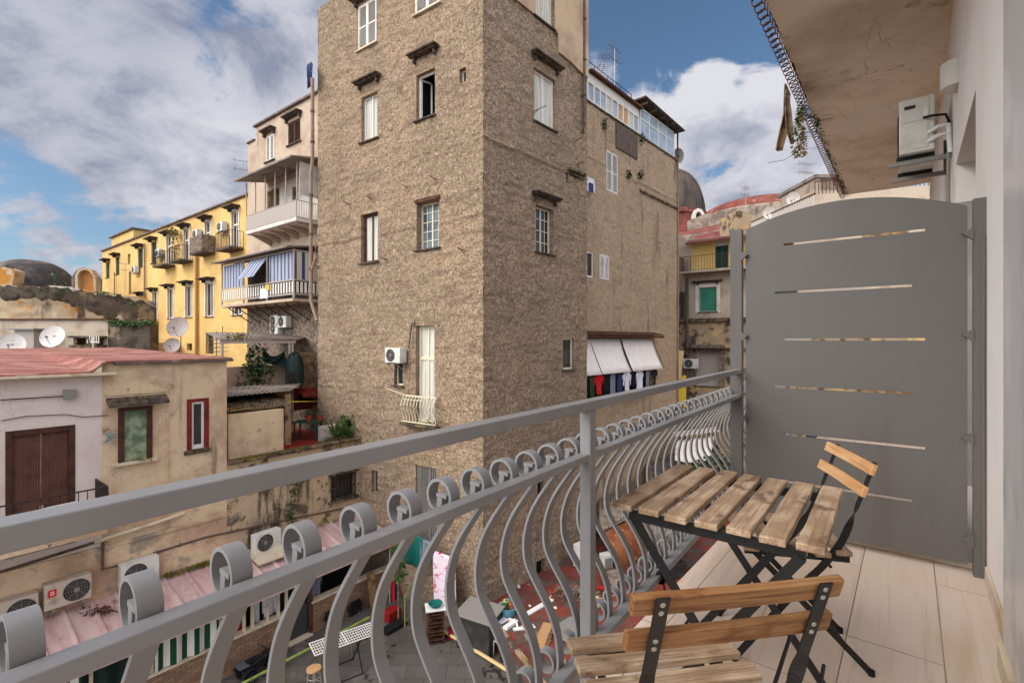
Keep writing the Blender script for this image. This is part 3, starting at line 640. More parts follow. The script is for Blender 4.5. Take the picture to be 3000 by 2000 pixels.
W_(TR, tr['w2'], 'grid', rows=4, frame='cream_frame', lintel=tr['w2'][3]+.35, dep=.22)
W_(TR, tr['w3'], 'casement', cols=1, frame='cream_frame', dep=.12)
for k in ('v1', 'v2', 'v3'):
    h = tr[k]; MB().fbox(TR, h[0], h[1], h[2], h[3], -.2, -.19).build('vent', 'dark_room', tower)
# plaster surround + balconet rail of the french window
h = tl['fd']
rb = MB(); nb = 11
a0, a1 = h[0]-.22, h[1]+.42; zt = TL.sz(960, 908)[1]; zb = h[2]+.0
for i in range(nb):
    q = a0+(a1-a0)*i/(nb-1); pts = []
    for k in range(9):
        t = k/8; pts.append(TL.pt(q, zb+(zt-zb)*(1-t), .16+.14*sin(pi*min(1, t*1.25))**1.2+.02*t))
    rb.tube(pts, .016, 5)
for zz, oo in ((zt, .16), (zt-.14, .18), (zb+.02, .22)): rb.fbox(TL, a0-.03, a1+.03, zz-.018, zz+.018, oo-.018, oo+.018)
for q in (a0, a1): rb.fbox(TL, q-.012, q+.012, zt-.012, zt+.012, 0, .17)
rb.build('balconet_rail', 'cream_frame', tower)
MB().fbox(TL, a0-.05, a1+.05, zb-.12, zb-.03, .0, .34).build('balconet_slab', 'mossy_ledge', tower, bevel=.02)
pm = MB(); leaves(pm, TL.pt(a0+.25, zb+.12, .22), (.16, .12, .10), 60, .07); pm.build('weed', 'leaf_dark', tower); pm = MB(); leaves(pm, TL.pt(a0+.05, zb+.05, .2), (.1, .1, .14), 40, .06); pm.build('weed', 'leaf_dark', tower)
# iron brackets, cracks and stains of the wall
for fr, u, v, l in ((TL, 700+30, 612, .3), (TL, 806, 470, .35), (TL, 858, 458, .3), (TL, 940, 432, .3), (TL, 1002, 412, .3), (TL, 890, 596, .3), (TL, 1066, 575, .3), (TR, 1222, 258, .6), (TR, 1316, 325, .4), (TR, 1325, 378, .3)):
    bk = MB(); q, z = fr.sz(max(u, 733), v); bk.tube([fr.pt(q, z, -.02), fr.pt(q, z+.02, l*.6), fr.pt(q+.03, z+.05, l)], .014, 5); bk.tube([fr.pt(q, z-.13, 0), fr.pt(q, z+.02, l*.55)], .009, 5); bk.build('iron_bracket', 'rust', tower)
# decayed stone shelf on the right face
q0, zz = TR.sz(1303, 378); q1, _ = TR.sz(1340, 398)
sh = MB(); sh.fbox(TR, q0, q1, zz-.22, zz-.10, 0, .16); sh.fbox(TR, q0+.1, q1, zz-.34, zz-.22, 0, .08); sh.build('stone_shelf', 'mossy_ledge', tower, bevel=.02)
# drain pipes (parts of the building)
dp = MB(); q, z = TR.sz(1337, 285)
dp.tube([TR.pt(q, TOP, .10), TR.pt(q, z, .10), TR.pt(q+.02, z-.35, .03)], .055, 10)
for zz in (12.6, 11.0, 9.6): dp.fbox(TR, q-.07, q+.07, zz, zz+.05, .0, .17)
dp.build('drain_pipe', 'pipe_dark', tower)
# ------------------------------------------------------------------ annex to the right of the tower
TA = TR.off(-.95); SE = TA.sz(1556, 500)[0]
AT = TA.sz(1348, 233)[1]
annex = thing('apartment_building', 'lower brown plastered wing with a glazed rooftop veranda, right of the tall corner tenement', 'building', tuple(TA.pt(SR, TZ)))
an = dict(s=H(TA, 1393, 1420, 1393, 342, 437), a=H(TA, 1347.9, 1363, 1352, 577, 636), b=H(TA, 1377, 1400, 1377, 582, 640))
an['a'] = (an['a'][0], an['a'][1], an['a'][2], an['a'][3])
L0 = TA.sz(1349, 860)[0]; L1 = TA.sz(1500, 800)[0]; LZ = TA.sz(1349, 778)[1]; LB = TA.sz(1349, 925)[1]
an['log'] = (SR+.4, L1, LB, LZ)
wl = wall_mb(TA, SR-.0, SE, GZ, AT, an.values(), .3, .07, .020, 9.0, ridges=((8.0, .10, .08), (5.4, .07, .03)))
wl.build('wall', 'annex_plaster', annex)
E0, E1, = TA.pt(SE, 0), TA.pt(SE, 0)-nR*9; E2 = TA.pt(SR, 0)-nR*9
b = MB(); vq(b, E0, E1, GZ, AT); vq(b, E1, E2, GZ, AT); b.build('side_wall', 'annex_plaster', annex)
b = MB(); b.quad(*[(p.x, p.y, AT) for p in (TA.pt(SR, 0), E0, E1, E2)]); b.build('roof', 'slab_dark', annex)
window(annex, TA, *an['s'], 'shutter', dep=.06, sill=False, fw=.06)
window(annex, TA, *an['a'], 'casement', dep=.06, cols=1, sill=False, fw=.07)
window(annex, TA, *an['b'], 'shutter', dep=.05, sill=False, fw=.06)
# loggia recess
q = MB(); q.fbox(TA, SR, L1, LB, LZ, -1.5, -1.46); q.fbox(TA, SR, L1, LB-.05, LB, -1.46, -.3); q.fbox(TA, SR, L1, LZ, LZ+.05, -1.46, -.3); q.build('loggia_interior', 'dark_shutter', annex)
q = MB(); n = 26; s0, s1 = SR-.0, L1+.15; zt = LZ+.32
for i in range(n):
    a = s0+(s1-s0)*i/n; bb = s0+(s1-s0)*(i+1)/n; m_ = (a+bb)/2
    q.add([TA.pt(a, zt, .0), TA.pt(m_, zt+.05, .0), TA.pt(bb, zt, .0), TA.pt(a, zt-.16, .62), TA.pt(m_, zt-.11, .62), TA.pt(bb, zt-.16, .62)], [(0, 1, 4, 3), (1, 2, 5, 4)])
q.fbox(TA, s0, s1, zt-.26, zt-.17, .5, .56)
q.build('canopy_roof', 'rust', annex)
zb2 = TA.sz(1349, 858)[1]
for (ua, ub) in ((1349, 1419), (1421, 1493)):
    sa_, sb_ = TA.sz(ua, 777)[0]-(1.2 if ua < 1400 else 0), TA.sz(ub, 777)[0]; q = MB(); q.rn = False; nn = 14; vs = []
    for j in range(7):
        t = j/6
        for i in range(nn+1):
            s_ = sa_+.04+(sb_-sa_-.08)*i/nn; vs.append(TA.pt(s_, LZ+.02-(LZ+.02-zb2)*t, .12+.62*t-.07*sin(pi*t)+.004*sin(i*1.7)*t))
    q.add(vs, [(j*(nn+1)+i, j*(nn+1)+i+1, (j+1)*(nn+1)+i+1, (j+1)*(nn+1)+i) for j in range(6) for i in range(nn)], True)
    o = q.build('sun_blind', 'blind_white', annex)
    sm = o.modifiers.new('th', 'SOLIDIFY'); sm.thickness = .012
for ua in (1349, 1420, 1494):
    q = MB(); s_ = TA.sz(ua, 777)[0]; q.tube([TA.pt(s_, LZ, .1), TA.pt(s_, zb2, .76)], .014, 5); q.build('blind_arm', 'iron_dark', annex)
# rooftop veranda strip
O1, O2 = TA.sz(1350, 200)[0], TA.sz(1467, 260)[0]; z1 = AT+.02; zr = TA.sz(1350, 165)[1]
v = MB(); v.fbox(TA, O1, O2, z1, z1+.12, -.10, .03); v.fbox(TA, O1, O2, zr-.42, zr, -.10, .0); nW = 9
for i in range(nW+1):
    s_ = O1+(O2-O1)*i/nW; v.fbox(TA, s_-.05, s_+.05, z1+.12, zr-.42, -.10, .0)
v.build('veranda_frame', 'white_frame', annex)
for i in range(nW):
    a = O1+(O2-O1)*i/nW; bb = O1+(O2-O1)*(i+1)/nW
    MB().fbox(TA, a+.05, bb-.05, z1+.12, zr-.42, -.07, -.05).build('veranda_pane', 'light_wood' if i in (5, 6) else ('pale_glass' if i % 4 != 3 else 'curtain'), annex)
v = MB(); v.fbox(TA, O1, O2+.1, zr, zr+.09, -3.2, .22); v.build('veranda_roof', 'rust', annex)
v = MB(); v.fbox(TA, O1, O2, z1, zr, -3.2, -.12); v.build('veranda_room', 'white_paint', annex)
O3, O4 = TA.sz(1470, 260)[0], TA.sz(1548, 300)[0]; zc = TA.sz(1547, 306)[1]
v = MB()
for (f, a, bb) in ((TA, O3, O4),):
    for i in range(5):
        s_ = a+(bb-a)*i/4; v.fbox(f, s_-.04, s_+.04, z1, zc, -.06, .02)
    for zz in (z1+.0, z1+(zc-z1)*.62, zc): v.fbox(f, a+.04, bb-.04, zz, zz+.07, -.05, .01)
FE = Fr(TA.pt(O4, 0)[:2], (-TR.n.x, -TR.n.y), (TR.d.x, TR.d.y))
for i in range(4): v.fbox(FE, i*.8+.02, i*.8+.09, z1, zc, -.03, .045)
for zz in (z1, z1+(zc-z1)*.62, zc): v.fbox(FE, .1, 2.4, zz, zz+.07, -.02, .03)
v.build('conservatory_frame', 'white_frame', annex)
for i in range(4):
    a = O3+(O4-O3)*i/4; bb = O3+(O4-O3)*(i+1)/4
    MB().fbox(TA, a+.04, bb-.04, z1+.07, z1+(zc-z1)*.62, -.03, -.015).build('conservatory_pane', 'pale_glass', annex)
    MB().fbox(TA, a+.04, bb-.04, z1+(zc-z1)*.62+.07, zc, -.03, -.015).build('conservatory_pane', 'pale_glass', annex)
MB().fbox(FE, .1, 2.4, z1+.07, zc, .0, .012).build('conservatory_pane', 'pale_glass', annex)
v = MB(); sl_ = (zc+.65, zc+.14)
v.prism([TA.pt(O3-.25, zc+.32, .45), TA.pt(O4+.5, zc+.16, .45), TA.pt(O4+.5, zc+.22, .45), TA.pt(O3-.25, zc+.40, .45)], -nR*3.2)
for i in range(5):
    s_ = O3+(O4-O3)*i/4; v.fbox(TA, s_-.03, s_+.03, zc+.08, zc+.18, -3, .42)
v.build('conservatory_roof', 'slab_dark', annex)
# parapet ledges + moss
v = MB(); v.fbox(TA, SR+.02, SE+.06, AT-.02, AT+.05, -.15, .07); v.build('roof_ledge', 'mossy_ledge', annex)
v = MB(); s_ = TA.sz(1468, 400)[0]; v.fbox(TA, s_, SE+.05, 7.55, 7.68, 0, .09); v.build('cornice_band', 'mossy_ledge', annex, bevel=.02)
sa_, sb_ = TA.sz(1413, 330)[0], TA.sz(1462, 330)[0]; v = MB(); v.fbox(TA, sa_, sb_, TA.sz(1413, 385)[1]+.95, AT-.1, .02, .07); v.build('metal_sheet', 'pipe_dark', annex)
for u, v0, r_ in ((1470, 322, .22), (1466, 400, .2), (1440, 400, .14), (1385, 285, .2)):
    v = MB(); s_, z_ = TA.sz(u, v0); leaves(v, TA.pt(s_, z_, .12), (r_*.7, r_*.7, r_*1.6), 120, .12); v.build('wall_weed', 'leaf_dark', annex)
# rooftop railing
v = MB(); zt = TA.sz(1350, 118)[1]
for i in range(5):
    s_ = O1+(O2-O1)*i/4; v.tube([TA.pt(s_, zr, -.4), TA.pt(s_, zt, -.4)], .02, 6)
for zz in (zt, (zr+zt)/2+.1): v.tube([TA.pt(O1, zz, -.4), TA.pt(O2, zz, -.4)], .016, 6)
v.build('roof_railing', 'iron_dark', annex)
v = MB(); s_ = SE-.04; v.tube([TA.pt(s_, AT+.1, .05), TA.pt(s_, GZ+1, .05)], .045, 8); v.build('drain_pipe', 'pipe_beige', annex)
# ------------------------------------------------------------------ shared small things
def make_ac(name, label, w=.85, h=.58, d=.32, shell='ac_shell', fan='ac_dark', group=None, bracket=True, logo=False, side=False):
    """local: x width, -y front, z up, origin at the back bottom centre"""
    t = thing(name, label, 'air conditioner', (0, 0, 0), 0, group)
    b = MB(); b.obox((-w/2, -d, 0), (w, 0, 0), (0, d-.03, 0), (0, 0, h)); b.build('casing', shell, t, bevel=.015)
    r = h*.42; cx_ = -w*.12 if not logo else w*.17; g = MB(); g.cyl((cx_, -d-.001, h/2), (cx_, -d-.006, h/2), r*.98, 28); g.build('fan', fan, t)
    g = MB()
    for k in range(5):
        rr = r*(1-k*.19); pts = [(cx_+rr*cos(a*pi/14), -d-.014, h/2+rr*sin(a*pi/14)) for a in range(29)]; g.tube(pts, .005, 4, False)
    for k in range(8): a = k*pi/4; g.tube([(cx_, -d-.014, h/2), (cx_+r*cos(a), -d-.012, h/2+r*sin(a))], .004, 4)
    g.cyl((cx_, -d-.010, h/2), (cx_, -d-.02, h/2), r*.22, 14)
    g.build('fan_guard', 'ac_grey', t)
    if bracket:
        for q in (-w*.32, w*.32):
            g = MB(); g.obox((q-.02, -d-.04, -.045), (.04, 0, 0), (0, d+.04, 0), (0, 0, .04)); g.obox((q-.02, -.03, -.36), (.04, 0, 0), (0, .03, 0), (0, 0, .31)); g.bar((q, -d+.02, -.05), (q, -.02, -.34), .02, .02); g.build('bracket', 'ac_grey', t)
    if logo:
        g = MB(); g.obox((-w/2+.06, -d-.004, h*.50), (.15, 0, 0), (0, .003, 0), (0, 0, .17)); lg = g.build('label_plate', 'red_sticker', t)
        g = MB(); x0 = -w/2+.10; z0 = h*.50+.045; y = -d-.007
        for (x, z, ww, hh) in ((.0, .0, .07, .014), (.0, .035, .07, .014), (.0, .07, .07, .014), (.056, .0, .014, .084)): g.obox((x0+x, y, z0+z), (ww, 0, 0), (0, .002, 0), (0, 0, hh))
        g.build('lettering', 'label_white', lg)
    return t
def make_dish(name, label, r, m, group, mast=.8, aim=.35):
    """local: dish faces -y, centre at z=mast"""
    t = thing(name, label, 'satellite dish', (0, 0, 0), 0, group)
    ax = Vector((0, -cos(aim), sin(aim))); c = Vector((0, 0, mast))
    b = MB(); pr = []
    for k in range(9): q = k/8; pr.append((r*q, .22*r*q*q))
    pr2 = [(p[0], p[1]-.012) for p in pr][::-1]
    b.lathe(pr+pr2, c, 32, ax); b.build('reflector', m, t)
    b = MB(); lo = c-Vector((0, 0, r*.95))+ax*.2*r; ft = c+ax*r*1.05-Vector((0, 0, r*.25)); b.tube([lo, ft], .015, 6)
    b.build('feed_arm', 'aluminium', t); b = MB(); b.cyl(ft-ax*.02, ft-ax*.14, .045, 12); b.obox(ft-Vector((.03, 0, .05)), (.06, 0, 0), (0, .05, 0), (0, 0, .07)); b.build('receiver', 'ac_grey', t)
    b = MB(); b.tube([(0, .16, 0), (0, .16, mast), (0, .0, mast)], .022, 8); b.obox((-.07, .0, mast-.09), (.14, 0, 0), (0, .15, 0), (0, 0, .18)); b.build('mast', 'aluminium', t)
    return t
def make_antenna(name, label, h, n, group, booms=1):
    t = thing(name, label, 'antenna', (0, 0, 0), 0, group)
    b = MB(); b.tube([(0, 0, 0), (0, 0, h)], .02, 6); b.build('mast', 'aluminium', t)
    for j in range(booms):
        b = MB(); z = h-.05-j*.55; b.tube([(-.55, 0, z), (.55, 0, z)], .012, 5)
        for i in range(n): x = -.55+1.1*i/(n-1); l = .32-.012*i; b.tube([(x, -l, z), (x, l, z)], .007, 4)
        b.tube([(-.5, 0, z-.18), (-.5, 0, z+.2)], .008, 4)
        b.build('boom', 'wire', t)
    return t
def garment(name, label, cat, fr, s, z, o, w, h, m, group, kind='shirt', extra=0):
    """cloth hanging from its top edge, with folds and thickness"""
    if kind == 'shirt': poly = [(-.28, 0), (.28, 0), (.5, -.12), (.42, -.5), (.32, -.36), (.30, -1), (-.30, -1), (-.32, -.36), (-.42, -.5), (-.5, -.12)]
    elif kind == 'trousers': poly = [(-.34, 0), (.34, 0), (.38, -1), (.08, -1), (0, -.35), (-.10, -1), (-.40, -.97)]
    else: poly = [(-.5, 0), (.5, 0.01), (.47, -1), (-.46, -.96)]
    m_ = MB(); n = 14; rows = 12; vs = []; idx = {}
    def inside(x, y):
        c = False; j = len(poly)-1
        for i in range(len(poly)):
            xi, yi = poly[i]; xj, yj = poly[j]
            if (yi > y) != (yj > y) and x < (xj-xi)*(y-yi)/(yj-yi)+xi: c = not c
            j = i
        return c
    fs = []
    for j in range(rows+1):
        for i in range(n+1):
            x = -.5+i/n; y = -j/rows
            idx[(i, j)] = len(vs); k = mnoise.noise(Vector((x*3+extra, y*1.2, extra*2.3)))
            vs.append(fr.pt(s+x*w+.03*w*mnoise.noise(Vector((y*3, extra, 1))), z+y*h+.02*h*k, o+.05*k*(.4-y)+.03*sin(x*17+extra)*(.3-y)))
    for j in range(rows):
        for i in range(n):
            if inside(-.5+(i+.5)/n, -(j+.5)/rows): fs.append((idx[i, j], idx[i+1, j], idx[i+1, j+1], idx[i, j+1]))
    used = sorted(set(q for f in fs for q in f)); mp = {q: i for i, q in enumerate(used)}
    m_.add([vs[q] for q in used], [tuple(mp[q] for q in f) for f in fs], True)
    ob = m_.build(name, m); sd_ = ob.modifiers.new('th', 'SOLIDIFY'); sd_.thickness = .012
    return tag(ob, label, cat, group)
def potted(name, label, p, pot_r, h, kind='leaf_green', pot='terracotta', style='leaf', n=160, group=None, size=.1, cat='potted plant'):
    t = thing(name, label, cat, tuple(p), 0, group); p = Vector(p)
    if pot_r: b = MB(); b.lathe([(0.001, 0), (pot_r*.7, 0), (pot_r, pot_r*1.5), (pot_r*1.08, pot_r*1.5), (pot_r*1.08, pot_r*1.75), (pot_r*.9, pot_r*1.75), (pot_r*.88, pot_r*1.5), (.001, pot_r*1.5)], p, 18); b.build('pot', pot, t)
    m_ = MB(); z0 = pot_r*1.5
    if style == 'leaf': leaves(m_, p+Vector((0, 0, z0+h*.5)), (h*.45, h*.45, h*.55), n, size)
    else: blades(m_, p+Vector((0, 0, z0)), n, h, size, 1.0, 1.5)
    m_.build('foliage', kind, t)
    return t
# ------------------------------------------------------------------ beige house with two balconies (between the tower and the yellow block)
BO = Vector((-8.30, 21.0)); dB = Vector((-CA, SA)); BB = Fr(BO, dB, (-SA, -CA))
beige = thing('apartment_building', 'narrow beige house with two long stacked balconies, left of the tall corner tenement', 'building', tuple(BB.pt(0, GZ)), BB.rot())
b0 = -1.2; b1 = BB.sz(588, 300)[0]; b2 = BB.sz(570, 400)[0]; bt = BB.sz(590, 292)[1]; bt2 = BB.sz(572, 330)[1]
bw = dict(a=H(BB, 610.5, 630, 610.5, 316, 374), b=H(BB, 661.5, 690, 661.5, 284, 336), c=H(BB, 614, 642, 614, 440, 486), d=H(BB, 672, 681, 676, 430, 497), dd=H(BB, 640, 655, 640, 735, 752))
wall_mb(BB, b0, b1, GZ, bt, [bw[k] for k in 'abcd'], .2, .14, .012, 21.0, ridges=()).build('wall', 'beige_paint', beige)
b = MB(); b.fbox(BB, b1, b2, GZ, bt2, -7, 0); b.build('wall', 'beige_paint', beige)
b = MB(); vq(b, BB.pt(b1, 0), BB.pt(b1, 0, -7), bt2, bt); vq(b, BB.pt(b0, 0, -7), BB.pt(b1, 0, -7), GZ, bt); vq(b, BB.pt(b0, 0), BB.pt(b0, 0, -7), GZ, bt); b.build('side_wall', 'beige_paint', beige)
b = MB(); b.fbox(BB, b0, b1+.1, bt, bt+.09, -7, .12); b.fbox(BB, b1+.102, b2+.05, bt2, bt2+.07, -7, .08); b.build('roof', 'roof_edge', beige)
window(beige, BB, *bw['a'], 'shutter', dep=.04, lintel=bw['a'][3]+.2, over=.15)
window(beige, BB, *bw['b'], 'shutter', dep=.06, frame='rust', lintel=bw['b'][3]+.2, over=.15)
window(beige, BB, *bw['c'], 'shutter', dep=.05, frame='old_wood', sill=False)
window(beige, BB, *bw['d'], 'door', dep=.08, frame='old_wood', sill=False)
# white painted back of the upper balcony
P1_ = 1.05
B1F = BB.off(P1_); B2F = BB.off(1.2)
q0 = B1F.sz(682, 480)[0]; q1 = B1F.sz(566, 480)[0]; zs = B1F.sz(682, 503)[1]; zr1 = B1F.sz(682, 457)[1]; zc1 = B1F.sz(670, 374)[1]
zsl = (zs+B1F.sz(566, 541)[1])/2; zrr = (zr1+B1F.sz(566, 497)[1])/2
b = MB()
hz = [bw['c'], bw['d']]
wall_mb(BB.off(.012), q0-.0, min(q1, b2), zs+.1, zc1, [(h[0]-.02, h[1]+.02, h[2]-.02, h[3]+.02) for h in hz], .008).build('painted_wall', 'white_paint', beige)
bal = MB(); bal.fbox(BB, q0, q1, zsl-.02, zsl+.14, .0, P1_+.04); slab = bal.build('balcony_slab', 'white_paint', beige, bevel=.015)
for i in range(6):
    k = MB(); s_ = q0+.2+(q1-q0-.4)*i/5; k.prism([BB.pt(s_-.06, zsl-.03, 0), BB.pt(s_-.06, zsl-.40, 0), BB.pt(s_-.06, zsl-.03, .9)], BB.pt(s_+.06, 0)-BB.pt(s_-.06, 0)); k.build('corbel', 'beige_paint', slab)
r_ = MB(); rail_mb(r_, BB, q0, q1, zsl+.14, zrr, P1_, 40, .006); side_rail(r_, BB, q0, .02, P1_, zsl+.14, zrr, 10, .006); side_rail(r_, BB, q1, .02, P1_, zsl+.14, zrr, 10, .006)
for i in range(6): s_ = q0+(q1-q0)*i/5; r_.fbox(BB, s_-.02, s_+.02, zrr, zc1-.05, P1_-.02, P1_+.02)
r_.build('balcony_rail', 'grey_frame', beige)
r_ = MB(); r_.fbox(BB, q0+.02, q1-.02, zsl+.17, zrr-.05, P1_+.016, P1_+.026); r_.build('balcony_screen', 'grey_frame', beige)
r_ = MB(); zc2 = zc1+.28
r_.prism([BB.pt(q0-.35, zc2, 0), BB.pt(q0-.35, zc2+.07, 0), BB.pt(q0-.35, zc1+.02, P1_+.45), BB.pt(q0-.35, zc1-.05, P1_+.45)], BB.pt(q1+.25, 0)-BB.pt(q0-.35, 0))
r_.build('balcony_roof', 'grey_sheet', beige)
r_ = MB(); r_.fbox(BB, q0-.02, q0+.02, zsl+1.1, zc1, .02, P1_-.1); r_.build('side_screen', 'white_paint', beige)
# lower balcony: enclosed with frames and striped blinds
e0 = B2F.sz(675, 650)[0]; e1 = B2F.sz(510, 650)[0]; zb_ = (B2F.sz(675, 691)[1]+B2F.sz(510, 707)[1])/2; zr2 = (B2F.sz(675, 647)[1]+B2F.sz(510, 661)[1])/2; zt2 = (B2F.sz(675, 572)[1]+B2F.sz(510, 605)[1])/2
eL = e1
s_ = MB(); s_.fbox(BB, e0, e1, zb_, zb_+.12, -.0, 1.24); s_.build('balcony_slab', 'beige_paint', beige, bevel=.01)
fm_ = MB(); FS = Fr(BB.pt(e0, 0, 0)[:2], (BB.n.x, BB.n.y), (-BB.d.x, -BB.d.y))
cols = [e0+(e1-e0)*k for k in (0, .33, .66, 1)]
for c in cols: fm_.fbox(BB, c-.035, c+.035, zb_+.12, zt2, 1.17, 1.23)
for zz in (zr2, zt2-.06, zb_+.30): fm_.fbox(BB, e0, e1, zz-.03, zz+.03, 1.18, 1.22)
for zz in (zr2, zt2-.06, zb_+.30): fm_.fbox(FS, 0.02, 1.17, zz-.03, zz+.03, -.02, .02)
n = 30
for i in range(n):
    a = e0+(e1-e0)*(i+.2)/n; bb = e0+(e1-e0)*(i+.62)/n
    wp_ = wp_ if i else MB(); wp_.fbox(BB, a, bb, zb_+.36, zr2-.07, 1.19, 1.22)
for i in range(6): wp_.fbox(FS, .1+.18*i, .2+.18*i, zb_+.36, zr2-.07, -.01, .015)
wp_.build('balcony_panels', 'white_frame', beige)
for i in range(0): fm_.fbox(FS, .1+.18*i, .2+.18*i, zb_+.36, zr2-.07, -.01, .01)
fm_.build('balcony_frame', 'grey_frame', beige)
def blind(fr, a, bb, zt, zb, o0, o1, m, name='sun_blind'):
    q = MB(); q.rn = False; nn = 10; vs = []
    for j in range(6):
        t = j/5
        for i in range(nn+1): vs.append(fr.pt(a+(bb-a)*i/nn, zt+(zb-zt)*t, o0+(o1-o0)*t+.015*sin(i*2.1)*t))
    q.add(vs, [(j*(nn+1)+i, j*(nn+1)+i+1, (j+1)*(nn+1)+i+1, (j+1)*(nn+1)+i) for j in range(5) for i in range(nn)], True)
    return q.build(name, m, beige)
blind(BB, cols[3]-.05, cols[2]+.05, zt2-.1, zr2+.02, 1.14, 1.14, 'stripe_blue')
blind(BB, cols[2]-.55, cols[1]+.02, zt2-.1, zr2+.25, 1.16, 1.75, 'stripe_blue')
blind(BB, cols[1]-.05, cols[0]+.05, zt2-.1, zr2+.02, 1.14, 1.14, 'stripe_blue')
blind(FS, .06, 1.14, zt2-.1, zr2+.02, 0, 0, 'stripe_tan')
r_ = MB(); r_.prism([BB.pt(e0-.15, zt2+.22, 0), BB.pt(e0-.15, zt2+.28, 0), BB.pt(e0-.15, zt2+.06, 1.55), BB.pt(e0-.15, zt2+.0, 1.55)], BB.pt(e1+.45, 0)-BB.pt(e0-.15, 0)); r_.build('balcony_roof', 'grey_sheet', beige)
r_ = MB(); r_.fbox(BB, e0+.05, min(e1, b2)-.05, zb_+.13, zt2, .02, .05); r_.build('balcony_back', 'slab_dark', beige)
r_ = MB(); sq = BB.sz(640, 640, )[0]; r_.fbox(BB.off(1.2), B2F.sz(618, 670)[0], B2F.sz(600, 670)[0], B2F.sz(610, 680)[1]-.1, B2F.sz(610, 662)[1], .03, .06)
tag(r_.build('towel', 'white_cloth'), 'small white towel over the rail of the lower striped balcony', 'towel')
r_ = MB(); r_.fbox(BB.off(1.2), B2F.sz(622, 660)[0], B2F.sz(614, 660)[0], B2F.sz(610, 665)[1]-.05, B2F.sz(610, 655)[1], .04, .08)
tag(r_.build('towel', 'yellow_plastic'), 'yellow cloth hung beside the white towel on the striped balcony rail', 'towel')
# dark diagonal braces under the lower balcony
for i in range(8):
    k = MB(); s_ = e0+.15+(min(e1, b2)-e0-.3)*i/7; k.bar(BB.pt(s_, zb_-.02, 1.0), BB.pt(s_-.25, zb_-.75, .02), .045, .045); k.build('brace', 'iron_dark', beige)
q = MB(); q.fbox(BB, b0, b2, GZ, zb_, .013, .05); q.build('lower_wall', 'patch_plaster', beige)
# drain pipes between beige house and tower
dpx = thing('drain_pipe', 'tall beige drain pipe running down where the brown tower meets the striped balconies', 'pipe', tuple(BB.off(1.3).pt(BB.off(1.3).sz(716, 700)[0], GZ)))
PF = BB.off(1.3); s_, zt_ = PF.sz(716, 205); _, zm = PF.sz(716, 690)
q = MB(); q.tube([PF.pt(s_-.05, zt_+.4), PF.pt(s_-.05, PF.sz(716, 375)[1]), PF.pt(s_+.06, PF.sz(716, 395)[1]), PF.pt(s_+.06, zm), PF.pt(s_-.38, zm-.8)], .068, 10); q.build('pipe', 'pipe_beige', dpx)
for v in (260, 330, 450, 540, 620): q = MB(); zz = PF.sz(716, v)[1]; q.cyl(PF.pt(s_+(.06 if v > 390 else -.05), zz), PF.pt(s_+(.06 if v > 390 else -.05), zz+.09), .085, 12); q.build('collar', 'pipe_dark', dpx)
q = MB(); q.tube([PF.pt(s_-.27, PF.sz(716, 560)[1]), PF.pt(s_-.27, PF.sz(716, 595)[1]), PF.pt(s_-.0, PF.sz(716, 620)[1])], .06, 8); q.build('branch_pipe', 'pipe_beige', dpx)
# washing on the tower's far edge
LQ = TL.off(.25)
for i, (u, v, wd, hg, m_, lb) in enumerate(((710, 146, .35, .75, 'grey_cloth', 'grey cloth, outermost of the washing at the top left edge of the tower'), (716, 148, .45, 1.0, 'dark_cloth', 'black garment in the middle of the washing at the top left tower edge'), (722, 152, .4, .8, 'navy_cloth', 'navy garment nearest the wall at the top left tower edge'))):
    s_, z_ = LQ.sz(u, v); garment('hanging_garment', lb, 'laundry', LQ, s_, z_, .1*i, wd, hg, m_, 'washing at the top left tower edge', 'shirt', i*2.2)
# ------------------------------------------------------------------ yellow block
YO = at(575, 782, 30.0); YB = Fr(YO[:2], dB, (-SA, -CA))
ye = YB.sz(235, 700)[0]; yt = YB.sz(400, 515)[1]; y0 = -3.2
yellow = thing('apartment_building', 'long yellow block with rows of small balconies beyond the ruined church', 'building', tuple(YB.pt(0, GZ)), YB.rot())
yt = (YB.sz(570, 443)[1]+YB.sz(237, 581)[1])/2
def ZA(x, y): return .3*x, 392+.3*y
yh = []; ydef = []
def yw(xc, wd, ya, yb, kind, corn=None, balc=None, **k):
    u0, v0 = ZA(xc-wd/2, ya); u1, v1 = ZA(xc+wd/2, yb); h = hol(YB, u0, u1, u0, v0, v1); yh.append(h); ydef.append((h, kind, corn, balc, k))
yw(825, 26, 705, 822, 'shutter', True, frame='teal_shutter')
yw(900, 28, 665, 795, 'shutter', True, frame='teal_shutter')
yw(988, 20, 640, 715, 'open0', None)
yw(1075, 36, 600, 740, 'shutter', True, frame='teal_shutter')
yw(1178, 38, 550, 712, 'shutter', True, frame='teal_shutter')
yw(1295, 38, 505, 735, 'door', True, 'rail')
yw(1428, 40, 452, 700, 'door', True, 'rail')
yw(1592, 44, 395, 640, 'door', True, 'solid')
yw(1800, 50, 320, 610, 'door', True, 'rail')
yw(995, 18, 775, 950, 'open0', None)
yw(908, 28, 975, 1010, 'casement', True)
yw(1087, 36, 960, 1130, 'casement', True)
yw(1186, 34, 930, 1140, 'casement', True)
yw(1305, 42, 905, 1132, 'casement', True)
yw(1445, 48, 882, 1122, 'casement', True)
yw(1603, 58, 860, 1118, 'casement', True)
yw(1815, 70, 1035, 1106, 'casement', None)
yw(1195, 34, 1338, 1366, 'open0', None)
yw(1450, 40, 1322, 1375, 'open0', None)
yw(1605, 60, 1242, 1400, 'open0', None)
wall_mb(YB, y0, ye, GZ, yt, yh, .22, .3, .012, 31.0).build('wall', 'yellow_paint', yellow)
b = MB(); b.fbox(YB, y0, ye+.0, yt, yt+.10, -9, .16); b.build('roof', 'roof_edge', yellow)
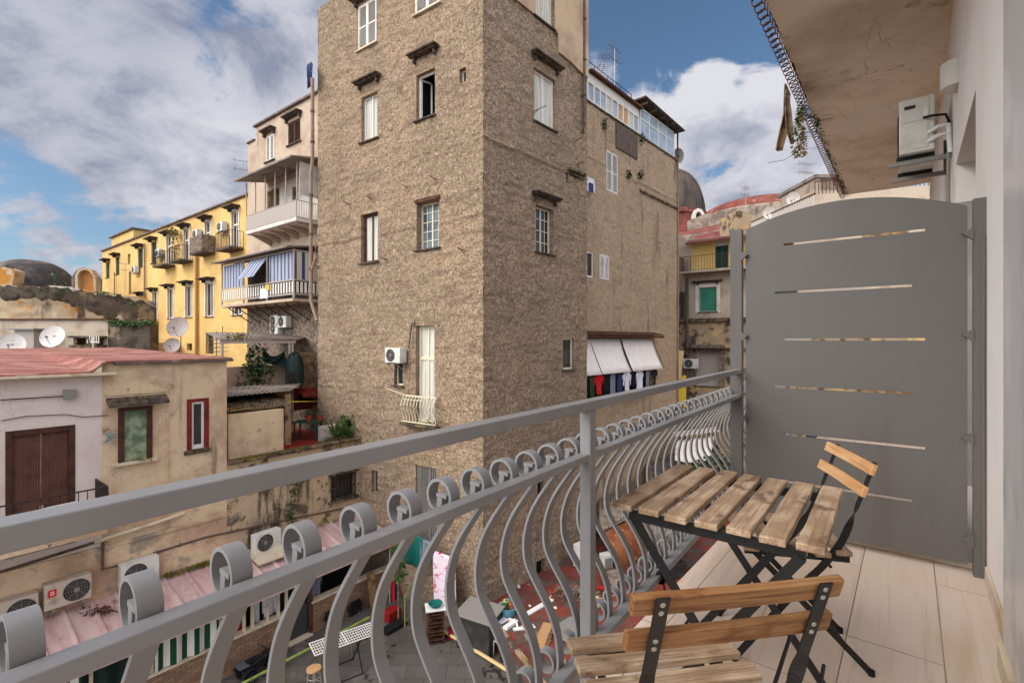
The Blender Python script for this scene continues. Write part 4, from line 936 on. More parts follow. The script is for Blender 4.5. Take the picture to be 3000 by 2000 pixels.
b = MB(); vq(b, YB.pt(ye, 0), YB.pt(ye, 0, -9), GZ, yt); vq(b, YB.pt(ye, 0, -9), YB.pt(y0, 0, -9), GZ, yt); vq(b, YB.pt(y0, 0), YB.pt(y0, 0, -9), GZ, yt); b.build('side_wall', 'yellow_paint', yellow)
for h, kind, corn, balc, k in ydef:
    if kind == 'open0': MB().fbox(YB, h[0], h[1], h[2], h[3], -.22, -.2).build('window', 'dark_glass', yellow); continue
    wd = window(yellow, YB, h[0], h[1], h[2], h[3], kind, dep=.12, lintel=(h[3]+.22 if corn else None), sill=(kind != 'door'), over=.28, proj=.55, **k)
    if kind in ('casement', 'door'):
        f = MB()
        f.fbox(YB, h[0]-.16, h[0], h[2], h[3]+.16, 0, .03); f.fbox(YB, h[1], h[1]+.16, h[2], h[3]+.16, 0, .03); f.fbox(YB, h[0], h[1], h[3], h[3]+.16, 0, .03)
        f.build('surround', 'white_paint', wd)
    if balc:
        s0, s1 = h[0]-.75, h[1]+.35; b = MB(); b.fbox(YB, s0, s1, h[2]-.16, h[2]-.02, 0.02, .85); bs_ = b.build('balcony', 'slab_dark', yellow, bevel=.02)
        b = MB()
        if balc == 'rail':
            rail_mb(b, YB, s0, s1, h[2], h[2]+1.0, .82, 14, .009); side_rail(b, YB, s0, 0.02, .82, h[2], h[2]+1.0, 5, .009); side_rail(b, YB, s1, 0.02, .82, h[2], h[2]+1.0, 5, .009); b.build('balcony_rail', 'iron_dark', bs_)
        else:
            b.fbox(YB, s0, s1, h[2], h[2]+1.05, .80, .84); b.fbox(YB, s0, s0+.03, h[2], h[2]+1.05, 0.02, .80); b.fbox(YB, s1-.03, s1, h[2], h[2]+1.05, .02, .80); b.build('balcony_screen', 'patch_plaster', bs_)
for x, m_, r_ in ((1122, 'yellow_paint', .07), (1520, 'yellow_paint', .10), (890, 'yellow_paint', .05)):
    u, v = ZA(x, 560 if x > 1000 else 780); s_, z_ = YB.sz(u, v); q = MB(); q.tube([YB.pt(s_, min(z_, yt-.5), .14), YB.pt(s_, GZ, .14)], r_, 8); q.build('drain_pipe', 'ochre_pipe' if x == 1520 else 'pipe_beige', yellow)
b = MB(); u0, v0 = ZA(805, 520); u1, v1 = ZA(970, 620); s0 = YB.sz(u1, v1)[0]; s1 = YB.sz(u0, v0)[0]-.0; b.fbox(YB, s0, s1, yt+.1, yt+1.3, -4, -.5); rb_ = b.build('roof_hut', 'yellow_paint', yellow)
b = MB(); b.fbox(YB, s0-.2, s1+.2, yt+1.3, yt+1.42, -4.2, -.3); b.build('hut_roof', 'roof_edge', rb_)
# units and trimmings on the yellow block
acp = make_ac('air_conditioner', 'small white unit hung beside the rightmost upper balcony door of the yellow block', .8, .6, .35, group='wall units on the yellow block')
first = True
for (x, y, lb) in ((1730, 435, None), (1538, 490, 'pale unit left of the screened balcony on the yellow block'), (1247, 635, 'small unit behind the leftmost railed balcony of the yellow block'), (1062, 760, 'white unit under a green shuttered window high on the yellow block')):
    s_, z_ = YB.sz(*ZA(x, y)); o = acp if first else copy_tree(acp); first = False; place(o, YB.pt(s_, z_-.3, .05), YB.rot(), lb)
def ivy(root_name, label, cat, parts, m='leaf_dark'):
    pass
q = MB(); s_, z_ = YB.sz(*ZA(1390, 480)); 
for i in range(5):
    leaves(q, YB.pt(s_-.1*i+.4, z_+.1*(2-i), .5), (.35, .35, .45), 90, .16)
leaves(q, YB.pt(s_-.35, z_-.8, .5), (.25, .25, .9), 150, .16)
tag(q.build('climbing_plant', 'dry_leaf'), 'brown creeper around a balcony door of the yellow block, second balcony from the left', 'plant')
ant = make_antenna('roof_antenna', 'many toothed antenna standing on the yellow roof beside the beige house', 2.6, 7, 'rooftop antennas', 2)
place(ant, YB.pt(YB.sz(540, 470)[0], yt+.1, -.5), .5)
o = copy_tree(ant); place(o, YB.pt(YB.sz(300, 660)[0], YB.sz(300, 672)[1], .4), 1.1, 'antenna bracketed low on the yellow wall, left of the row of white framed windows')
# ------------------------------------------------------------------ low red-roofed house across the yard
F1 = Fr(AB(0, -16)[:2], (SA, CA), (CA, -SA))
n1_ = Vector((F1.n.x, F1.n.y, 0))
def S1(u, o=0.0): return F1.sz(u, 800, o)[0]
def Z1(u, v, o=0.0): return F1.sz(u, v, o)[1]
lowh = thing('low_house', 'low house with faded red flat roof, pink and ochre walls and a brown door', 'house', tuple(F1.pt(S1(235), GZ)), F1.rot())
sA, sM, sB = S1(-700), S1(234), S1(521)
zpk, zbg = -.86, -.58
dr = hol(F1, 12, 172.5, 12, 990, 1330); dr = (dr[0], dr[1], -5.0, Z1(12, 991))
w1 = hol(F1, 271, 349.5, 271, 937, 1063); w2 = hol(F1, 429, 479, 429, 917, 1036)
wall_mb(F1, sA, sM, -5.3, zpk, [dr], .18, .16, .006, 41.0).build('wall', 'pink_paint', lowh)
wall_mb(F1, sM, sB, -5.3, zbg, [w1, w2], .16, .09, .018, 42.0, edge=(0, 0)).build('wall', 'low_plaster', lowh)
lw = MB()
wall_mb(F1, sA, sB, GZ, -5.3, [], .1, .12, .020, 43.0, ridges=((-6.0, .10, .03),)).build('lower_wall', 'base_plaster', lowh)
lw.fbox(F1, sA, sB, -5.36, -5.27, -.02, .05); lw.build('string_course', 'base_plaster', lowh, bevel=.01)
b = MB(); vq(b, F1.pt(sB, 0), F1.pt(sB, 0, -11), GZ, zbg); b.build('side_wall', 'low_plaster', lowh)
# faded roof: nearly flat slab with a slightly raised ragged edge
b = MB(); b.rn = False; vs = []; nx, ny = 90, 60
for j in range(ny+1):
    for i in range(nx+1):
        s_ = sA+(sB+.12-sA)*i/nx; o = .25-11.4*j/ny
        base = (zpk+.08 if s_ < sM-.3 else zbg+.06); k = min(1, max(0, (s_-(sM-.3))/.3)); base = (zpk+.08)*(1-k)+(zbg+.06)*k
        if s_ < sM-.3 or j > 2: pass
        q = j/ny; z = base+(-.30-base)*min(1, q*1.0)+.012*mnoise.noise(Vector((s_*.9, o*.7, 3)))+.008*mnoise.noise(Vector((s_*4, o*4, 7)))
        vs.append(F1.pt(s_, z, o if s_ < sM else min(o, .10)))
b.add(vs, [(j*(nx+1)+i, j*(nx+1)+i+1, (j+1)*(nx+1)+i+1, (j+1)*(nx+1)+i) for j in range(ny) for i in range(nx)], True)
ro = b.build('roof', 'red_roof', lowh); sm = ro.modifiers.new('th', 'SOLIDIFY'); sm.thickness = .06; sm.offset = -1
b = MB(); b.fbox(F1, sA, sM+.25, zpk-.02, zpk+.045, .0, .30); b.build('eave', 'sill_cream', ro, bevel=.01)
b = MB(); b.fbox(F1, sM+.25, sB+.14, zbg-.05, zbg+.02, .0, .14); b.build('eave', 'roof_edge', ro, bevel=.01)
# brown shutters-door
b = MB(); b.fbox(F1, dr[0], dr[0]+.12, dr[2], dr[3], -.14, .02); b.fbox(F1, dr[1]-.12, dr[1], dr[2], dr[3], -.14, .02); b.fbox(F1, dr[0]+.12, dr[1]-.12, dr[3]-.13, dr[3], -.14, .02)
d_ = b.build('door', 'brown_frame', lowh, bevel=.008)
for k in (0, 1):
    b = MB(); m0 = dr[0]+.12+(dr[1]-dr[0]-.24)*k/2; m1 = dr[0]+.12+(dr[1]-dr[0]-.24)*(k+1)/2
    b.fbox(F1, m0+.004, m1-.004, dr[2], dr[3]-.13, -.10, -.07); n = 11
    for i in range(n):
        a = m0+(m1-m0)*i/n; b.fbox(F1, a+.012, a+(m1-m0)/n-.012, dr[2], dr[3]-.14, -.07, -.052)
    b.fbox(F1, m0+.005, m1-.005, dr[2]+1.45, dr[2]+1.47, -.07, -.048)
    b.build('door_leaf', 'brown_wood', d_)
b = MB(); mm = (dr[0]+dr[1])/2; zz = Z1(105, 1320/1.0) if False else dr[3]-1.95; b.fbox(F1, mm-.03, mm+.03, zz, zz+.10, -.05, -.01); b.build('padlock', 'aluminium', d_)
# louvred window with timber frame
def frame_of(fr, h, t, m, parent, name='window', o0=-.12, o1=.03):
    b = MB(); b.fbox(fr, h[0], h[0]+t, h[2], h[3], o0, o1); b.fbox(fr, h[1]-t, h[1], h[2], h[3], o0, o1); b.fbox(fr, h[0]+t, h[1]-t, h[3]-t*.7, h[3], o0, o1); return b.build(name, m, parent)
wf = frame_of(F1, w1, .13, 'brown_frame', lowh)
b = MB(); z = w1[2]+.02
while z < w1[3]-.12:
    b.obox(F1.pt(w1[0]+.13, z, -.02), F1.pt(w1[1]-.13, 0, 0)-F1.pt(w1[0]+.13, 0, 0), n1_*-.03+Vector((0, 0, .046)), (0, 0, .008)); z += .056
for k in (0, .333, .667, 1): q = w1[0]+.13+(w1[1]-w1[0]-.26)*k; b.fbox(F1, q-.012, q+.012, w1[2], w1[3]-.09, -.055, -.01)
b.build('shutter', 'olive_shutter', wf); MB().fbox(F1, w1[0]+.1, w1[1]-.1, w1[2], w1[3]-.05, -.10, -.09).build('pane', 'dark_glass', wf)
b = MB(); b.fbox(F1, w1[0]-.12, w1[1]+.12, w1[2]-.08, w1[2]-.002, -.1, .12); b.build('sill', 'sill_cream', wf, bevel=.015)
b = MB(); leaves(b, F1.pt((w1[0]+w1[1])/2+.05, w1[2]+.03, .10), (.40, .07, .05), 260, .04); b.build('moss', 'moss', wf)
b = MB(); b.prism([F1.pt(w1[0]-.25, w1[3]+.20, .0), F1.pt(w1[0]-.25, w1[3]+.28, .0), F1.pt(w1[0]-.25, w1[3]+.12, .30), F1.pt(w1[0]-.25, w1[3]+.06, .30)], F1.pt(w1[1]+.32, 0)-F1.pt(w1[0]-.25, 0)); b.build('stone_hood', 'slab_dark', wf)
b = MB(); leaves(b, F1.pt((w1[0]+w1[1])/2, w1[3]+.27, .07), (.55, .06, .04), 200, .04); b.build('moss', 'dry_leaf', wf)
wf = frame_of(F1, (w2[0], w2[1], w2[2], w2[3]), .12, 'red_frame', lowh)
i2 = (w2[0]+.12, w2[1]-.12, w2[2]+.03, w2[3]-.10)
b = MB(); t = .06
for q in ((i2[0], i2[0]+t, i2[2], i2[3]), (i2[1]-t, i2[1], i2[2], i2[3]), (i2[0]+t, i2[1]-t, i2[2], i2[2]+.12), (i2[0]+t, i2[1]-t, i2[3]-t, i2[3])): b.fbox(F1, *q, -.08, -.02)
b.build('sash', 'white_frame', wf); MB().fbox(F1, i2[0]+.03, i2[1]-.03, i2[2]+.05, i2[3]-.03, -.06, -.05).build('pane', 'dark_glass', wf)
b = MB(); b.fbox(F1, w2[0]-.08, w2[1]+.05, w2[2]-.10, w2[2]+.02, -.1, .08); b.build('sill', 'mossy_ledge', wf, bevel=.02)
# raised plaster panel edges + wires
b = MB(); zt = Z1(379, 905-.0); 
b.fbox(F1, sM+.05, S1(385), Z1(300, 905), Z1(300, 898), .0, .035); b.fbox(F1, S1(383), S1(386), -5.2, Z1(300, 905), .0, .03); b.build('plaster_band', 'low_plaster', lowh)
def cable(name, m, pts, r, label, cat='cable', group=None):
    q = MB(); q.tube(pts, r, 6); return tag(q.build(name, m), label, cat, group)
cable('cable', 'cable', [F1.pt(S1(u), Z1(u, v), .05) for u, v in ((0, 918), (80, 913), (160, 908), (168, 902))], .014, 'dark cable clipped along the pink wall just under the red roof', group='cables on the low house')
cable('cable', 'wire', [F1.pt(S1(u), Z1(u, v), .03) for u, v in ((3, 965), (60, 955), (150, 951), (190, 957), (246, 953))], .012, 'thin pinkish cable sagging across the pink wall above the brown door', group='cables on the low house')
b = MB(); q_, z_ = F1.sz(160, 905); b.fbox(F1, q_-.14, q_+.1, z_-.1, z_+.12, .06, .16); tag(b.build('junction_box', 'ac_grey'), 'small grey junction box on the pink wall under the red roof edge', 'box')
b = MB(); q_, z_ = F1.sz(251, 1003); leaves(b, F1.pt(q_, z_, .05), (.10, .04, .16), 50, .09); tag(b.build('plastic_scrap', 'blue_plastic'), 'blue plastic scrap snagged between the pink wall and the louvred window', 'scrap')
# little balcony in front of the brown door
wq, wz = F1.sz(220, 1097)
pj = .9
for i in range(30):
    if F1.sz(247, 1117, pj)[0] < wq: break
    pj += .05
zt = (wz+F1.sz(247, 1117, pj)[1])/2; zf = zt-1.0
b = MB(); b.fbox(F1, sA, wq, zf-.14, zf-.01, .01, pj+.03); bs_ = b.build('balcony', 'base_plaster', lowh, bevel=.01)
b = MB(); b.fbox(F1, sA, wq, zt-.03, zt, pj-.02, pj+.02); n = 34
s_ = wq-.06
while s_ > sA: b.fbox(F1, s_-.008, s_+.008, zf, zt-.03, pj-.008, pj+.008); s_ -= .16
side_rail(b, F1, wq, .0, pj, zf, zt, 7, .014); b.build('balcony_rail', 'iron_dark', bs_)
cable('clothes_line', 'white_frame', [F1.pt(S1(u, pj+.1), Z1(u, v, pj+.1), pj+.1) for u, v in ((-10, 1199), (40, 1184), (110, 1165), (176, 1151))], .010, 'white clothes line strung along the dark rail in front of the brown door', 'clothes line')
# pipes on lower wall
cable('waste_pipe', 'sill_cream', [F1.pt(S1(u), Z1(u, v), .10) for u, v in ((215, 1243), (250, 1231), (338, 1204), (420, 1176))], .05, 'cream waste pipe sloping along the stained lower wall behind the railing', 'pipe')
cable('wall_conduit', 'pipe_dark', [F1.pt(S1(u), Z1(u, v), .03) for u, v in ((-30, 1322), (228, 1241))], .035, 'dark mossy conduit along the stained wall above the unit with the red sticker', 'pipe')
cable('wall_conduit', 'pipe_dark', [F1.pt(S1(u), Z1(u, v), .03) for u, v in ((352, 1269), (470, 1233), (640, 1196), (822, 1160))], .03, 'long dark conduit across the lower wall above the pink sheet roof', 'pipe')
cable('drop_pipe', 'pipe_dark', [F1.pt(S1(u), Z1(u, v), .06) for u, v in ((234, 1236), (234, 1306), (280, 1293))], .03, 'black pipe dropping from the cream waste pipe to an outdoor unit', 'pipe')
# ------------------------------------------------------------------ terrace beyond, between the low house and the tower
PZ = -3.70; TFZ = -3.92
terr = thing('terrace_house', 'mossy walled roof terrace with red floor between the red-roofed house and the tower', 'terrace', tuple(F1.pt(S1(670), GZ)), F1.rot())
sC = S1(828); bw_ = hol(F1, 760, 814, 760, 1096, 1152)
wall_mb(F1, sB+.002, sC, GZ, PZ-.1, [bw_], .22, .09, .02, 44.0).build('wall', 'mossy_wall', terr)
b = MB(); b.fbox(F1, sB+.01, sC, PZ-.1, PZ, -.25, .10); b.build('coping', 'mossy_ledge', terr, bevel=.025)
b = MB()
for i in range(26): q = S1(530)+ (S1(700)-S1(530))*random.random()**1.2; leaves(b, F1.pt(q, PZ+.02, .02-.1*random.random()), (.16, .08, .05), 40, .045)
b.build('moss', 'moss', terr)
gw = MB()
x0, x1_ = bw_[0], bw_[1]
gw.fbox(F1, x0, x1_, bw_[2], bw_[3], -.2, -.18); g_ = gw.build('window', 'dark_glass', terr)
gw = MB(); n = 7
for i in range(n+1): q = x0+(x1_-x0)*i/n; gw.fbox(F1, q-.02, q+.02, bw_[2], bw_[3]+.02, .03, .06)
for z in (bw_[2]+.02, (bw_[2]+bw_[3])/2, bw_[3]-.04): gw.fbox(F1, x0-.03, x1_+.03, z-.015, z+.015, .01, .03)
gw.build('window_bars', 'iron_dark', g_)
b = MB(); b.fbox(F1, x0-.12, x1_+.12, bw_[2]-.08, bw_[2], -.1, .12); b.fbox(F1, x0-.12, x1_+.12, bw_[3]+.04, bw_[3]+.10, -.0, .14); b.build('sill', 'mossy_ledge', g_, bevel=.015)
b = MB(); b.quad(*[tuple(F1.pt(a, TFZ, o)) for a, o in ((sB, -.0), (sC+.6, .0), (sC+3.5, -9), (sB, -9))]); b.build('floor', 'red_floor', terr)
s5, s6 = S1(524, -.35), S1(652, -.35); zt5 = Z1(600, 944, -.35)
b = MB(); b.fbox(F1, s5, s6, TFZ, zt5, -1.2, -.35); b.build('low_wall', 'low_plaster', terr, bevel=.02)
# back walls of the terrace
b = MB(); b.fbox(F1, sB+.01, S1(672, -4.2), TFZ, Z1(600, 840, -4.2), -4.5, -4.2); b.build('back_wall', 'beige_paint', terr)
b = MB(); s7 = S1(654, -1.9); b.fbox(F1, s7, s7+.25, TFZ, Z1(654, 905, -1.9), -4.19, -1.9); b.build('partition_wall', 'mossy_wall', terr)
b = MB(); s8 = S1(692, -6.0); b.fbox(F1, s8, sC+3, TFZ, 1.0, -6.3, -6.0); b.build('back_wall', 'beige_paint', terr)
b = MB(); b.fbox(F1, S1(690, -3.6), S1(742, -3.6), Z1(700, 893, -3.6)-.0, Z1(700, 893, -3.6)+1.55, -3.7, -3.6); b.build('board_wall', 'old_wood', terr)
b = MB(); q0_, q1_ = S1(686, -3.2), S1(742, -3.2); zt = Z1(700, 894, -3.2); n = 12
for i in range(n):
    a = q0_+(q1_-q0_)*i/n; c = q0_+(q1_-q0_)*(i+1)/n; b.prism([F1.pt(a, zt, -3.5), F1.pt(c, zt, -3.5), F1.pt(c, zt-.22, -2.9), F1.pt((a+c)/2, zt-.34, -2.85), F1.pt(a, zt-.22, -2.9)], (0, 0, .012))
b.build('awning', 'red_frame', terr)
b = MB(); b.fbox(F1, q0_, q1_+.6, Z1(700, 940, -3.8), zt, -3.9, -3.8); b.build('red_wall', 'red_frame', terr); b = MB(); b.fbox(F1, q0_+.3, q1_+.6, Z1(700, 925, -3.8), zt-.3, -3.8, -3.75); b.build('opening', 'dark_room', terr)
# sheets
def sheet(name, m, pts, th, label, cat, ribs=0, group=None, root=None):
    """corrugated/flat sheet through four points (a,b,c,d)"""
    a, b_, c, d = [Vector(p) for p in pts]; q = MB(); n = max(2, ribs*4); vs = []; nn = (b_-a).cross(d-a).normalized()
    if nn.z < 0: nn = -nn
    for j in range(2):
        for i in range(n+1):
            t = i/n; p = (a+(b_-a)*t) if j == 0 else (d+(c-d)*t); vs.append(p+nn*(.02*sin(t*ribs*2*pi) if ribs else 0))
    q.add(vs, [(i, i+1, n+2+i, n+1+i) for i in range(n)], bool(ribs))
    q.rn = False
    o = q.build(name, m, root); s_ = o.modifiers.new('th', 'SOLIDIFY'); s_.thickness = th
    if label: tag(o, label, cat, group)
    return o
zc = Z1(640, 890, -2.2)
sheet('canopy_sheet', 'grey_sheet', [F1.pt(S1(505, -1.4), zc-.05, -1.2), F1.pt(S1(660, -1.4), zc-.02, -1.2), F1.pt(S1(700, -3.4), zc+.05, -3.4), F1.pt(S1(505, -3.4), zc+.05, -3.4)], .03, None, None, 14, root=terr)
zc = zt5+.05
sheet('canopy_sheet', 'mossy_ledge', [F1.pt(s5, zc+.02, -.45), F1.pt(s6+.35, zc+.02, -.45), F1.pt(s6+.6, zc+.35, -2.4), F1.pt(s5, zc+.35, -2.4)], .02, None, None, 20, root=terr)
for i, u in enumerate((560, 600, 640)):
    cable('clothes_line', 'yellow_plastic', [F1.pt(S1(530, -.5), zt5+.10+.03*i, -.5-.3*i), F1.pt(S1(665, -.9), zt5+.12, -1.0-.2*i), F1.pt(S1(735, -3), Z1(735, 921, -3), -3)], .010, ('yellow clothes line nearest the parapet', 'middle yellow clothes line over the mossy sheet', 'yellow clothes line farthest from the parapet')[i], 'clothes line', 'yellow clothes lines on the terrace')
# upper canopy on posts
cp = thing('patio_canopy', 'wide weathered canopy on grey posts over the tarpaulin and plants, left of the tower', 'canopy', tuple(F1.pt(S1(620, -4), -2)))
zk = Z1(640, 779, -3.6)
sheet('roof_sheet', 'grey_sheet', [F1.pt(S1(505, -3.4), zk-.02, -3.4), F1.pt(S1(680, -3.4), zk, -3.4), F1.pt(S1(760, -6.5), zk+.32, -6.8), F1.pt(S1(490, -6), zk+.30, -6.8)], .03, None, None, 24, root=cp)
q = MB(); q.fbox(F1, S1(505, -3.4), S1(680, -3.4), zk-.16, zk-.05, -3.5, -3.42); q.build('beam', 'grey_frame', cp)
for u in (510, 665, 672): q = MB(); q.tube([F1.pt(S1(u, -3.45), zk-.1, -3.45), F1.pt(S1(u, -3.45), -3.0, -3.45)], .05, 8); q.build('post', 'grey_frame', cp)
q = MB(); leaves(q, F1.pt(S1(545, -3.6), zk+.12, -3.8), (.5, .3, .14), 120, .16); tag(q.build('weed', 'dry_leaf'), 'tuft of weeds growing on the edge of the weathered canopy', 'plant')
# tarp
q = MB(); q.rn = False; vs = []; nn = 16
a, b_, c, d = F1.pt(S1(597, -4), Z1(597, 797, -4), -3.9), F1.pt(S1(652, -4), Z1(652, 800, -4), -3.9), F1.pt(S1(652, -4), Z1(652, 843, -4), -3.7), F1.pt(S1(604, -4), Z1(604, 833, -4), -3.9)
for j in range(nn+1):
    for i in range(nn+1):
        s_, t = i/nn, j/nn; p = (a*(1-s_)+b_*s_)*(1-t)+(d*(1-s_)+c*s_)*t; p = p+n1_*(.09*sin(s_*9+t*7)+.06*mnoise.noise(Vector((s_*5, t*5, 1))))+Vector((0, 0, -.35*sin(pi*s_)*(1-t)*1.0)); vs.append(p)
q.add(vs, [(j*(nn+1)+i, j*(nn+1)+i+1, (j+1)*(nn+1)+i+1, (j+1)*(nn+1)+i) for j in range(nn) for i in range(nn)], True)
tag(q.build('tarpaulin', 'tarp_green'), 'dark green tarpaulin sagging under the weathered canopy', 'tarpaulin')
q = MB(); p = F1.pt(S1(677, -3.3), Z1(677, 885, -3.3), -3.3); hh = Z1(677, 812, -3.3)-p.z
q.lathe([(.001, 0), (.32, .02), (.36, hh*.3), (.34, hh*.7), (.22, hh*.95), (.05, hh), (.001, hh+.02)], p, 18); um = q.build('cloth_cover', 'tarp_green')
for v_ in um.data.vertices: v_.co *= 1+.12*sin(7*atan2(v_.co.y, v_.co.x))*(0 if abs(v_.co.x)+abs(v_.co.y) < .01 else 1)*.5
tag(um, 'closed dark green sunshade cover standing behind the black railing', 'sunshade')
q = MB(); rail_mb(q, F1, S1(660, -3.0), S1(694, -3.0), Z1(670, 888, -3), Z1(670, 856, -3), -3.0, 8, .015); tag(q.build('terrace_railing', 'iron_dark'), 'short black railing in front of the closed green sunshade', 'railing')
# plants behind the sheets
for (u, v, r, n, lb) in ((590, 820, .42, 380, 'tall leafy plant beside the green tarpaulin'), (575, 872, .5, 420, 'bushy plant under the tall leafy plant behind the grey sheet'), (552, 878, .34, 220, 'small bush left of the leafy plants behind the grey sheet'), (605, 855, .4, 300, 'leafy bush between tarpaulin and cream wall')):
    p = at(u, v, 19.4); t_ = thing('potted_plant', lb, 'plant', (p.x, p.y, p.z-r), 0, 'plants behind the grey sheet')
    q = MB(); leaves(q, p, (r, r, r*1.5), n, .17); q.build('foliage', 'leaf_dark', t_); q = MB(); q.tube([p-Vector((0, 0, r*1.9)), p+Vector((.05, 0, r))], .025, 6); q.build('stem', 'old_wood', t_)
# green table with pots
TBp = F1.pt(S1(707, -2.2), TFZ, -2.2); tb = thing('garden_table', 'dark green plastic table standing on the red terrace floor', 'table', tuple(TBp), F1.rot())
q = MB(); q.obox(TBp+Vector((-.5, -.32, .70)), (1.0, 0, 0), (0, .64, 0), (0, 0, .04)); q.build('table_top', 'green_plastic', tb, bevel=.01)
for x in (-.44, .40):
    for y in (-.28, .22): q = MB(); q.obox(TBp+Vector((x, y, 0)), (.05, 0, 0), (0, .05, 0), (0, 0, .7)); q.build('leg', 'green_plastic', tb)
potted('potted_plant', 'terracotta pot with small plant at the middle of the green terrace table', TBp+Vector((.05, -.05, .742)), .13, .3, n=90, size=.08, group='pots on the terrace table')
potted('potted_plant', 'terracotta pot at the right end of the green terrace table', TBp+Vector((.42, .12, .742)), .11, .22, n=70, size=.07, group='pots on the terrace table')
q = MB(); q.fbox(F1, S1(737, -1.4), S1(775, -1.4)-.0, TFZ, Z1(750, 978, -1.4), -1.6, -1.4); q.build('white_wall', 'pink_paint', terr); q = MB(); q.fbox(F1, S1(700, -4.6), S1(742, -4.6), Z1(700, 950, -4.6)-.3, Z1(700, 950, -4.6), -5, -4.6); q.build('white_wall', 'pink_paint', terr)
for (u, v, h, st, lb, n, m_, rd) in ((772, 1000, .95, 'b', 'spiky palm behind the parapet in front of the tower', 60, 'leaf_green', .07), (795, 997, .9, 'l', 'broad leafed plant right of the spiky palm on the parapet', 200, 'leaf_green', .2), (812, 990, .85, 'l', 'tall leafy plant against the tower wall at the parapet end', 170, 'leaf_dark', .22)):
    o_ = -.55; s_ = S1(u, o_); potted('potted_plant', lb, F1.pt(s_, PZ-.25, o_), .14, h, m_, 'terracotta', 'blade' if st == 'b' else 'leaf', n, 'plants on the terrace parapet', rd, 'plant')
# ------------------------------------------------------------------ lean-to with the pink sheet roof
OE, OW = 2.1, 1.9; ZE, ZT = -7.05, -6.60
lt = thing('lean_to', 'brick fronted lean-to with pink sheet metal roof along the yard', 'shed', tuple(F1.pt(S1(400), GZ)), F1.rot())
sL, sR = S1(70), 11.42
TLs = lambda o: TL  # tower face limits the roof to the right
def tower_lim(o):
    # a-coordinate where the tower's left face crosses the plane offset o
    p0 = F1.O+F1.n*o; A = Vector(C2); d = TL.d; D_ = F1.d
    det = D_.x*(-d.y)+D_.y*d.x; r = A-p0; return (r.x*(-d.y)+r.y*d.x)/det
q = MB(); q.rn = False; vs = []; P_ = .52; ss = []
s_ = sL
while s_ < 13.2: ss += [(s_, 0), (s_+.035, .05), (s_+.075, .05), (s_+.11, 0)]; s_ += P_
js = 9
for j in range(js+1):
    t = j/js; o = OE+.14-(OE+.14)*t; lim = tower_lim(o)
    for (a, hh) in ss: vs.append(F1.pt(min(a, lim), ZE-.03+(ZT-ZE+.03)*t+hh*(1 if a < lim else 0)+.012*mnoise.noise(Vector((a*1.3, t*3, 0))), o))
k = len(ss); q.add(vs, [(j*k+i, j*k+i+1, (j+1)*k+i+1, (j+1)*k+i) for j in range(js) for i in range(k-1)])
ro = q.build('roof', 'pink_metal', lt); sm = ro.modifiers.new('th', 'SOLIDIFY'); sm.thickness = .02; sm.offset = -1
q = MB(); q.fbox(F1, sL, tower_lim(OE+.12), ZE-.16, ZE-.055, OE+.145, OE+.16); q.build('eave_trim', 'pink_metal', ro)
def SW(u, v): return F1.sz(u, v, OW)
zs_ = -8.12
d0, d1 = SW(660, 1480)[0], SW(715, 1450)[0]
wall_parts = [(sL, d0), (d1, tower_lim(OW))]
for a, c in wall_parts:
    q = MB(); q.fbox(F1, a, c, GZ, zs_, OW-.18, OW); q.build('brick_wall', 'brick_clad', lt)
    q = MB(); q.fbox(F1, a, c, zs_, zs_+.06, OW-.22, OW+.05); q.build('sill', 'sill_cream', lt, bevel=.008)
def SX(zx): return SW(470.4+.275*zx, 1440)[0]
posts = [SX(335), SX(405), SX(532), SX(622), SX(900), SX(1285), S1(350, OW), S1(505, OW), S1(210, OW), d0]
for p in posts: q = MB(); q.fbox(F1, p-.035, p+.035, zs_+.06, ZE-.06, OW-.1, OW-.03); q.build('post', 'sill_cream', lt)
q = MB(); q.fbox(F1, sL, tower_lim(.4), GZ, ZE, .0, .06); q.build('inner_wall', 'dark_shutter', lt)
q = MB(); q.fbox(F1, d0-.0, d1+.0, GZ+.005, GZ+.05, OW-.25, OW+.12); q.build('threshold', 'sill_cream', lt)
q = MB(); q.fbox(F1, d1-.05, d1+.04, GZ+.05, ZE-.06, OW-.1, OW+.02); q.build('door_post', 'rust', lt)
q = MB(); q.fbox(F1, d0+.04, d1-.08, GZ+.06, GZ+1.0, OW-.12, OW-.09); q.build('door', 'mesh_dark', lt)
# moss line at the top of the pink roof
q = MB()
for i in range(60):
    u = random.choice((random.uniform(372, 452), random.uniform(452, 480), random.uniform(640, 825), random.uniform(380, 470))); leaves(q, F1.pt(S1(u), ZT+.07, .10), (.18, .10, .06), 34, .05)
tag(q.build('moss', 'moss'), 'yellow green moss growing where the pink sheet roof meets the wall', 'moss')
q = MB(); leaves(q, F1.pt(S1(205), ZT-.05, .45), (.55, .22, .06), 420, .07); tag(q.build('dead_leaves', 'rust'), 'heap of rusty dead leaves on the pink roof below the red sticker unit', 'leaves')
# climbing plant on the wall
q = MB()
for i in range(22): t = i/21; leaves(q, F1.pt(S1(668+9*sin(t*7)), Z1(668, 1090+115*t), .09), (.26, .08, .28), 34, .09)
for i in range(8): leaves(q, F1.pt(S1(640+10*i), Z1(690, 1080+8*(i % 3)), .08), (.22, .06, .14), 26, .08)
tag(q.build('climbing_plant', 'leaf_dark'), 'dark creeper climbing the lower wall left of the barred window', 'plant')
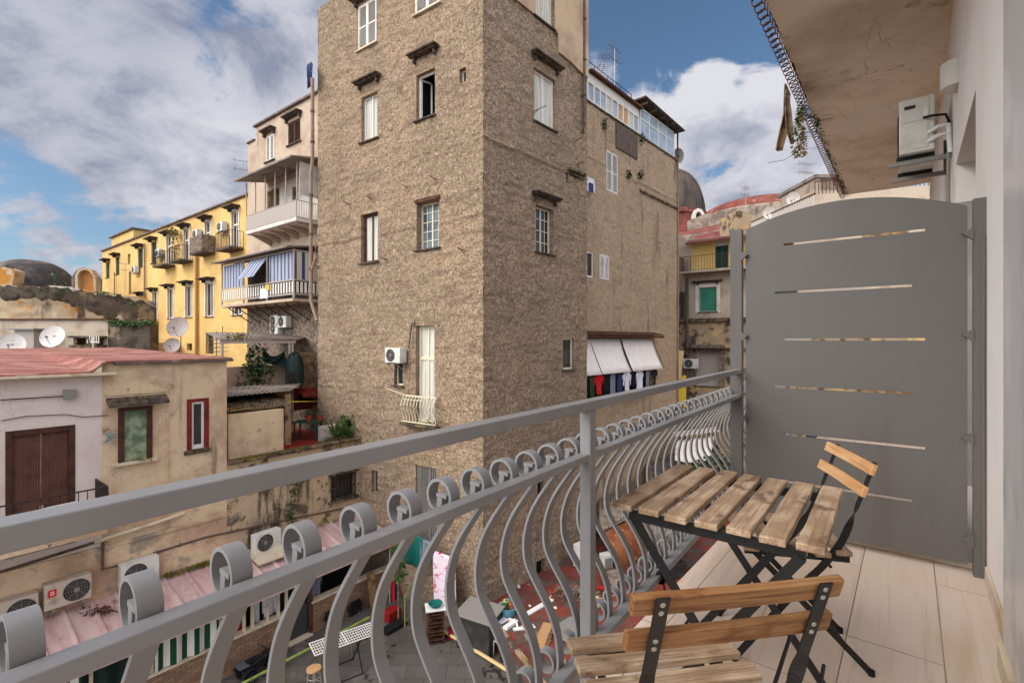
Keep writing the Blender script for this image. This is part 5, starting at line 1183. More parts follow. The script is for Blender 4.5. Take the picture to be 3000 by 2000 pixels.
# curtains and things inside the lean-to opening
def hang(name, m, u0, u1, o, zt, zb, label, cat, wav=.05, group=None, rz=None):
    a, c = S1(u0, o), S1(u1, o); t_ = thing(name, label, cat, tuple(F1.pt((a+c)/2, zb, o)), F1.rot(), group); q = MB(); q.rn = False; n = 40; vs = []
    for zz in (zb, (zb+zt)/2, zt):
        for i in range(n+1): s_ = a+(c-a)*i/n; vs.append(F1.pt(s_, zz, o+wav*sin(s_*14)*(1.0 if zz < zt else .5)))
    q.add(vs, [(j*(n+1)+i, j*(n+1)+i+1, (j+1)*(n+1)+i+1, (j+1)*(n+1)+i) for j in range(2) for i in range(n)], True); q.build('cloth', m, t_); return t_
hang('striped_curtain', 'stripe_green', 354, 502, OW+.02, ZE-.16, zs_+.08, 'green and white striped curtain closing the lean-to, right of the sloping stick', 'curtain')
hang('striped_curtain', 'stripe_green', 60, 185, OW-.06, ZE-.16, zs_+.02, 'green and white striped curtain at the bottom left corner of the lean-to', 'curtain')
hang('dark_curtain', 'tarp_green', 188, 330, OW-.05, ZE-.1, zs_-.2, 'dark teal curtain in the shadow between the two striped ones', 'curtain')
gi = 'washing under the pink roof'
garment('hanging_cloth', 'white towel hanging in the middle opening of the lean-to', 'laundry', F1, SX(600), ZE-.25, OW-.35, .5, .8, 'white_cloth', gi, 'towel', 1)
garment('hanging_cloth', 'grey striped shirt hanging near the door post of the lean-to', 'laundry', F1, SX(965), ZE-.35, OW-.3, .55, .8, 'grey_cloth', gi, 'shirt', 2)
garment('hanging_cloth', 'red cloth lying low in the lean-to opening beside the curtain', 'laundry', F1, SX(275), ZE-.6, OW-.3, .4, .7, 'red_cloth', gi, 'towel', 3)
garment('hanging_cloth', 'dark jacket in the wide opening right of the door', 'laundry', F1, SX(740), ZE-.3, OW-.3, .7, .7, 'dark_cloth', gi, 'shirt', 4)
garment('hanging_cloth', 'white gown hung on a post between narrow openings', 'laundry', F1, SX(465), ZE-.35, OW-.3, .22, .7, 'white_cloth', gi, 'towel', 5)
# four outdoor units on that wall
kk = 'outdoor units along the stained wall'
A1 = make_ac('air_conditioner', 'outdoor unit with red sticker and square grille on the stained wall', .86, .60, .30, 'ac_old', group=kk, logo=True); s_, z_ = F1.sz(157, 1386, .3); place(A1, F1.pt(s_, z_+.0, .04), F1.rot())
A2 = make_ac('air_conditioner', 'newer cream unit with round grille, right of the red sticker one', .84, .60, .30, group=kk); s_, z_ = F1.sz(322, 1334, .3); place(A2, F1.pt(s_, z_-.05, .04), F1.rot())
A3 = copy_tree(A2); s_, z_ = F1.sz(612, 1262, .5); place(A3, F1.pt(s_, z_-.02, .3), F1.rot()+.06, 'cream unit standing on a plank over the middle of the pink roof')
A4 = copy_tree(A1); s_, z_ = F1.sz(28, 1437, .3)
for c in kids(A4):
    if c.name.startswith('label_plate'):
        for g_ in kids(c): bpy.data.objects.remove(g_)
        bpy.data.objects.remove(c)
place(A4, F1.pt(s_, z_, .04), F1.rot(), 'old beige unit with square grille, leftmost on the stained wall')
q = MB(); s_ = S1(612, .6); q.obox(F1.pt(s_-.5, ZT-.0, .55), F1.pt(1.1, 0)-F1.pt(0, 0), n1_*.62+Vector((0, 0, -.10)), (0, 0, .05)); tag(q.build('plank', 'sill_cream'), 'cream plank lying on the pink roof in front of a cooling unit', 'plank')
# ------------------------------------------------------------------ ruined church on the left and walls before it
def facade(u, Y, ang=None): O = at(u, 782, Y); return O
RU = Fr(at(0, 782, 37)[:2], (1, 0.0), (0, -1)); RW = Fr(at(0, 782, 30)[:2], (1, -.02), (-.02, -1))
def RP(fr, u, v, o=0.0): s_, z_ = fr.sz(u, v, o); return fr.pt(s_, z_, o)
ruin = thing('church_ruin', 'ruined domed church with dark dome, small arched apse and lichen covered curved wall', 'church', tuple(RP(RU, 120, 800)))
def outline(fr, pts, dep, name, m, root, o=0.0, cell=None, **k):
    P = [RP(fr, u, v, o) for u, v in pts]; q = MB(); q.prism(P, Vector((fr.n.x, fr.n.y, 0))*-dep); return q.build(name, m, root, **k)
# curved drum wall
q = MB(); q.rn = False; vs = []; nx, nz = 110, 26
c0 = RP(RU, 60, 700); Rr = 15.0
for j in range(nz+1):
    for i in range(nx+1):
        t = i/nx; u = -90+400*t; s_, _ = RU.sz(u, 700); zt = RU.sz(u, 662 if u < 140 else 662+ (u-140)*.18+(max(0, u-255)/55)**2*28)[1]+.35*mnoise.noise(Vector((u*.09, 0, 0))); zb = RU.sz(u, 735)[1]-1
        o = 1.2-((u-30)/280)**2*5+.12*mnoise.noise(Vector((s_*.8, j*.3, 2)))
        vs.append(RU.pt(s_, zb+(zt-zb)*j/nz, o))
for i in range(nx+1):
    p = vs[nz*(nx+1)+i]; vs.append(p+Vector((0, 2.4, .1)))
q.add(vs, [(j*(nx+1)+i, j*(nx+1)+i+1, (j+1)*(nx+1)+i+1, (j+1)*(nx+1)+i) for j in range(nz+1) for i in range(nx)], True); q.build('drum_wall', 'ochre_ruin', ruin)
q = MB(); q.rn = False; vs = []
for j in range(8):
    for i in range(nx+1):
        p = vs_ = None
        t = i/nx; u = -90+400*t; s_, _ = RU.sz(u, 700); zt = RU.sz(u, 662 if u < 140 else 662+(u-140)*.18+(max(0, u-255)/55)**2*28)[1]+.35*mnoise.noise(Vector((u*.09, 0, 0)))
        hb = (1.0+.5*mnoise.noise(Vector((u*.04, 1, 0)))+max(0, (u-150)/100)); o = 1.36-((u-30)/280)**2*5+.10*mnoise.noise(Vector((s_*1.6, j*.6, 6)))
        vs.append(RU.pt(s_, zt+.06-hb*(1-j/7), o if j not in (0,) else o-.14))
q.add(vs, [(j*(nx+1)+i, j*(nx+1)+i+1, (j+1)*(nx+1)+i+1, (j+1)*(nx+1)+i) for j in range(7) for i in range(nx)], True); q.build('lichen_crust', 'lichen_wall', ruin)
dc = RP(RU, 70, 672, -5); hr = (RP(RU, 154, 660, -5)-RP(RU, -14, 660, -5)).length/2; hh = RP(RU, 60, 597, -5).z-dc.z
q = MB(); q.lathe([(hr*cos(a*pi/24)**.85 if a < 12 else .01, hh*sin(a*pi/24)) for a in range(13)], dc, 48); q.build('dome', 'dark_dome', ruin)
outline(RU, [(-20, 615), (10, 613), (34, 622), (30, 645), (22, 668), (-20, 668)], .8, 'buttress', 'ochre_ruin', ruin, .3)
arch = [(150, 690), (148, 640), (152, 624), (165, 616), (190, 614), (206, 620), (217, 634), (221, 652), (221, 690)]
q = MB(); q.prism([RP(RU, u, v, -1.5) for u, v in [(173, 690), (171, 632), (177, 619), (193, 614), (209, 618), (220, 634), (222, 690)]], (-1.7, 1.6, -.1)); q.build('apse_shell', 'dark_dome', ruin)
inn = [(180, 688), (178, 634), (182, 624), (193, 619), (205, 623), (214, 636), (216, 690)]
outline(RU, inn, .1, 'apse_niche', 'orange_plaster', ruin, -1.38)
rim = [(174, 690), (172, 632), (178, 620), (193, 615), (208, 619), (219, 634), (221, 690), (216, 690), (214, 636), (205, 623), (193, 619), (182, 624), (178, 634), (180, 690)]
outline(RU, rim, .5, 'apse_rim', 'ochre_ruin', ruin, -1.1)
for u, v, r_ in ((128, 628, .5), (136, 645, .8), (150, 662, .7), (20, 613, .4), (35, 664, .5), (70, 662, .4), (108, 664, .35), (232, 672, .4), (310, 700, .5)): q = MB(); leaves(q, RP(RU, u, v, .6), (r_*.8, .4, r_*.45), 46, .2); q.build('weeds', 'leaf_green', ruin)
pw = thing('boundary_wall', 'stained cream wall with rusty coping below the ruined church', 'wall', tuple(RP(RW, 120, 812)))
a_, b_ = RW.sz(-120, 735), RW.sz(248, 735)
q = wall_mb(RW, a_[0], b_[0], -3, a_[1], [], .2, .25, .02, 52.0); q.fbox(RW, a_[0], b_[0], -3, a_[1]-.02, -.6, -.06); q.build('wall', 'pale_facade', pw)
q = MB(); q.fbox(RW, a_[0], b_[0]+.05, a_[1], a_[1]+.09, -.7, .12); q.build('coping', 'rust', pw)
q = MB(); c_ = RW.sz(345, 737); q.fbox(RW, b_[0]+.06, c_[0], -3, c_[1], -.7, .05); bwl = tag(q.build('brick_wall', 'lichen_wall'), 'crumbling stone wall capped with moss, in front of the yellow block', 'wall')
q = MB()
for i in range(40): u = random.uniform(252, 345); leaves(q, RP(RW, u, 738+random.uniform(-2, 8), .1), (.5, .25, .2), 26, .14)
tag(q.build('moss', 'leaf_green'), 'green moss cushions on top of the crumbling stone wall', 'moss')
q = MB(); x0, z0 = RW.sz(68, 800); x1_, z1_ = RW.sz(111, 758); q.fbox(RW, x0, x1_, -3, z1_, .0, .9); hb = thing('grey_shed', 'square grey shed against the cream wall, left of the big white dish', 'shed', tuple(RP(RW, 90, 800))); q.build('shed_wall', 'grey_frame', hb)
q = MB(); q.fbox(RW, x0-.2, x1_+.2, z1_, z1_+.08, .0, 1.1); q.build('shed_roof', 'ac_grey', hb)
q = MB(); x0, z0 = RW.sz(182, 792); x1_, z1_ = RW.sz(246, 776); q.fbox(RW, x0, x1_, z0-.3, z0, 0, .7); q.fbox(RW, x0, x1_, z1_, z1_+.12, 0, .8); q.fbox(RW, x0+.2, x0+.4, z0, z1_, .05, .6); q.fbox(RW, x1_-.4, x1_-.2, z0, z1_, .05, .6); tag(q.build('stone_shelf', 'mossy_ledge'), 'low dark shelf by the cream wall behind the comb shaped antenna', 'shelf')
# dishes and antenna standing on the red roof
rz = -.34
def on_roof(u, Y): return Vector(((u-CU)/F*Y, Y, -.34))
gd = 'dishes on the red roof'
D1 = make_dish('satellite_dish', 'white dish with square feed in front of the grey shed, centre left', .55, 'dish_white', gd, .62, .30)
Yd = 24.0; place(D1, at(124, 803, Yd), .15); 
D2 = make_dish('satellite_dish', 'large grey dish high on a mast in front of the yellow block', .50, 'dish_grey', gd, 1.05, .25); place(D2, at(411, 803, 23.2), .1)
D3 = copy_tree(D1); place(D3, at(28, 822, 24.0), .5, 'pale dish cut off by the roof at the far left')
D4 = copy_tree(D2); place(D4, at(396, 830, 23.2), .2, 'small grey dish low behind the roof, left of the mast with the large grey dish'); D4.scale = (.72, .72, .72)
cb = thing('comb_antenna', 'white comb shaped antenna lying low over the red roof', 'antenna', tuple(at(214, 800, 24)), .3); p = at(214, 800, 24)
q = MB(); q.tube([p, p+Vector((0, 0, .55))], .03, 6); q.build('mast', 'white_frame', cb)
q = MB()
for i in range(6): x = -.28+.11*i; q.tube([p+Vector((x, 0, .25)), p+Vector((x, 0, .62))], .025, 5)
q.tube([p+Vector((-.3, 0, .3)), p+Vector((.3, 0, .3))], .03, 5); q.build('tines', 'white_frame', cb)
cable('roof_pole', 'pipe_dark', [at(207, 800, 23.8), at(201, 772, 23.8)], .04, 'dark tilted pole beside the comb shaped antenna', 'pole')
# bare antenna frames in front of the yellow block's foot
for i, (u, lb) in enumerate(((497, 'left thin antenna ladder by the yellow block foot'), (511, 'right thin antenna ladder next to the weathered canopy'))):
    p = at(u, 812, 24+i); t_ = thing('roof_antenna', lb, 'antenna', tuple(p), 0, 'rooftop antennas'); q = MB(); q.tube([p-Vector((0, 0, .4)), p+Vector((0, 0, 1.1+.3*i))], .02, 6); q.build('mast', 'wire', t_)
    q = MB()
    for k in range(5): q.tube([p+Vector((-.45, 0, .1+.2*k)), p+Vector((.35, 0, .12+.2*k))], .013, 4)
    q.build('rungs', 'wire', t_)
# units on the wall under the striped balcony
U1 = make_ac('air_conditioner', 'upper left unit of the three under the striped balconies', .72, .52, .3, group='units under the striped balcony'); BG = BB.off(.055)
place(U1, BG.pt(*BG.sz(643, 750)), BB.rot()); o = copy_tree(U1); place(o, BG.pt(*BG.sz(662, 752)), BB.rot(), 'right unit of the three under the striped balconies'); o = copy_tree(U1); place(o, BG.pt(*BG.sz(643, 768)), BB.rot(), 'lower left unit of the three under the striped balconies')
# unit beside the tower's french window
T1 = make_ac('air_conditioner', 'white unit on the rough tower wall left of the tall balcony window', .78, .52, .34); s_, z_ = TL.sz(921, 832); place(T1, TL.pt(s_, z_, .06), TL.rot())
h = tl['fd']; s_, z_ = TL.sz(944, 800)
cable('power_cable', 'cable', [TL.pt(s_, z_, .1), TL.pt(s_-.15, z_+.8, .12), TL.pt(s_-.3, z_+1.0, .08), TL.pt(h[1]+.05, h[3]-.05, .04)], .02, 'black cable looping from the tower unit up to the window head', 'cable')
cable('clothes_line', 'sill_cream', [TL.pt(TL.sz(905, 888)[0], TL.sz(905, 890)[1], .35), TL.pt(TL.sz(960, 905)[0], TL.sz(960, 906)[1], .5), TL.pt(TL.sz(1005, 915)[0], TL.sz(1005, 912)[1], .4)], .014, 'light clothes rod over the white window balconet of the tower', 'clothes line')
# ------------------------------------------------------------------ our own building: wall, floor, slab above
dh = (Vector((SA, CA))+.03*Vector((CA, -SA))).normalized(); HO = AB(0, .30); HF = Fr(HO[:2], dh, (-(CA), SA)); HF.n = Vector((-dh.y, dh.x))
hz_ = atan2(dh.y, dh.x)
host = thing('balcony_building', 'white walled building carrying the tiled balcony, with marble framed door', 'building', tuple(HF.pt(0, FZ, -.10)), hz_)
dh0, dh1 = 3.93, 5.5
wall_mb(HF, -2.2, 12.6, GZ, 8.5, [(dh0, dh1, FZ, 1.47)], .42, .5, 0).build('wall', 'white_wall', host)
b = MB(); b.fbox(HF, -2.2, 12.6, GZ, 8.5, -8, -.43)
b.build('house_body', 'white_paint', host)
b = MB(); b.fbox(HF, dh1-.0, dh1+.02, FZ, 1.15, -.42, .004); b.build('marble_jamb', 'marble', host)
b = MB(); b.fbox(HF, dh0, dh1, FZ, 1.0, -.40, -.36); b.build('door', 'grey_glass', host)
b = MB(); b.fbox(HF, .9, 2.52, FZ+.10, 4.0, .002, .034); b.build('marble_jamb', 'marble', host, bevel=.003)
b = MB(); b.fbox(HF, .9, 2.52, FZ, FZ+.09, .002, .05); b.build('threshold', 'sill_cream', host, bevel=.003)
b = MB(); b.fbox(HF, 2.535, 3.34, FZ, FZ+.085, .001, .013); b.build('skirting', 'skirting', host, bevel=.002)
# floor
b = MB(); b.quad(*[tuple(p) for p in (HF.pt(-1.6, FZ, 0), HF.pt(12.4, FZ, 0), HF.pt(12.4, FZ, 1.195), HF.pt(-1.6, FZ, 1.195))])
b.build('balcony_floor', 'floor_tile', host)
b = MB(); b.fbox(HF, -1.6, 12.4, FZ-.2, FZ-.004, -.02, 1.19); b.build('floor_slab', 'stone_band', host, bevel=.004)
b = MB(); b.fbox(HF, 3.50, 3.58, FZ, FZ+.035, 0.002, 1.17); b.build('floor_kerb', 'skirting', host, bevel=.008)
# slab above with worn soffit; a little relief and a ragged outer edge
CE = lambda a: .96-.025*a+.30+.03*a   # distance of the outer edge from the wall line
b = MB(); b.rn = False; vs = []; nx, ny = 220, 34; zc_ = 3.0
for j in range(ny+1):
    for i in range(nx+1):
        a = -1.5+13.7*i/nx; e = CE(a)+.018*mnoise.noise(Vector((a*3, 0, 0)))+.012*mnoise.noise(Vector((a*11, 2, 0))); o = e*j/ny
        p = Vector((a*1.0, o*1.0, 0)); z = zc_+.012*mnoise.noise(p*1.3)+.006*mnoise.noise(p*5)
        for (ca, cb, r_, dd) in ((6.3, .62, .22, .02), (5.9, .75, .10, .018), (8.2, .45, .35, .014), (9.6, .7, .3, .02), (4.6, .5, .3, .010)):
            d_ = sqrt((a-ca)**2+((o-cb)*1.6)**2)+.06*mnoise.noise(p*6)
            if d_ < r_: z += dd*min(1, (r_-d_)/.04)
        if j > ny-3: z += .02*max(0, mnoise.noise(Vector((a*6, 5, 0))))*(j-ny+3)
        vs.append(HF.pt(a, z, o))
b.add(vs, [(j*(nx+1)+i, j*(nx+1)+i+1, (j+1)*(nx+1)+i+1, (j+1)*(nx+1)+i) for j in range(ny) for i in range(nx)], True)
b.build('balcony_soffit', 'soffit', host)
b = MB(); P = [HF.pt(-1.5, zc_+.035, 0), HF.pt(12.2, zc_+.035, 0), HF.pt(12.2, zc_+.035, CE(12.2)-.01), HF.pt(-1.5, zc_+.035, CE(-1.5)-.01)]; b.prism(P, (0, 0, .14)); b.build('upper_slab', 'patch_plaster', host)
q = MB(); 
for i in range(90):
    a = random.uniform(4.2, 12.1); q.add([], []); leaves(q, HF.pt(a, zc_-.00+.03*random.random(), CE(a)-.0), (.04, .025, .02), 10, .022)
q.build('edge_moss', 'dry_leaf', host)['kind'] = 'stuff'
q = MB()
for i in range(50): a = random.uniform(7.5, 12.1); leaves(q, HF.pt(a, zc_-.0, CE(a)-.0), (.07, .035, .035), 12, .04)
q.build('edge_weeds', 'leaf_dark', host)['kind'] = 'stuff'
# ------------------------------------------------------------------ railing
def catmull(pts, n=5):
    out = []
    for i in range(len(pts)-1):
        p0, p1, p2, p3 = pts[max(i-1, 0)], pts[i], pts[i+1], pts[min(i+2, len(pts)-1)]
        for k in range(n):
            t = k/n; out.append(tuple(.5*((2*p1[c])+(-p0[c]+p2[c])*t+(2*p0[c]-5*p1[c]+4*p2[c]-p3[c])*t*t+(-p0[c]+3*p1[c]-3*p2[c]+p3[c])*t**3) for c in range(2)))
    out.append(pts[-1]); return out
RS = .014   # the railing runs a touch off the axis
def RB(a, b, z=0.0): return AB(a, b-RS*(a-.1), z)
def baluster(name, par, a0, b0, z0, m, full=True, wd=.029):
    """flat bar with a belly and a ring at either end; (x outward, z) profile"""
    q = MB(); X = lambda x, z: AB(a0, b0-x, z0+z); A = AB(1, 0)-AB(0, 0)
    def ring(cx_, cz, r, n=36): q.strip([X(cx_+r*cos(2*pi*k/n+pi*.5), cz+r*sin(2*pi*k/n+pi*.5)) for k in range(n+1)], wd, .0065, A)
    ring(.040, -.343, .035)
    q.strip([X(.041, -.377), X(.041, -.360), X(.039, -.346)], wd*.82, .015, A); q.strip([X(.019, -.343), X(.034, -.341), X(.049, -.342)], wd*.85, .008, A)
    if full:
        pts = catmull([(.006, -.350), (.018, -.388), (.046, -.428), (.077, -.472), (.104, -.520), (.122, -.572), (.129, -.622), (.122, -.675), (.094, -.722), (.058, -.770), (.028, -.820), (.010, -.880), (.006, -.950), (.022, -.982)], 5)
        q.strip([X(*p) for p in pts], wd, .0075, A)
        ring(.050, -.948, .029, 22)
    else: q.strip([X(*p) for p in catmull([(.006, -.350), (.016, -.385), (.03, -.40)], 3)], wd, .007, A)
    q.sm = [True]*len(q.f); return q.build(name, m, par)
B0 = -.735
rl = thing('balcony_railing', 'grey painted steel railing with bellied flat bars and scroll rings along the balcony', 'railing', tuple(AB(1.4, -.72, FZ)))
q = MB(); q.rn = True
def abox(mb, a0, a1, b0, b1, z0, z1): return mb.obox(RB(a0, b0, z0), RB(a1, b0)-RB(a0, b0), AB(0, b1-b0), (0, 0, z1-z0))
q = MB(); abox(q, -1.2, 8.5, B0, -.693, -.212, -.1835); q.build('top_rail', 'rail_paint', rl, bevel=.003)
q = MB(); abox(q, -1.2, 8.5, B0, -.700, -.368, -.346); q.build('middle_rail', 'rail_paint', rl, bevel=.0025)
q = MB(); abox(q, -1.2, 8.5, B0, -.700, -.975, -.950); q.build('bottom_rail', 'rail_paint', rl, bevel=.0025)
for a in (-.78, 1.345, 5.6): q = MB(); abox(q, a-.019, a+.019, -.734, -.697, -1.24, -.2125); q.build('post', 'rail_paint', rl, bevel=.003)
bp = baluster('baluster', rl, .102, B0, 0, 'rail_paint'); st = AB(.1118, -RS*.1118)
for k in range(-3, 62):
    if k == 0: continue
    c = bp.copy(); COL.objects.link(c); c.parent = rl; c.location = Vector(bp.location)+st*k
q = MB(); p = RB(1.96, -.70, -.962); q.lathe([(.022, -.03), (.026, 0), (.022, .03)], p, 10, AB(1, 0)-AB(0, 0)); q.tube([p, p+Vector((.01, .0, -.06)), p+AB(.03, .02, -.16)], .004, 5)
tag(q.build('cable_tie', 'rubber'), 'black cable tie knotted round the bottom rail under the table', 'cable tie')
# upper railing hanging at the edge of the slab above
ur = thing('upper_railing', 'rusty ring ornaments of the upper balcony railing seen from below against the sky', 'railing', tuple(HF.pt(6, 3.0, CE(6))))
def upper(nm, a, o, r, z):
    q = MB(); c = HF.pt(a, z, CE(a)+o); nn = 18; A = Vector((dh.x, dh.y, 0)); Nn = Vector((HF.n.x, HF.n.y, 0))
    q.strip([c+Nn*(r*cos(2*pi*k/nn))+Vector((0, 0, r*sin(2*pi*k/nn))) for k in range(nn+1)], .022, .006, A); q.strip([c-Nn*r*.9+Vector((0, 0, t)) for t in (-.0, .1, .25)], .022, .006, A); return q.build(nm, 'rust', ur)
u0_ = upper('scroll_ring', 4.0, .055, .043, 2.97); step = HF.pt(1, 0, CE(1))-HF.pt(0, 0, CE(0))
for k in range(1, 74): c = u0_.copy(); COL.objects.link(c); c.parent = ur; c.location = step*(.111*k)
for o, z, nm in ((.01, 3.07, 'bottom_rail'), (.02, 3.85, 'top_rail')): q = MB(); q.bar(HF.pt(3.0, z, CE(3)+o), HF.pt(12.2, z, CE(12.2)+o), .03, .03); q.build(nm, 'rust', ur)
# ------------------------------------------------------------------ privacy screen
AS = 3.42
scr = thing('privacy_screen', 'tall grey steel privacy screen with arched top and narrow slots across the balcony', 'screen', tuple(AB(AS, -.2, FZ)))
bl, br_, zb0 = -.718, .333, -1.150
slots = [(.592, -.502, .166), (.298, -.552, .112), (.007, -.502, .166), (-.286, -.552, .112), (-.576, -.502, .166), (-.868, -.552, .112)]
q = MB(); T_ = AB(.006, 0)
def pan(b0_, b1_, z0_, z1_): q.obox(AB(AS, b0_, z0_), AB(0, b1_-b0_), T_, (0, 0, z1_-z0_))
zp = zb0; hs_ = .0068
for (z, x0, x1_) in reversed(slots):
    pan(bl, br_, zp, z-hs_); pan(bl, x0, z-hs_, z+hs_); pan(x1_, br_, z-hs_, z+hs_); zp = z+hs_
n = 24; poly = [AB(AS, bl, zp)]; R_ = None
for i in range(n+1):
    t = i/n; bq = bl+(br_-bl)*t; hz = .712+.112*(1-(2*t-1)**2)-.018*t; poly.append(AB(AS, bq, hz))
poly.append(AB(AS, br_, zp)); q.prism(poly, T_)
q.build('panel', 'screen_paint', scr)
for (b0_, b1_, zt_, zb_) in ((-.808, -.738, .718, -1.3), (.354, .430, .722, FZ+.0)):
    q = MB(); q.obox(AB(AS-.02, b0_, zb_), AB(0, b1_-b0_), AB(.05, 0), (0, 0, zt_-zb_)); q.build('post', 'screen_paint', scr, bevel=.002)
for z in (.545, .027, -.502, -1.02):
    q = MB(); q.prism([AB(AS-.004, .354, z-.036), AB(AS-.004, .354, z+.032), AB(AS-.004, .308, z+.006)], AB(-.022, 0)); q.build('bracket', 'screen_paint', scr)
    q = MB(); q.prism([AB(AS-.004, -.745, z-.036), AB(AS-.004, -.745, z+.032), AB(AS-.004, -.700, z+.006)], AB(-.022, 0)); q.build('bracket', 'screen_paint', scr)
q = MB(); q.obox(AB(AS-.03, .395, .505), AB(0, .075), AB(.03, 0), (0, 0, .028)); q.obox(AB(AS-.035, .452, .492), AB(0, .010), AB(.05, 0), (0, 0, .055)); q.build('wall_clamp', 'screen_paint', scr, bevel=.001)
# ------------------------------------------------------------------ folding table
TP = AB(1.685, -.3925, FZ); TRZ = atan2(CA, SA)
tbl = thing('folding_table', 'slatted wooden folding table with black metal frame on the balcony', 'table', tuple(TP), TRZ)
TM = ROOTM[tbl.name]
def tl_(x, y, z): return TM @ Vector((x, y, z))
def lbox(mb, M_, x0, x1, y0, y1, z0, z1): return mb.obox(M_ @ Vector((x0, y0, z0)), M_.to_3x3() @ Vector((x1-x0, 0, 0)), M_.to_3x3() @ Vector((0, y1-y0, 0)), Vector((0, 0, z1-z0)))
def slat(M_, x0, x1, y0, y1, z0, z1, seed, axis='x', warp=.0012):
    """sawn slat with slightly uneven edges; long side along x"""
    q = MB(); n = 14; vs = []
    for i in range(n+1):
        x = x0+(x1-x0)*i/n; w_ = warp*mnoise.noise(Vector((i*.35, seed, 0)))*2; w2 = warp*mnoise.noise(Vector((i*.35, seed, 5)))*2; zz = .0008*mnoise.noise(Vector((i*.5, seed, 9)))
        for (y, z) in ((y0+w_, z0), (y1+w2, z0), (y1+w2, z1+zz), (y0+w_, z1+zz)): vs.append(M_ @ Vector((x, y, z)))
    fs = [(3, 2, 1, 0), tuple(n*4+k for k in range(4))]
    for i in range(n):
        for k in range(4): fs.append((i*4+k, i*4+(k+1) % 4, (i+1)*4+(k+1) % 4, (i+1)*4+k))
    q.add(vs, fs); return q
W7, pitch = .0615, .0823
for i in range(7):
    y = .2775-W7-i*pitch
    slat(TM, -.302+.006*sin(i*2.1), .302-.005*cos(i*1.7), y, y+W7, .684, .703, i*3.1).build('slat', 'slat_wood', tbl, bevel=.0035, seg=3)
for x in (-.272, .272):
    q = MB(); lbox(q, TM, x-.004, x+.004, -.235, .235, .652, .683); q.build('top_bar', 'black_metal', tbl, bevel=.001)
    for sgn in (1, -1):
        q = MB(); o = .006*sgn; q.bar(tl_(x+o*1.2, .225*sgn, .660), tl_(x+o*1.2, -.235*sgn, .012), .007, .026, TM.to_3x3() @ Vector((0, 1, 1))); q.build('leg', 'black_metal', tbl, bevel=.001)
        q = MB(); q.cyl(tl_(x+o*1.2, -.235*sgn, .0), tl_(x+o*1.2, -.235*sgn, .022), .012, 10); q.build('foot', 'rubber', tbl)
for y, z in ((-.225, .10), (.225, .10), (-.14, .22)):
    q = MB(); q.tube([tl_(-.275, y, z), tl_(.275, y, z)], .006, 8); q.build('cross_bar', 'black_metal', tbl)
for i in range(7):
    for x in (-.272, .272):
        y = .2775-W7/2-i*pitch
# ------------------------------------------------------------------ folding chairs
def twisted(M_, x, prof, tw0, tw1, wd=.026, th=.004):
    """flat bar: broad face turned from the back (seen across x) to the side along its length"""
    q = MB(); P = [M_ @ Vector((x, y, z)) for y, z in prof]; n = len(P); vs = []; X = M_.to_3x3() @ Vector((1, 0, 0))
    for i, p in enumerate(P):
        t = (P[min(i+1, n-1)]-P[max(i-1, 0)]).normalized(); N_ = t.cross(X).normalized(); k = min(1, max(0, (i-tw0)/(tw1-tw0))); a = k*pi/2
        u = X*cos(a)+N_*sin(a); v_ = t.cross(u).normalized()
        for s_, r_ in ((-1, -1), (1, -1), (1, 1), (-1, 1)): vs.append(p+u*s_*wd/2+v_*r_*th/2)
    fs = [(3, 2, 1, 0), tuple((n-1)*4+k for k in range(4))]
    for i in range(n-1):
        for k in range(4): fs.append((i*4+k, i*4+(k+1) % 4, (i+1)*4+(k+1) % 4, (i+1)*4+k))
    return q.add(vs, fs)
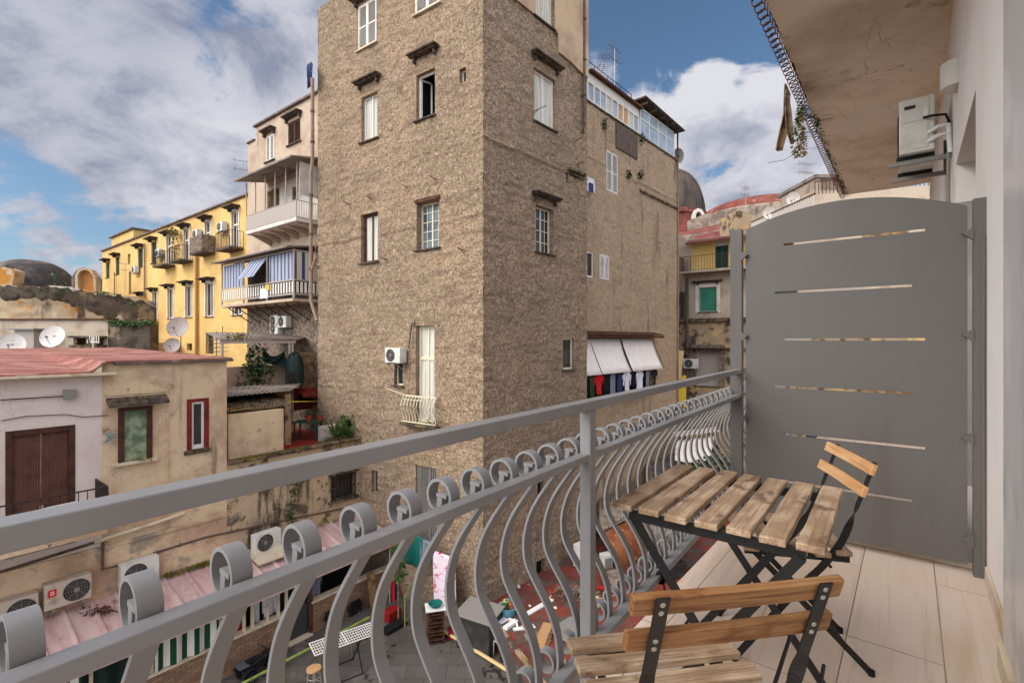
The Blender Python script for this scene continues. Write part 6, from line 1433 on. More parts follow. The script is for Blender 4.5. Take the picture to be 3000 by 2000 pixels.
def chair(label, org, rz, back, seat):
    t = thing('folding_chair', label, 'chair', org, rz, 'folding chairs at the balcony table'); M_ = ROOTM[t.name]
    pr = catmull([(-.240, .770), (-.2155, .700), (-.1945, .640), (-.177, .590), (-.161, .545), (-.140, .490), (-.112, .440), (-.070, .380), (0.0, .300), (.09, .185), (.18, .065), (.226, .006)], 3)
    for i, x in enumerate((-.155, .155)):
        q = twisted(M_, x, pr, 8, 13); q.build('upright', 'black_metal', t, bevel=.0008)
        x2 = x*.86; q = MB(); q.bar(M_ @ Vector((x2, .165, .425)), M_ @ Vector((x2, -.238, .008)), .005, .022, M_.to_3x3() @ Vector((0, 1, -1))); q.build('leg', 'black_metal', t, bevel=.0008)
        for yy, xx in ((.222, x), (-.238, x2)): q = MB(); q.cyl(M_ @ Vector((xx, yy, 0)), M_ @ Vector((xx, yy, .02)), .011, 10); q.build('foot', 'rubber', t)
        q = MB(); x3 = x*.93; lbox(q, M_, x3-.003, x3+.003, -.165, .185, .402, .4305); q.build('seat_rail', 'black_metal', t, bevel=.0008)
    for (y, z, a) in ((.14, .10, .155), (-.17, .078, .133), (.165, .412, .155), (-.10, .385, .155)): q = MB(); q.tube([M_ @ Vector((-a, y, z)), M_ @ Vector((a, y, z))], .0055, 8); q.build('cross_bar', 'black_metal', t)
    for i in range(5):
        y = .195-.051-i*.0775; e = .2 if i < 4 else .172
        slat(M_, -e+.003*sin(i*5), e, y, y+.051, .4315, .4495, i*2.7+rz).build('seat_slat', seat, t, bevel=.0035, seg=3)
    for j, (z0, z1, yy, e) in enumerate(((.730, .767, -.231, .203), (.653, .690, -.220, .203))):
        q = MB(); n = 16; vs = []
        for i in range(n+1):
            x = -e+2*e*i/n; cv = .010*(1-(x/e)**2)-.010
            w_ = .0006*mnoise.noise(Vector((i*.4, j, rz)))
            for (dy, z) in ((.003, z0+w_), (.021, z0+w_+.005), (.021, z1+w_+.005), (.003, z1+w_)): vs.append(M_ @ Vector((x, -.240+(.770-z)*.35+dy+cv*-.5, z)))
        fs = [(3, 2, 1, 0), tuple(n*4+k for k in range(4))]
        for i in range(n):
            for k in range(4): fs.append((i*4+k, i*4+(k+1) % 4, (i+1)*4+(k+1) % 4, (i+1)*4+k))
        q.add(vs, fs); bk_ = q.build('back_slat', back, t, bevel=.003, seg=3)
        for x in (-.155, .155):
            for zz in (z0+.010, z1-.010):
                yb = -.2425+(.770-zz)*.35-.0002; q = MB(); q.lathe([(.0050, -.0006), (.0048, .0003), (.0026, .0005), (.0022, -.0002), (.0003, -.0003)], M_ @ Vector((x, yb, zz)), 16, M_.to_3x3() @ Vector((0, -1, -.35))); q.build('screw', 'screw', bk_)
    return t
chair('nearest folding chair with brown back slats turned to the viewer, its seat facing the railing', (.366, 1.079, FZ), .167, 'back_wood', 'slat_wood')
chair('farther folding chair with light orange back slats, its seat under the table', (1.088, 1.938, FZ), 1.338, 'light_wood', 'slat_wood')
# ------------------------------------------------------------------ wall lamp, cooling unit
lp = thing('wall_lamp', 'half round plaster wall lamp on the white wall above the cooling unit', 'lamp', tuple(HF.pt(5.3, 2.02, 0)))
q = MB(); poly = [HF.pt(5.3+.11*cos(a*pi/12), 2.03, .11*sin(a*pi/12)) for a in range(13)]; q.prism(poly, (0, 0, .20)); q.build('shade', 'lamp_shell', lp, bevel=.004)
q = MB(); q.fbox(HF, 5.2, 5.4, 2.04, 2.22, .0, .02); q.build('mount', 'ac_grey', lp)
cu = thing('air_conditioner', 'big white cooling unit on brackets under the upper slab, its pipes towards us', 'air conditioner', tuple(HF.pt(6.3, 1.75, .2)), HF.rot())
q = MB(); q.fbox(HF, 5.92, 6.75, 1.76, 2.27, .12, .38); q.build('casing', 'ac_shell', cu, bevel=.012)
q = MB(); q.fbox(HF, 5.912, 5.92, 1.79, 2.02, .17, .27); q.fbox(HF, 5.914, 5.92, 2.05, 2.25, .16, .36); q.build('side_cover', 'ac_shell', cu, bevel=.003)
q = MB(); q.fbox(HF, 5.908, 5.914, 2.17, 2.20, .26, .34); q.build('handle_slot', 'ac_dark', cu)
q = MB(); q.fbox(HF, 5.908, 5.914, 2.07, 2.15, .17, .20); q.build('rating_label', 'label_white', cu)
q = MB(); c_ = HF.pt(6.28, 2.03, .386); q.lathe([(.22, 0), (.22, .008), (.001, .012)], c_, 28, (HF.n.x, HF.n.y, 0)); q.build('fan', 'ac_dark', cu)
for a in (6.02, 6.60):
    q = MB(); q.fbox(HF, a-.02, a+.02, 1.68, 1.72, .005, .46); q.fbox(HF, a-.02, a+.02, 1.70, 2.02, .005, .035); q.build('bracket', 'ac_grey', cu); q = MB(); q.fbox(HF, a-.025, a+.025, 1.722, 1.758, .12, .40); q.build('rubber_pad', 'rubber', cu)
q = MB(); q.tube([HF.pt(5.9, 2.06, .20), HF.pt(5.84, 2.04, .14), HF.pt(5.85, 2.03, .05), HF.pt(5.88, 1.95, .02), HF.pt(5.9, 1.7, .03)], .012, 8); q.build('power_cable', 'cable', cu)
for z in (1.92, 1.84): q = MB(); q.tube([HF.pt(5.92, z, .16), HF.pt(5.84, z+.01, .10), HF.pt(5.86, z+.02, .03), HF.pt(5.88, z-.15, .02)], .019, 8); q.build('insulated_pipe', 'label_white', cu)
q = MB(); q.tube([HF.pt(5.9, 1.70, .03), HF.pt(5.9, -1.15, .03)], .014, 8); q.build('drain_hose', 'ac_grey', cu)
q = MB(); q.tube([HF.pt(3.37, .5, .012), HF.pt(3.38, -.2, .014), HF.pt(3.37, FZ+.05, .012)], .004, 6); tag(q.build('wall_cable', 'wire'), 'thin cable running down the white wall beside the screen post', 'cable')
# dried things hanging from the upper balcony
hg = thing('dried_palm', 'two long dried palm fronds hanging from the upper balcony against the sky', 'dried plant', tuple(at(1795, 195, 6.0)))
def frond(pts, w, m, par):
    q = MB(); q.rn = False; P = [at(u, v, 6.0+.1*i) for i, (u, v) in enumerate(pts)]; sdv = Vector((1, .25, 0)); vs = []
    for i, p in enumerate(P):
        ww = w[i]
        for k in (-1, 0, 1): vs.append(p+sdv*k*ww/2+Vector((0, .35*ww*(1 if k == 0 else 0), 0)))
    q.add(vs, [(i*3+k, i*3+k+1, i*3+k+4, i*3+k+3) for i in range(len(P)-1) for k in range(2)]); o = q.build('frond', m, par); s_ = o.modifiers.new('th', 'SOLIDIFY'); s_.thickness = .01; return o
frond([(1804, 192), (1808, 215), (1806, 260), (1799, 305), (1789, 345)], [.03, .10, .09, .13, .11], 'dry_frond', hg)
frond([(1806, 205), (1810, 250), (1814, 300), (1819, 330)], [.03, .10, .11, .06], 'dry_frond', hg)
hb_ = thing('hanging_plant', 'hanging tapering clump of dried grass and green sprigs beside the palm fronds', 'dried plant', tuple(at(1836, 250, 6.1)))
q = MB()
for i in range(14): t = i/13; leaves(q, at(1838-3*t, 248+105*t, 6.1), (.02+.075*t, .05+.04*t, .06), 40, .05)
q.build('foliage', 'dry_leaf', hb_)
q = MB()
for i in range(34):
    p = at(1838+random.uniform(0, 22), 255+random.uniform(0, 90), 6.1); a = random.uniform(-1, 1); q.tube([p, p+Vector((.12*a, .05, .03)), p+Vector((.25*a+.06, .05, random.uniform(-.12, .10)))], .0022, 3)
q.tube([at(1830, 350, 6.1), at(1800, 368, 6.1), at(1765, 374, 6.1)], .003, 4); q.build('twigs', 'rust', hb_)
q = MB(); leaves(q, at(1848, 255, 6.2), (.03, .05, .10), 40, .09); tag(q.build('blue_cloth', 'sky_cloth'), 'blue rag caught between the dried grass and the upper slab edge', 'cloth')
# ------------------------------------------------------------------ red terrace below, right of the courtyard
cn = Vector((C2[0], C2[1])); ed = Vector((.44, -.90)).normalized()
def ep(t): p = cn+ed*t; return p
q = MB(); E_ = TA.pt(SE+8, 0); Hn = HF.pt(24, 0, 0); H0 = HF.pt(3.0, 0, 0)
e1_ = ep(.3); e2_ = ep(13.0)
poly = [Vector((e1_.x, e1_.y, TZ)), Vector((e2_.x, e2_.y, TZ)), Vector((H0.x+2.5, H0.y-1, TZ)), Vector((Hn.x, Hn.y, TZ)), Vector((E_.x, E_.y, TZ)), Vector((TR.pt(.1, 0).x, TR.pt(.1, 0).y, TZ))]
q.prism(poly, (0, 0, GZ-TZ-.1)); q.rn = True; struct(q.build('red_terrace', 'terrace_red'))
q = MB(); q.bar(Vector((*e1_, TZ-.03)), Vector((*e2_, TZ-.03)), .12, .09); struct(q.build('terrace_kerb', 'stone_band'))
yd = thing  # shorthand
def gput(u, v, z=GZ): return gp(u, v, z)
def rb(mb, c, rz, sx, sy, sz, dz=0, dx=0, dy=0):
    X = Vector((cos(rz), sin(rz), 0)); Y = Vector((-sin(rz), cos(rz), 0)); p = Vector(c)+X*(dx-sx/2)+Y*(dy-sy/2)+Vector((0, 0, dz)); return mb.obox(p, X*sx, Y*sy, (0, 0, sz))
AR = atan2(CA, SA)   # direction of the yard walls
# big dark bin with grey lid
c = gput(1100, 1500); c.y += .35; t = thing('storage_bin', 'big black bin with pale grey lid against the foot of the tower', 'bin', tuple(c), -.5)
q = MB(); rb(q, c, -.5, 1.15, .8, .95); q.build('body', 'dark_box', t, bevel=.03)
q = MB(); X = Vector((cos(-.5), sin(-.5), 0)); Y = Vector((-sin(-.5), cos(-.5), 0)); p = c-X*.62-Y*.45+Vector((0, 0, .97)); q.prism([p, p+Y*.9+Vector((0, 0, .12)), p+Y*.9+Vector((0, 0, .17)), p+Vector((0, 0, .05))], X*1.24); q.build('lid', 'ac_grey', t, bevel=.01)
# wooden crate shelf with green bowl
c = gput(1000, 1470); t = thing('crate_rack', 'rack of stacked brown crates beside the black bin', 'rack', tuple(c), .25)
for k in range(4):
    for z_ in (0, .16): q = MB(); rb(q, c, .25, .5, .42, .018, .25*k+.02+z_*.6); q.build('shelf_board', 'rust', t)
for x in (-.23, .23):
    for y in (-.19, .19): q = MB(); rb(q, c, .25, .04, .04, 1.0, 0, x, y); q.build('post', 'rust', t)
q = MB(); rb(q, c, .25, .6, .5, .03, 1.0); q.build('top_board', 'label_white', t)
q = MB(); q.lathe([(.001, 0), (.12, .0), (.22, .10), (.21, .11), (.11, .03), (.001, .03)], c+Vector((0, 0, 1.035)), 20); tag(q.build('bowl', 'teal_cloth'), 'green plastic bowl on top of the crate rack', 'bowl')
q = MB(); c = gput(1042, 1462); rb(q, c, .2, .35, .3, .26); tag(q.build('red_box', 'red_plastic', bevel=.02), 'small red box on the paving between the rack and the black bin', 'box')
cable('yard_pipe', 'cream_wood', [gp(1000, 1436, GZ+.15), gp(1100, 1498, GZ+.12), gp(1200, 1560, GZ+.08), gp(1235, 1590, GZ+.08)], .05, 'long pale pipe lying along the courtyard edge below the terrace', 'pipe')
# monobloc chair
def monobloc(label, c, rz, m='white_plastic', s=1.0, grp='plastic chairs'):
    t = thing('plastic_chair', label, 'chair', tuple(c), rz, grp); M_ = ROOTM[t.name]
    for x in (-.24, .24):
        for y in (-.22, .22): q = MB(); q.bar(M_ @ Vector((x*1.08*s, y*1.1*s, 0)), M_ @ Vector((x*s, y*s, .42*s)), .05*s, .05*s); q.build('leg', m, t, bevel=.008)
    q = MB(); lbox(q, M_, -.25*s, .25*s, -.24*s, .24*s, .41*s, .44*s); q.build('seat', m, t, bevel=.02)
    q = MB(); pts = [(-.25, -.22, .44), (-.25, -.28, .78), (-.17, -.31, .88), (0, -.32, .90), (.17, -.31, .88), (.25, -.28, .78), (.25, -.22, .44)]
    q.tube([M_ @ Vector((x*s, y*s, z*s)) for x, y, z in pts], .025*s, 6)
    for x in (-.16, -.08, 0, .08, .16): q.bar(M_ @ Vector((x*s, -.23*s, .44*s)), M_ @ Vector((x*s, -.31*s, .87*s)), .045*s, .012*s)
    q.build('backrest', m, t)
    for x in (-.27, .27): q = MB(); q.tube([M_ @ Vector((x*s, .20*s, .42*s)), M_ @ Vector((x*s, .20*s, .64*s)), M_ @ Vector((x*s, -.26*s, .67*s))], .022*s, 6); q.build('armrest', m, t)
    return t
c = gput(1160, 1505); monobloc('white plastic armchair by the terrace edge next to the black bin', c, 2.3)
c = gp(1345, 1385, TZ); monobloc('cream plastic chair tipped among the rubbish on the red terrace', c, .6, 'cream_wood', .9).rotation_euler = (1.3, .2, .6)
# clear bucket
c = gput(1210, 1540); t = thing('bucket', 'clear plastic tub with yellow things inside on the paving', 'bucket', tuple(c)); q = MB(); q.lathe([(.001, .01), (.22, 0), (.28, .42), (.30, .43), (.26, .42), (.20, .03), (.001, .03)], c, 20); q.build('tub', 'pale_glass', t)
q = MB(); leaves(q, c+Vector((0, 0, .2)), (.13, .13, .1), 30, .12); q.build('contents', 'yellow_plastic', t)
# drying rack
c = gp(792, 1466, -8.15); c.z = GZ; rz = .62; t = thing('drying_rack', 'white mesh topped drying rack on black crossed legs in the courtyard', 'drying rack', tuple(c), rz); M_ = ROOTM[t.name]
q = MB(); L_, W_w = 1.7, .62
for y in (-W_w/2, W_w/2): q.tube([M_ @ Vector((-L_/2, y, .92)), M_ @ Vector((L_/2, y, .92))], .016, 6)
for x in (-L_/2, 0, L_/2): q.tube([M_ @ Vector((x, -W_w/2, .92)), M_ @ Vector((x, W_w/2, .92))], .016, 6)
q.build('top_frame', 'white_plastic', t); q = MB()
for i in range(1, 26): x = -L_/2+L_*i/26; q.bar(M_ @ Vector((x, -W_w/2, .92)), M_ @ Vector((x, W_w/2, .92)), .014, .008)
for i in range(1, 5): y = -W_w/2+W_w*i/5; q.bar(M_ @ Vector((-L_/2, y, .921)), M_ @ Vector((L_/2, y, .921)), .022, .008)
q.build('mesh_top', 'white_plastic', t)
for x in (-.35, .35):
    for s_ in (1, -1): q = MB(); q.tube([M_ @ Vector((x, s_*.28, .9)), M_ @ Vector((x+.02*s_, -s_*.38, .01))], .022, 6); q.build('leg', 'black_metal', t)
for y in (-.38, .38): q = MB(); q.tube([M_ @ Vector((-.37, y, .02)), M_ @ Vector((.37, y, .02))], .014, 6); q.build('foot_bar', 'black_metal', t)
# low wire fence with green rail
A_, B_ = gp(520, 1588, -8.3), gp(848, 1417, -8.3); t = thing('wire_fence', 'low wire fence with yellow green top rail crossing the courtyard', 'fence', (A_.x, A_.y, GZ))
q = MB(); q.tube([A_, B_], .035, 8); q.build('top_rail', 'green_rail', t)
for k in range(4): p = A_.lerp(B_, (k+.4)/4); q = MB(); q.tube([(p.x, p.y, GZ), (p.x, p.y, -8.3)], .02, 6); q.build('post', 'green_rail', t)
q = MB(); n = 64
for k in range(n): p = A_.lerp(B_, k/n); q.bar((p.x, p.y, GZ+.03), (p.x, p.y, -8.33), .006, .006)
for z in (GZ+.05, GZ+.4): q.bar((A_.x, A_.y, z), (B_.x, B_.y, z), .008, .008)
q.build('wire_mesh', 'wire', t)
# stool
c = gp(721, 1534, GZ+.62); c.z = GZ; t = thing('stool', 'round topped pale wooden stool on white metal legs in the courtyard', 'stool', tuple(c)); q = MB(); q.lathe([(.001, .59), (.17, .59), (.185, .605), (.18, .63), (.001, .635)], c, 26); q.build('seat', 'light_wood', t)
for k in range(4): a = k*pi/2+.5; q = MB(); q.tube([c+Vector((.13*cos(a), .13*sin(a), .59)), c+Vector((.19*cos(a), .19*sin(a), 0))], .013, 6); q.build('leg', 'aluminium', t)
for z in (.2, .42): q = MB(); q.tube([c+Vector((.165*cos(a*pi/8), .165*sin(a*pi/8), z)) for a in range(17)], .009, 5, False); q.build('ring', 'aluminium', t)
# quad bike
c = gput(596, 1548); rz = AR; t = thing('quad_bike', 'small dark quad bike parked along the brick front', 'quad bike', tuple(c), rz); M_ = ROOTM[t.name]; V_ = lambda *a: M_ @ Vector(a)
for x in (-.42, .42):
    for y in (-.30, .30):
        q = MB(); ax = M_.to_3x3() @ Vector((0, 1, 0)); w_ = .09; q.lathe([(.001, -w_), (.10, -w_), (.20, -w_*.9), (.235, -w_*.5), (.235, w_*.5), (.20, w_*.9), (.10, w_), (.001, w_)], V_(x, y, .235), 22, ax); wq_ = q.build('wheel', 'tyre', t); q = MB(); q.cyl(V_(x, y-.10, .235), V_(x, y+.10, .235), .09, 12); q.build('rim', 'quad_grey', wq_)
        q = MB(); q.strip([V_(x+.30*cos(a), y, .235+.30*sin(a)) for a in [.35+k*.3 for k in range(9)]], .20, .02, ax); q.build('fender', 'quad_body', t)
q = MB(); q.prism([V_(-.55, -.13, .32), V_(-.6, -.13, .5), (V_(-.1, -.13, .62)), V_(.2, -.13, .66), V_(.55, -.13, .52), V_(.55, -.13, .32)], V_(0, .13, 0)-V_(0, -.13, 0)); q.build('body', 'quad_body', t, bevel=.04)
q = MB(); lbox(q, M_, -.45, .05, -.11, .11, .60, .68); q.build('seat', 'rubber', t, bevel=.03)
q = MB(); q.tube([V_(.28, 0, .6), V_(.18, 0, .86)], .02, 6); q.tube([V_(.10, -.34, .90), V_(.18, -.12, .86), V_(.18, .12, .86), V_(.10, .34, .90)], .016, 6); q.build('handlebar', 'black_metal', t)
q = MB(); lbox(q, M_, .50, .60, -.08, .08, .46, .56); q.build('headlight', 'quad_grey', t, bevel=.02)
q = MB(); lbox(q, M_, -.75, -.42, -.22, .22, .60, .63); q.build('rear_carrier', 'quad_grey', t); t.scale = (.78, .78, .78)
# things hanging on the brick front
JF = F1.off(OW+.14); gj = 'clothes hanging outside the brick front'
def jz(u, v): return JF.sz(u, v)
s_, z_ = jz(770, 1398); garment('hanging_cloth', 'pale blue jeans hanging on the brick front left of the black coat', 'laundry', JF, s_-.05, z_-.25, 0, .42, .75, 'sky_cloth', gj, 'trousers', 11)
s_, z_ = jz(815, 1378); garment('hanging_coat', 'long black coat hanging on the brick front', 'laundry', JF, s_, z_, 0.02, .55, 1.05, 'dark_cloth', gj, 'shirt', 12)
s_, z_ = jz(757, 1400); garment('hanging_cloth', 'dark top hanging above the pale blue jeans', 'laundry', JF, s_, z_, .04, .35, .3, 'dark_cloth', gj, 'towel', 13)
q = MB(); s_, z_ = jz(850, 1350); q.obox(JF.pt(s_-.2, GZ, .35), JF.pt(.28, 0)-JF.pt(0, 0), JF.pt(0, 0, .04)-JF.pt(0, 0), n1_*-.3+Vector((0, 0, 1.25))); tag(q.build('wooden_board', 'old_wood'), 'tall brown board leaning on the brick front right of the black coat', 'board')
for i, (u, m_, hgt, lb) in enumerate(((880, 'aluminium', 1.7, 'grey metal pole leaning in the corner beside the tower'), (888, 'red_cloth', 1.2, 'red plank leaning in the corner beside the tower'), (896, 'navy_cloth', 1.0, 'dark blue plank leaning in the corner beside the tower'), (905, 'terracotta', 1.5, 'orange brown pole leaning in the corner beside the tower'))):
    s_, z_ = jz(u, 1380); q = MB(); q.bar(JF.pt(s_, GZ, .35), JF.pt(s_+.25, GZ+hgt, .05), .10 if i in (1, 2) else .04, .05); tag(q.build('leaning_board', m_), lb, 'board', 'things leaning in the yard corner')
q = MB(); p = gput(900, 1420); rb(q, p, AR, .5, .35, .32); tag(q.build('red_crate', 'red_plastic', bevel=.02), 'red crate on the ground in the yard corner beside the tower', 'crate')
q = MB(); p = gput(905, 1442); rb(q, p, AR, .8, .35, .12); tag(q.build('dark_mat', 'tyre', bevel=.02), 'dark bundle lying on the paving before the red crate', 'bundle')
# wire gate / frame in the corner
p0_, p1_ = gput(930, 1440), gput(955, 1400); t = thing('garden_gate', 'thin green wire gate standing open near the yard corner', 'gate', tuple(p0_)); q = MB()
for p in (p0_, p1_): q.tube([p, p+Vector((0, 0, 1.0))], .02, 6)
q.tube([p0_+Vector((0, 0, 1)), p1_+Vector((0, 0, 1))], .018, 6); q.tube([p0_+Vector((0, 0, .15)), p1_+Vector((0, 0, .15))], .012, 6); q.build('gate_frame', 'green_rail', t); q = MB()
for k in range(1, 9): p = p0_.lerp(p1_, k/9); q.bar(p+Vector((0, 0, .15)), p+Vector((0, 0, 1)), .008, .008)
q.build('gate_wire', 'wire', t)
# plants and cloths at the tower's left foot
GT = TL.off(.55)
for (u0, v0, u1, v1, m_, lb, kd, nm) in ((927, 1228, 974, 1298, 'teal_cloth', 'teal sheet hanging from a line at the foot of the tower', 'towel', 'hanging_sheet'), (994, 1272, 1046, 1392, 'floral_cloth', 'white sheet with pink flowers hanging in front of the tower corner', 'towel', 'hanging_sheet'), (966, 1240, 992, 1290, 'grey_cloth', 'small patterned grey cloth between the teal sheet and the flowered one', 'towel', 'hanging_cloth')):
    a, zt = GT.sz((u0+u1)/2, v0); a0_ = GT.sz(u0, v0)[0]; a1_ = GT.sz(u1, v0)[0]; zb_ = GT.sz((u0+u1)/2, v1)[1]
    garment(nm, lb, 'laundry', GT, a, zt, 0, a0_-a1_, zt-zb_, m_, 'sheets at the foot of the tower', kd, u0)
a, z_ = GT.sz(920, 1232); b_, z2_ = GT.sz(1048, 1272); cable('clothes_line', 'wire', [GT.pt(a+.3, z_), GT.pt(b_-.1, z2_)], .01, 'wire line carrying the teal and flowered sheets at the tower foot', 'clothes line')
p = gput(915, 1425); t = thing('tall_plant', 'tall green leafy plant in the corner under the end of the pink roof', 'plant', tuple(p)); q = MB(); top_ = at(915, 1255, p.y)
for i in range(6): leaves(q, p.lerp(top_, .6+.08*i), (.20, .20, .22), 50, .16)
q.build('foliage', 'leaf_green', t); q = MB(); q.tube([p, top_], .03, 6); q.build('stem', 'old_wood', t)
# metal spike lamp on tower wall low
for (u, v, w_, h_, lb) in ((1045, 1392, .9, .9, 'dark cellar opening'),): pass
# ------------------------------------------------------------------ clutter on the red terrace
def tp(u, v, z=TZ): return gp(u, v, z)
gc = 'rubbish on the red terrace'
c = tp(1166, 1410); t = thing('toy_basket', 'pale blue basket of bright toys by the tower corner', 'basket', tuple(c)); q = MB(); q.lathe([(.001, .01), (.20, 0), (.27, .26), (.29, .27), (.25, .26), (.18, .03), (.001, .03)], c, 18); q.build('basket', 'blue_plastic', t)
for i, m_ in enumerate(('red_plastic', 'yellow_plastic', 'leaf_green', 'orange_sheet', 'blue_plastic')): q = MB(); rb(q, c, i*.7, .10, .16, .26, .12, .13*cos(i*1.3), .12*sin(i*1.3)); q.build('toy', m_, t, bevel=.01)
def plank(nm, m, a, b_, w_, h_, lb, cat): q = MB(); q.bar(a+Vector((0, 0, h_/2+.005)), b_+Vector((0, 0, h_/2+.005)), w_, h_); return tag(q.build(nm, m, bevel=.004), lb, cat)
plank('white_plank', 'white_plastic', tp(1200, 1418), tp(1268, 1378), .17, .05, 'white plank lying on the red terrace, longer one', 'plank')
plank('white_plank', 'white_plastic', tp(1160, 1446), tp(1186, 1428), .16, .08, 'short white plank near the toy basket', 'plank')
plank('batten', 'cream_wood', tp(1256, 1382), tp(1266, 1368), .04, .03, 'thin pale batten beyond the long white plank', 'batten')
for i, (u, v, m_, sx_, sy_, r_, lb) in enumerate(((1214, 1440, 'label_white', .34, .26, .5, 'white sheet of paper on the red terrace, right one'), (1192, 1444, 'label_white', .34, .14, .2, 'white paper scrap between the short plank and the larger sheet'), (1152, 1424, 'label_white', .3, .3, .8, 'crumpled pale bag just below the toy basket'), (1226, 1460, 'grey_sheet', .5, .3, .3, 'grey board on the terrace edge above the tub'))):
    q = MB(); c = tp(u, v); rb(q, c, r_, sx_, sy_, .025, .004); tag(q.build('paper_scrap' if i < 3 else 'grey_board', m_), lb, 'paper' if i < 3 else 'board', gc)
c = tp(1308, 1450); q = MB(); rb(q, c, .75, 1.0, .75, .06, .05); tag(q.build('loose_sheet', 'ac_grey', bevel=.01), 'large pale grey panel lying on the red terrace behind the seat', 'panel')
for k in range(5): q = MB(); c = tp(1245+2*k, 1482-6*k); rb(q, c, 1.05+.05*k, .62, .28, .03, .01+.035*k); tag(q.build('cardboard_sheet', 'cardboard'), ('lowest sheet', 'second sheet', 'middle sheet', 'fourth sheet', 'topmost sheet')[k]+' of the cardboard stack by the grey panel', 'cardboard', 'cardboard stack')
# tangle of branches and wire
t = thing('rubbish_heap', 'tangled heap of grey twigs, wire and soil in the middle of the red terrace', 'rubbish', tuple(tp(1325, 1365)))
q = MB(); c0_ = tp(1325, 1365)
for i in range(150):
    a = random.uniform(0, 6.28); r_ = random.uniform(0, .75); p = c0_+Vector((r_*cos(a), r_*.7*sin(a), .02+.20*(1-r_)*random.random())); d = Vector((random.uniform(-1, 1), random.uniform(-1, 1), random.uniform(-.1, .4)))*.22; q.tube([p, p+d*.5+Vector((0, 0, .03)), p+d], random.choice((.004, .007, .011)), 3)
q.build('twigs', 'grey_sheet', t); q = MB(); leaves(q, c0_+Vector((0, 0, .05)), (.8, .55, .12), 500, .08); q.build('litter', 'mossy_ledge', t)
q = MB(); c = tp(1342, 1335)+Vector((0, 0, .45)); q.tube([c+Vector((.10*cos(a*pi/10), 0, .15*sin(a*pi/10))) for a in range(21)], .025, 7, False); tag(q.build('hose_ring', 'yellow_plastic'), 'yellow green loop standing by the heap near the white box', 'hose')
c = tp(1352, 1360); q = MB(); q.lathe([(.001, 0), (.09, 0), (.10, .35), (.04, .48), (.04, .55), (.001, .55)], c+Vector((0, 0, .1)), 14); tag(q.build('bottle', 'pink_plastic'), 'pink bottle among the rubbish beside the railing post', 'bottle')
c = tp(1384, 1362); q = MB(); q.bar(c+Vector((-.15, .1, .15)), c+Vector((.2, -.1, .22)), .16, .12); tag(q.build('red_packet', 'red_plastic', bevel=.03), 'red and white packet right of the railing post on the terrace', 'packet')
random.seed(11)
for i in range(26):   # scattered litter, each piece its own
    u = random.uniform(1190, 1440); v = random.uniform(1330, 1540)
    lo_ = 1392+(u-1130)*1.2
    if v > lo_-8: v = lo_-12-random.random()*30
    if v < 1305: continue
    c = tp(u, v); q = MB(); rb(q, c, random.random()*3, random.uniform(.06, .2), random.uniform(.04, .12), random.uniform(.01, .05), .003)
    tag(q.build('litter_scrap', random.choice(('label_white', 'grey_sheet', 'cardboard', 'mossy_ledge', 'dark_box', 'white_plastic'))), 'small scrap of litter on the red terrace', 'litter', 'small scraps on the red terrace')
# white appliances against the tower wall
for (u, v, w_, h_, r_, lb, m_) in ((1338, 1300, .52, .82, .72, 'white boxy appliance against the tower wall at the terrace end', 'white_plastic'), (1392, 1302, .38, .48, .4, 'smaller white box right of the boxy appliance', 'ac_shell')):
    c = tp(u, v); t = thing('appliance', lb, 'appliance', tuple(c), r_); q = MB(); rb(q, c, r_, w_, w_*.85, h_, .02); q.build('casing', m_, t, bevel=.015); q = MB(); rb(q, c, r_, w_*.8, .02, h_*.7, .06, 0, -w_*.44); q.build('door', 'dark_box' if m_ == 'white_plastic' else 'ac_grey', t)
c = tp(1412, 1342); q = MB(); q.lathe([(.001, .5), (.12, .46), (.28, .40), (.36, .2), (.42, 0)], c, 16); o = q.build('brown_sack', 'patch_plaster'); 
for v_ in o.data.vertices: v_.co += v_.co.normalized()*.05*mnoise.noise(v_.co*6)
tag(o, 'sagging brown sack on the terrace below the orange shed', 'sack')
# orange corrugated shed
sh = thing('orange_shed', 'leaning shed of orange corrugated sheets with pale corrugated roof', 'shed', tuple(tp(1450, 1290)))
bl_, brr = tp(1418, 1306), tp(1512, 1262); tl__, trr = at(1379, 1222, 18.6), at(1476, 1168, 20.6)
for i in range(3):
    a, b_ = i/3+.012, (i+1)/3-.012; sheet('wall_sheet', 'orange_sheet', [bl_.lerp(brr, a), bl_.lerp(brr, b_), tl__.lerp(trr, b_), tl__.lerp(trr, a)], .02, None, None, 7, root=sh)
wl0 = TA.pt(TA.sz(1374, 1150)[0], TA.sz(1374, 1146)[1]+.0, .05); wl1 = TA.pt(TA.sz(1470, 1100)[0], TA.sz(1374, 1146)[1], .05)
sheet('roof_sheet', 'pale_corrugated', [tl__+Vector((-.05, -.1, .05)), trr+Vector((.2, -.1, .05)), wl1, wl0], .02, None, None, 16, root=sh)
q = MB(); q.bar(tl__, trr, .08, .10); q.build('beam', 'dark_box', sh)
# more roofs and stuff along the foot of the annex towards the street end
sheet('yard_canopy', 'grey_sheet', [tp(1500, 1296, -7.0), tp(1590, 1240, -7.0), TA.pt(TA.sz(1560, 1100)[0], -6.4, .05), TA.pt(TA.sz(1480, 1100)[0], -6.4, .05)], .03, 'grey sheet canopy beyond the orange shed seen through the railing', 'canopy', 10)
p = tp(1530, 1320); q = MB(); rb(q, p, .5, 1.2, .8, .5, 0); tag(q.build('covered_crate', 'dark_box', bevel=.05), 'dark covered crate beneath the table on the terrace', 'crate')
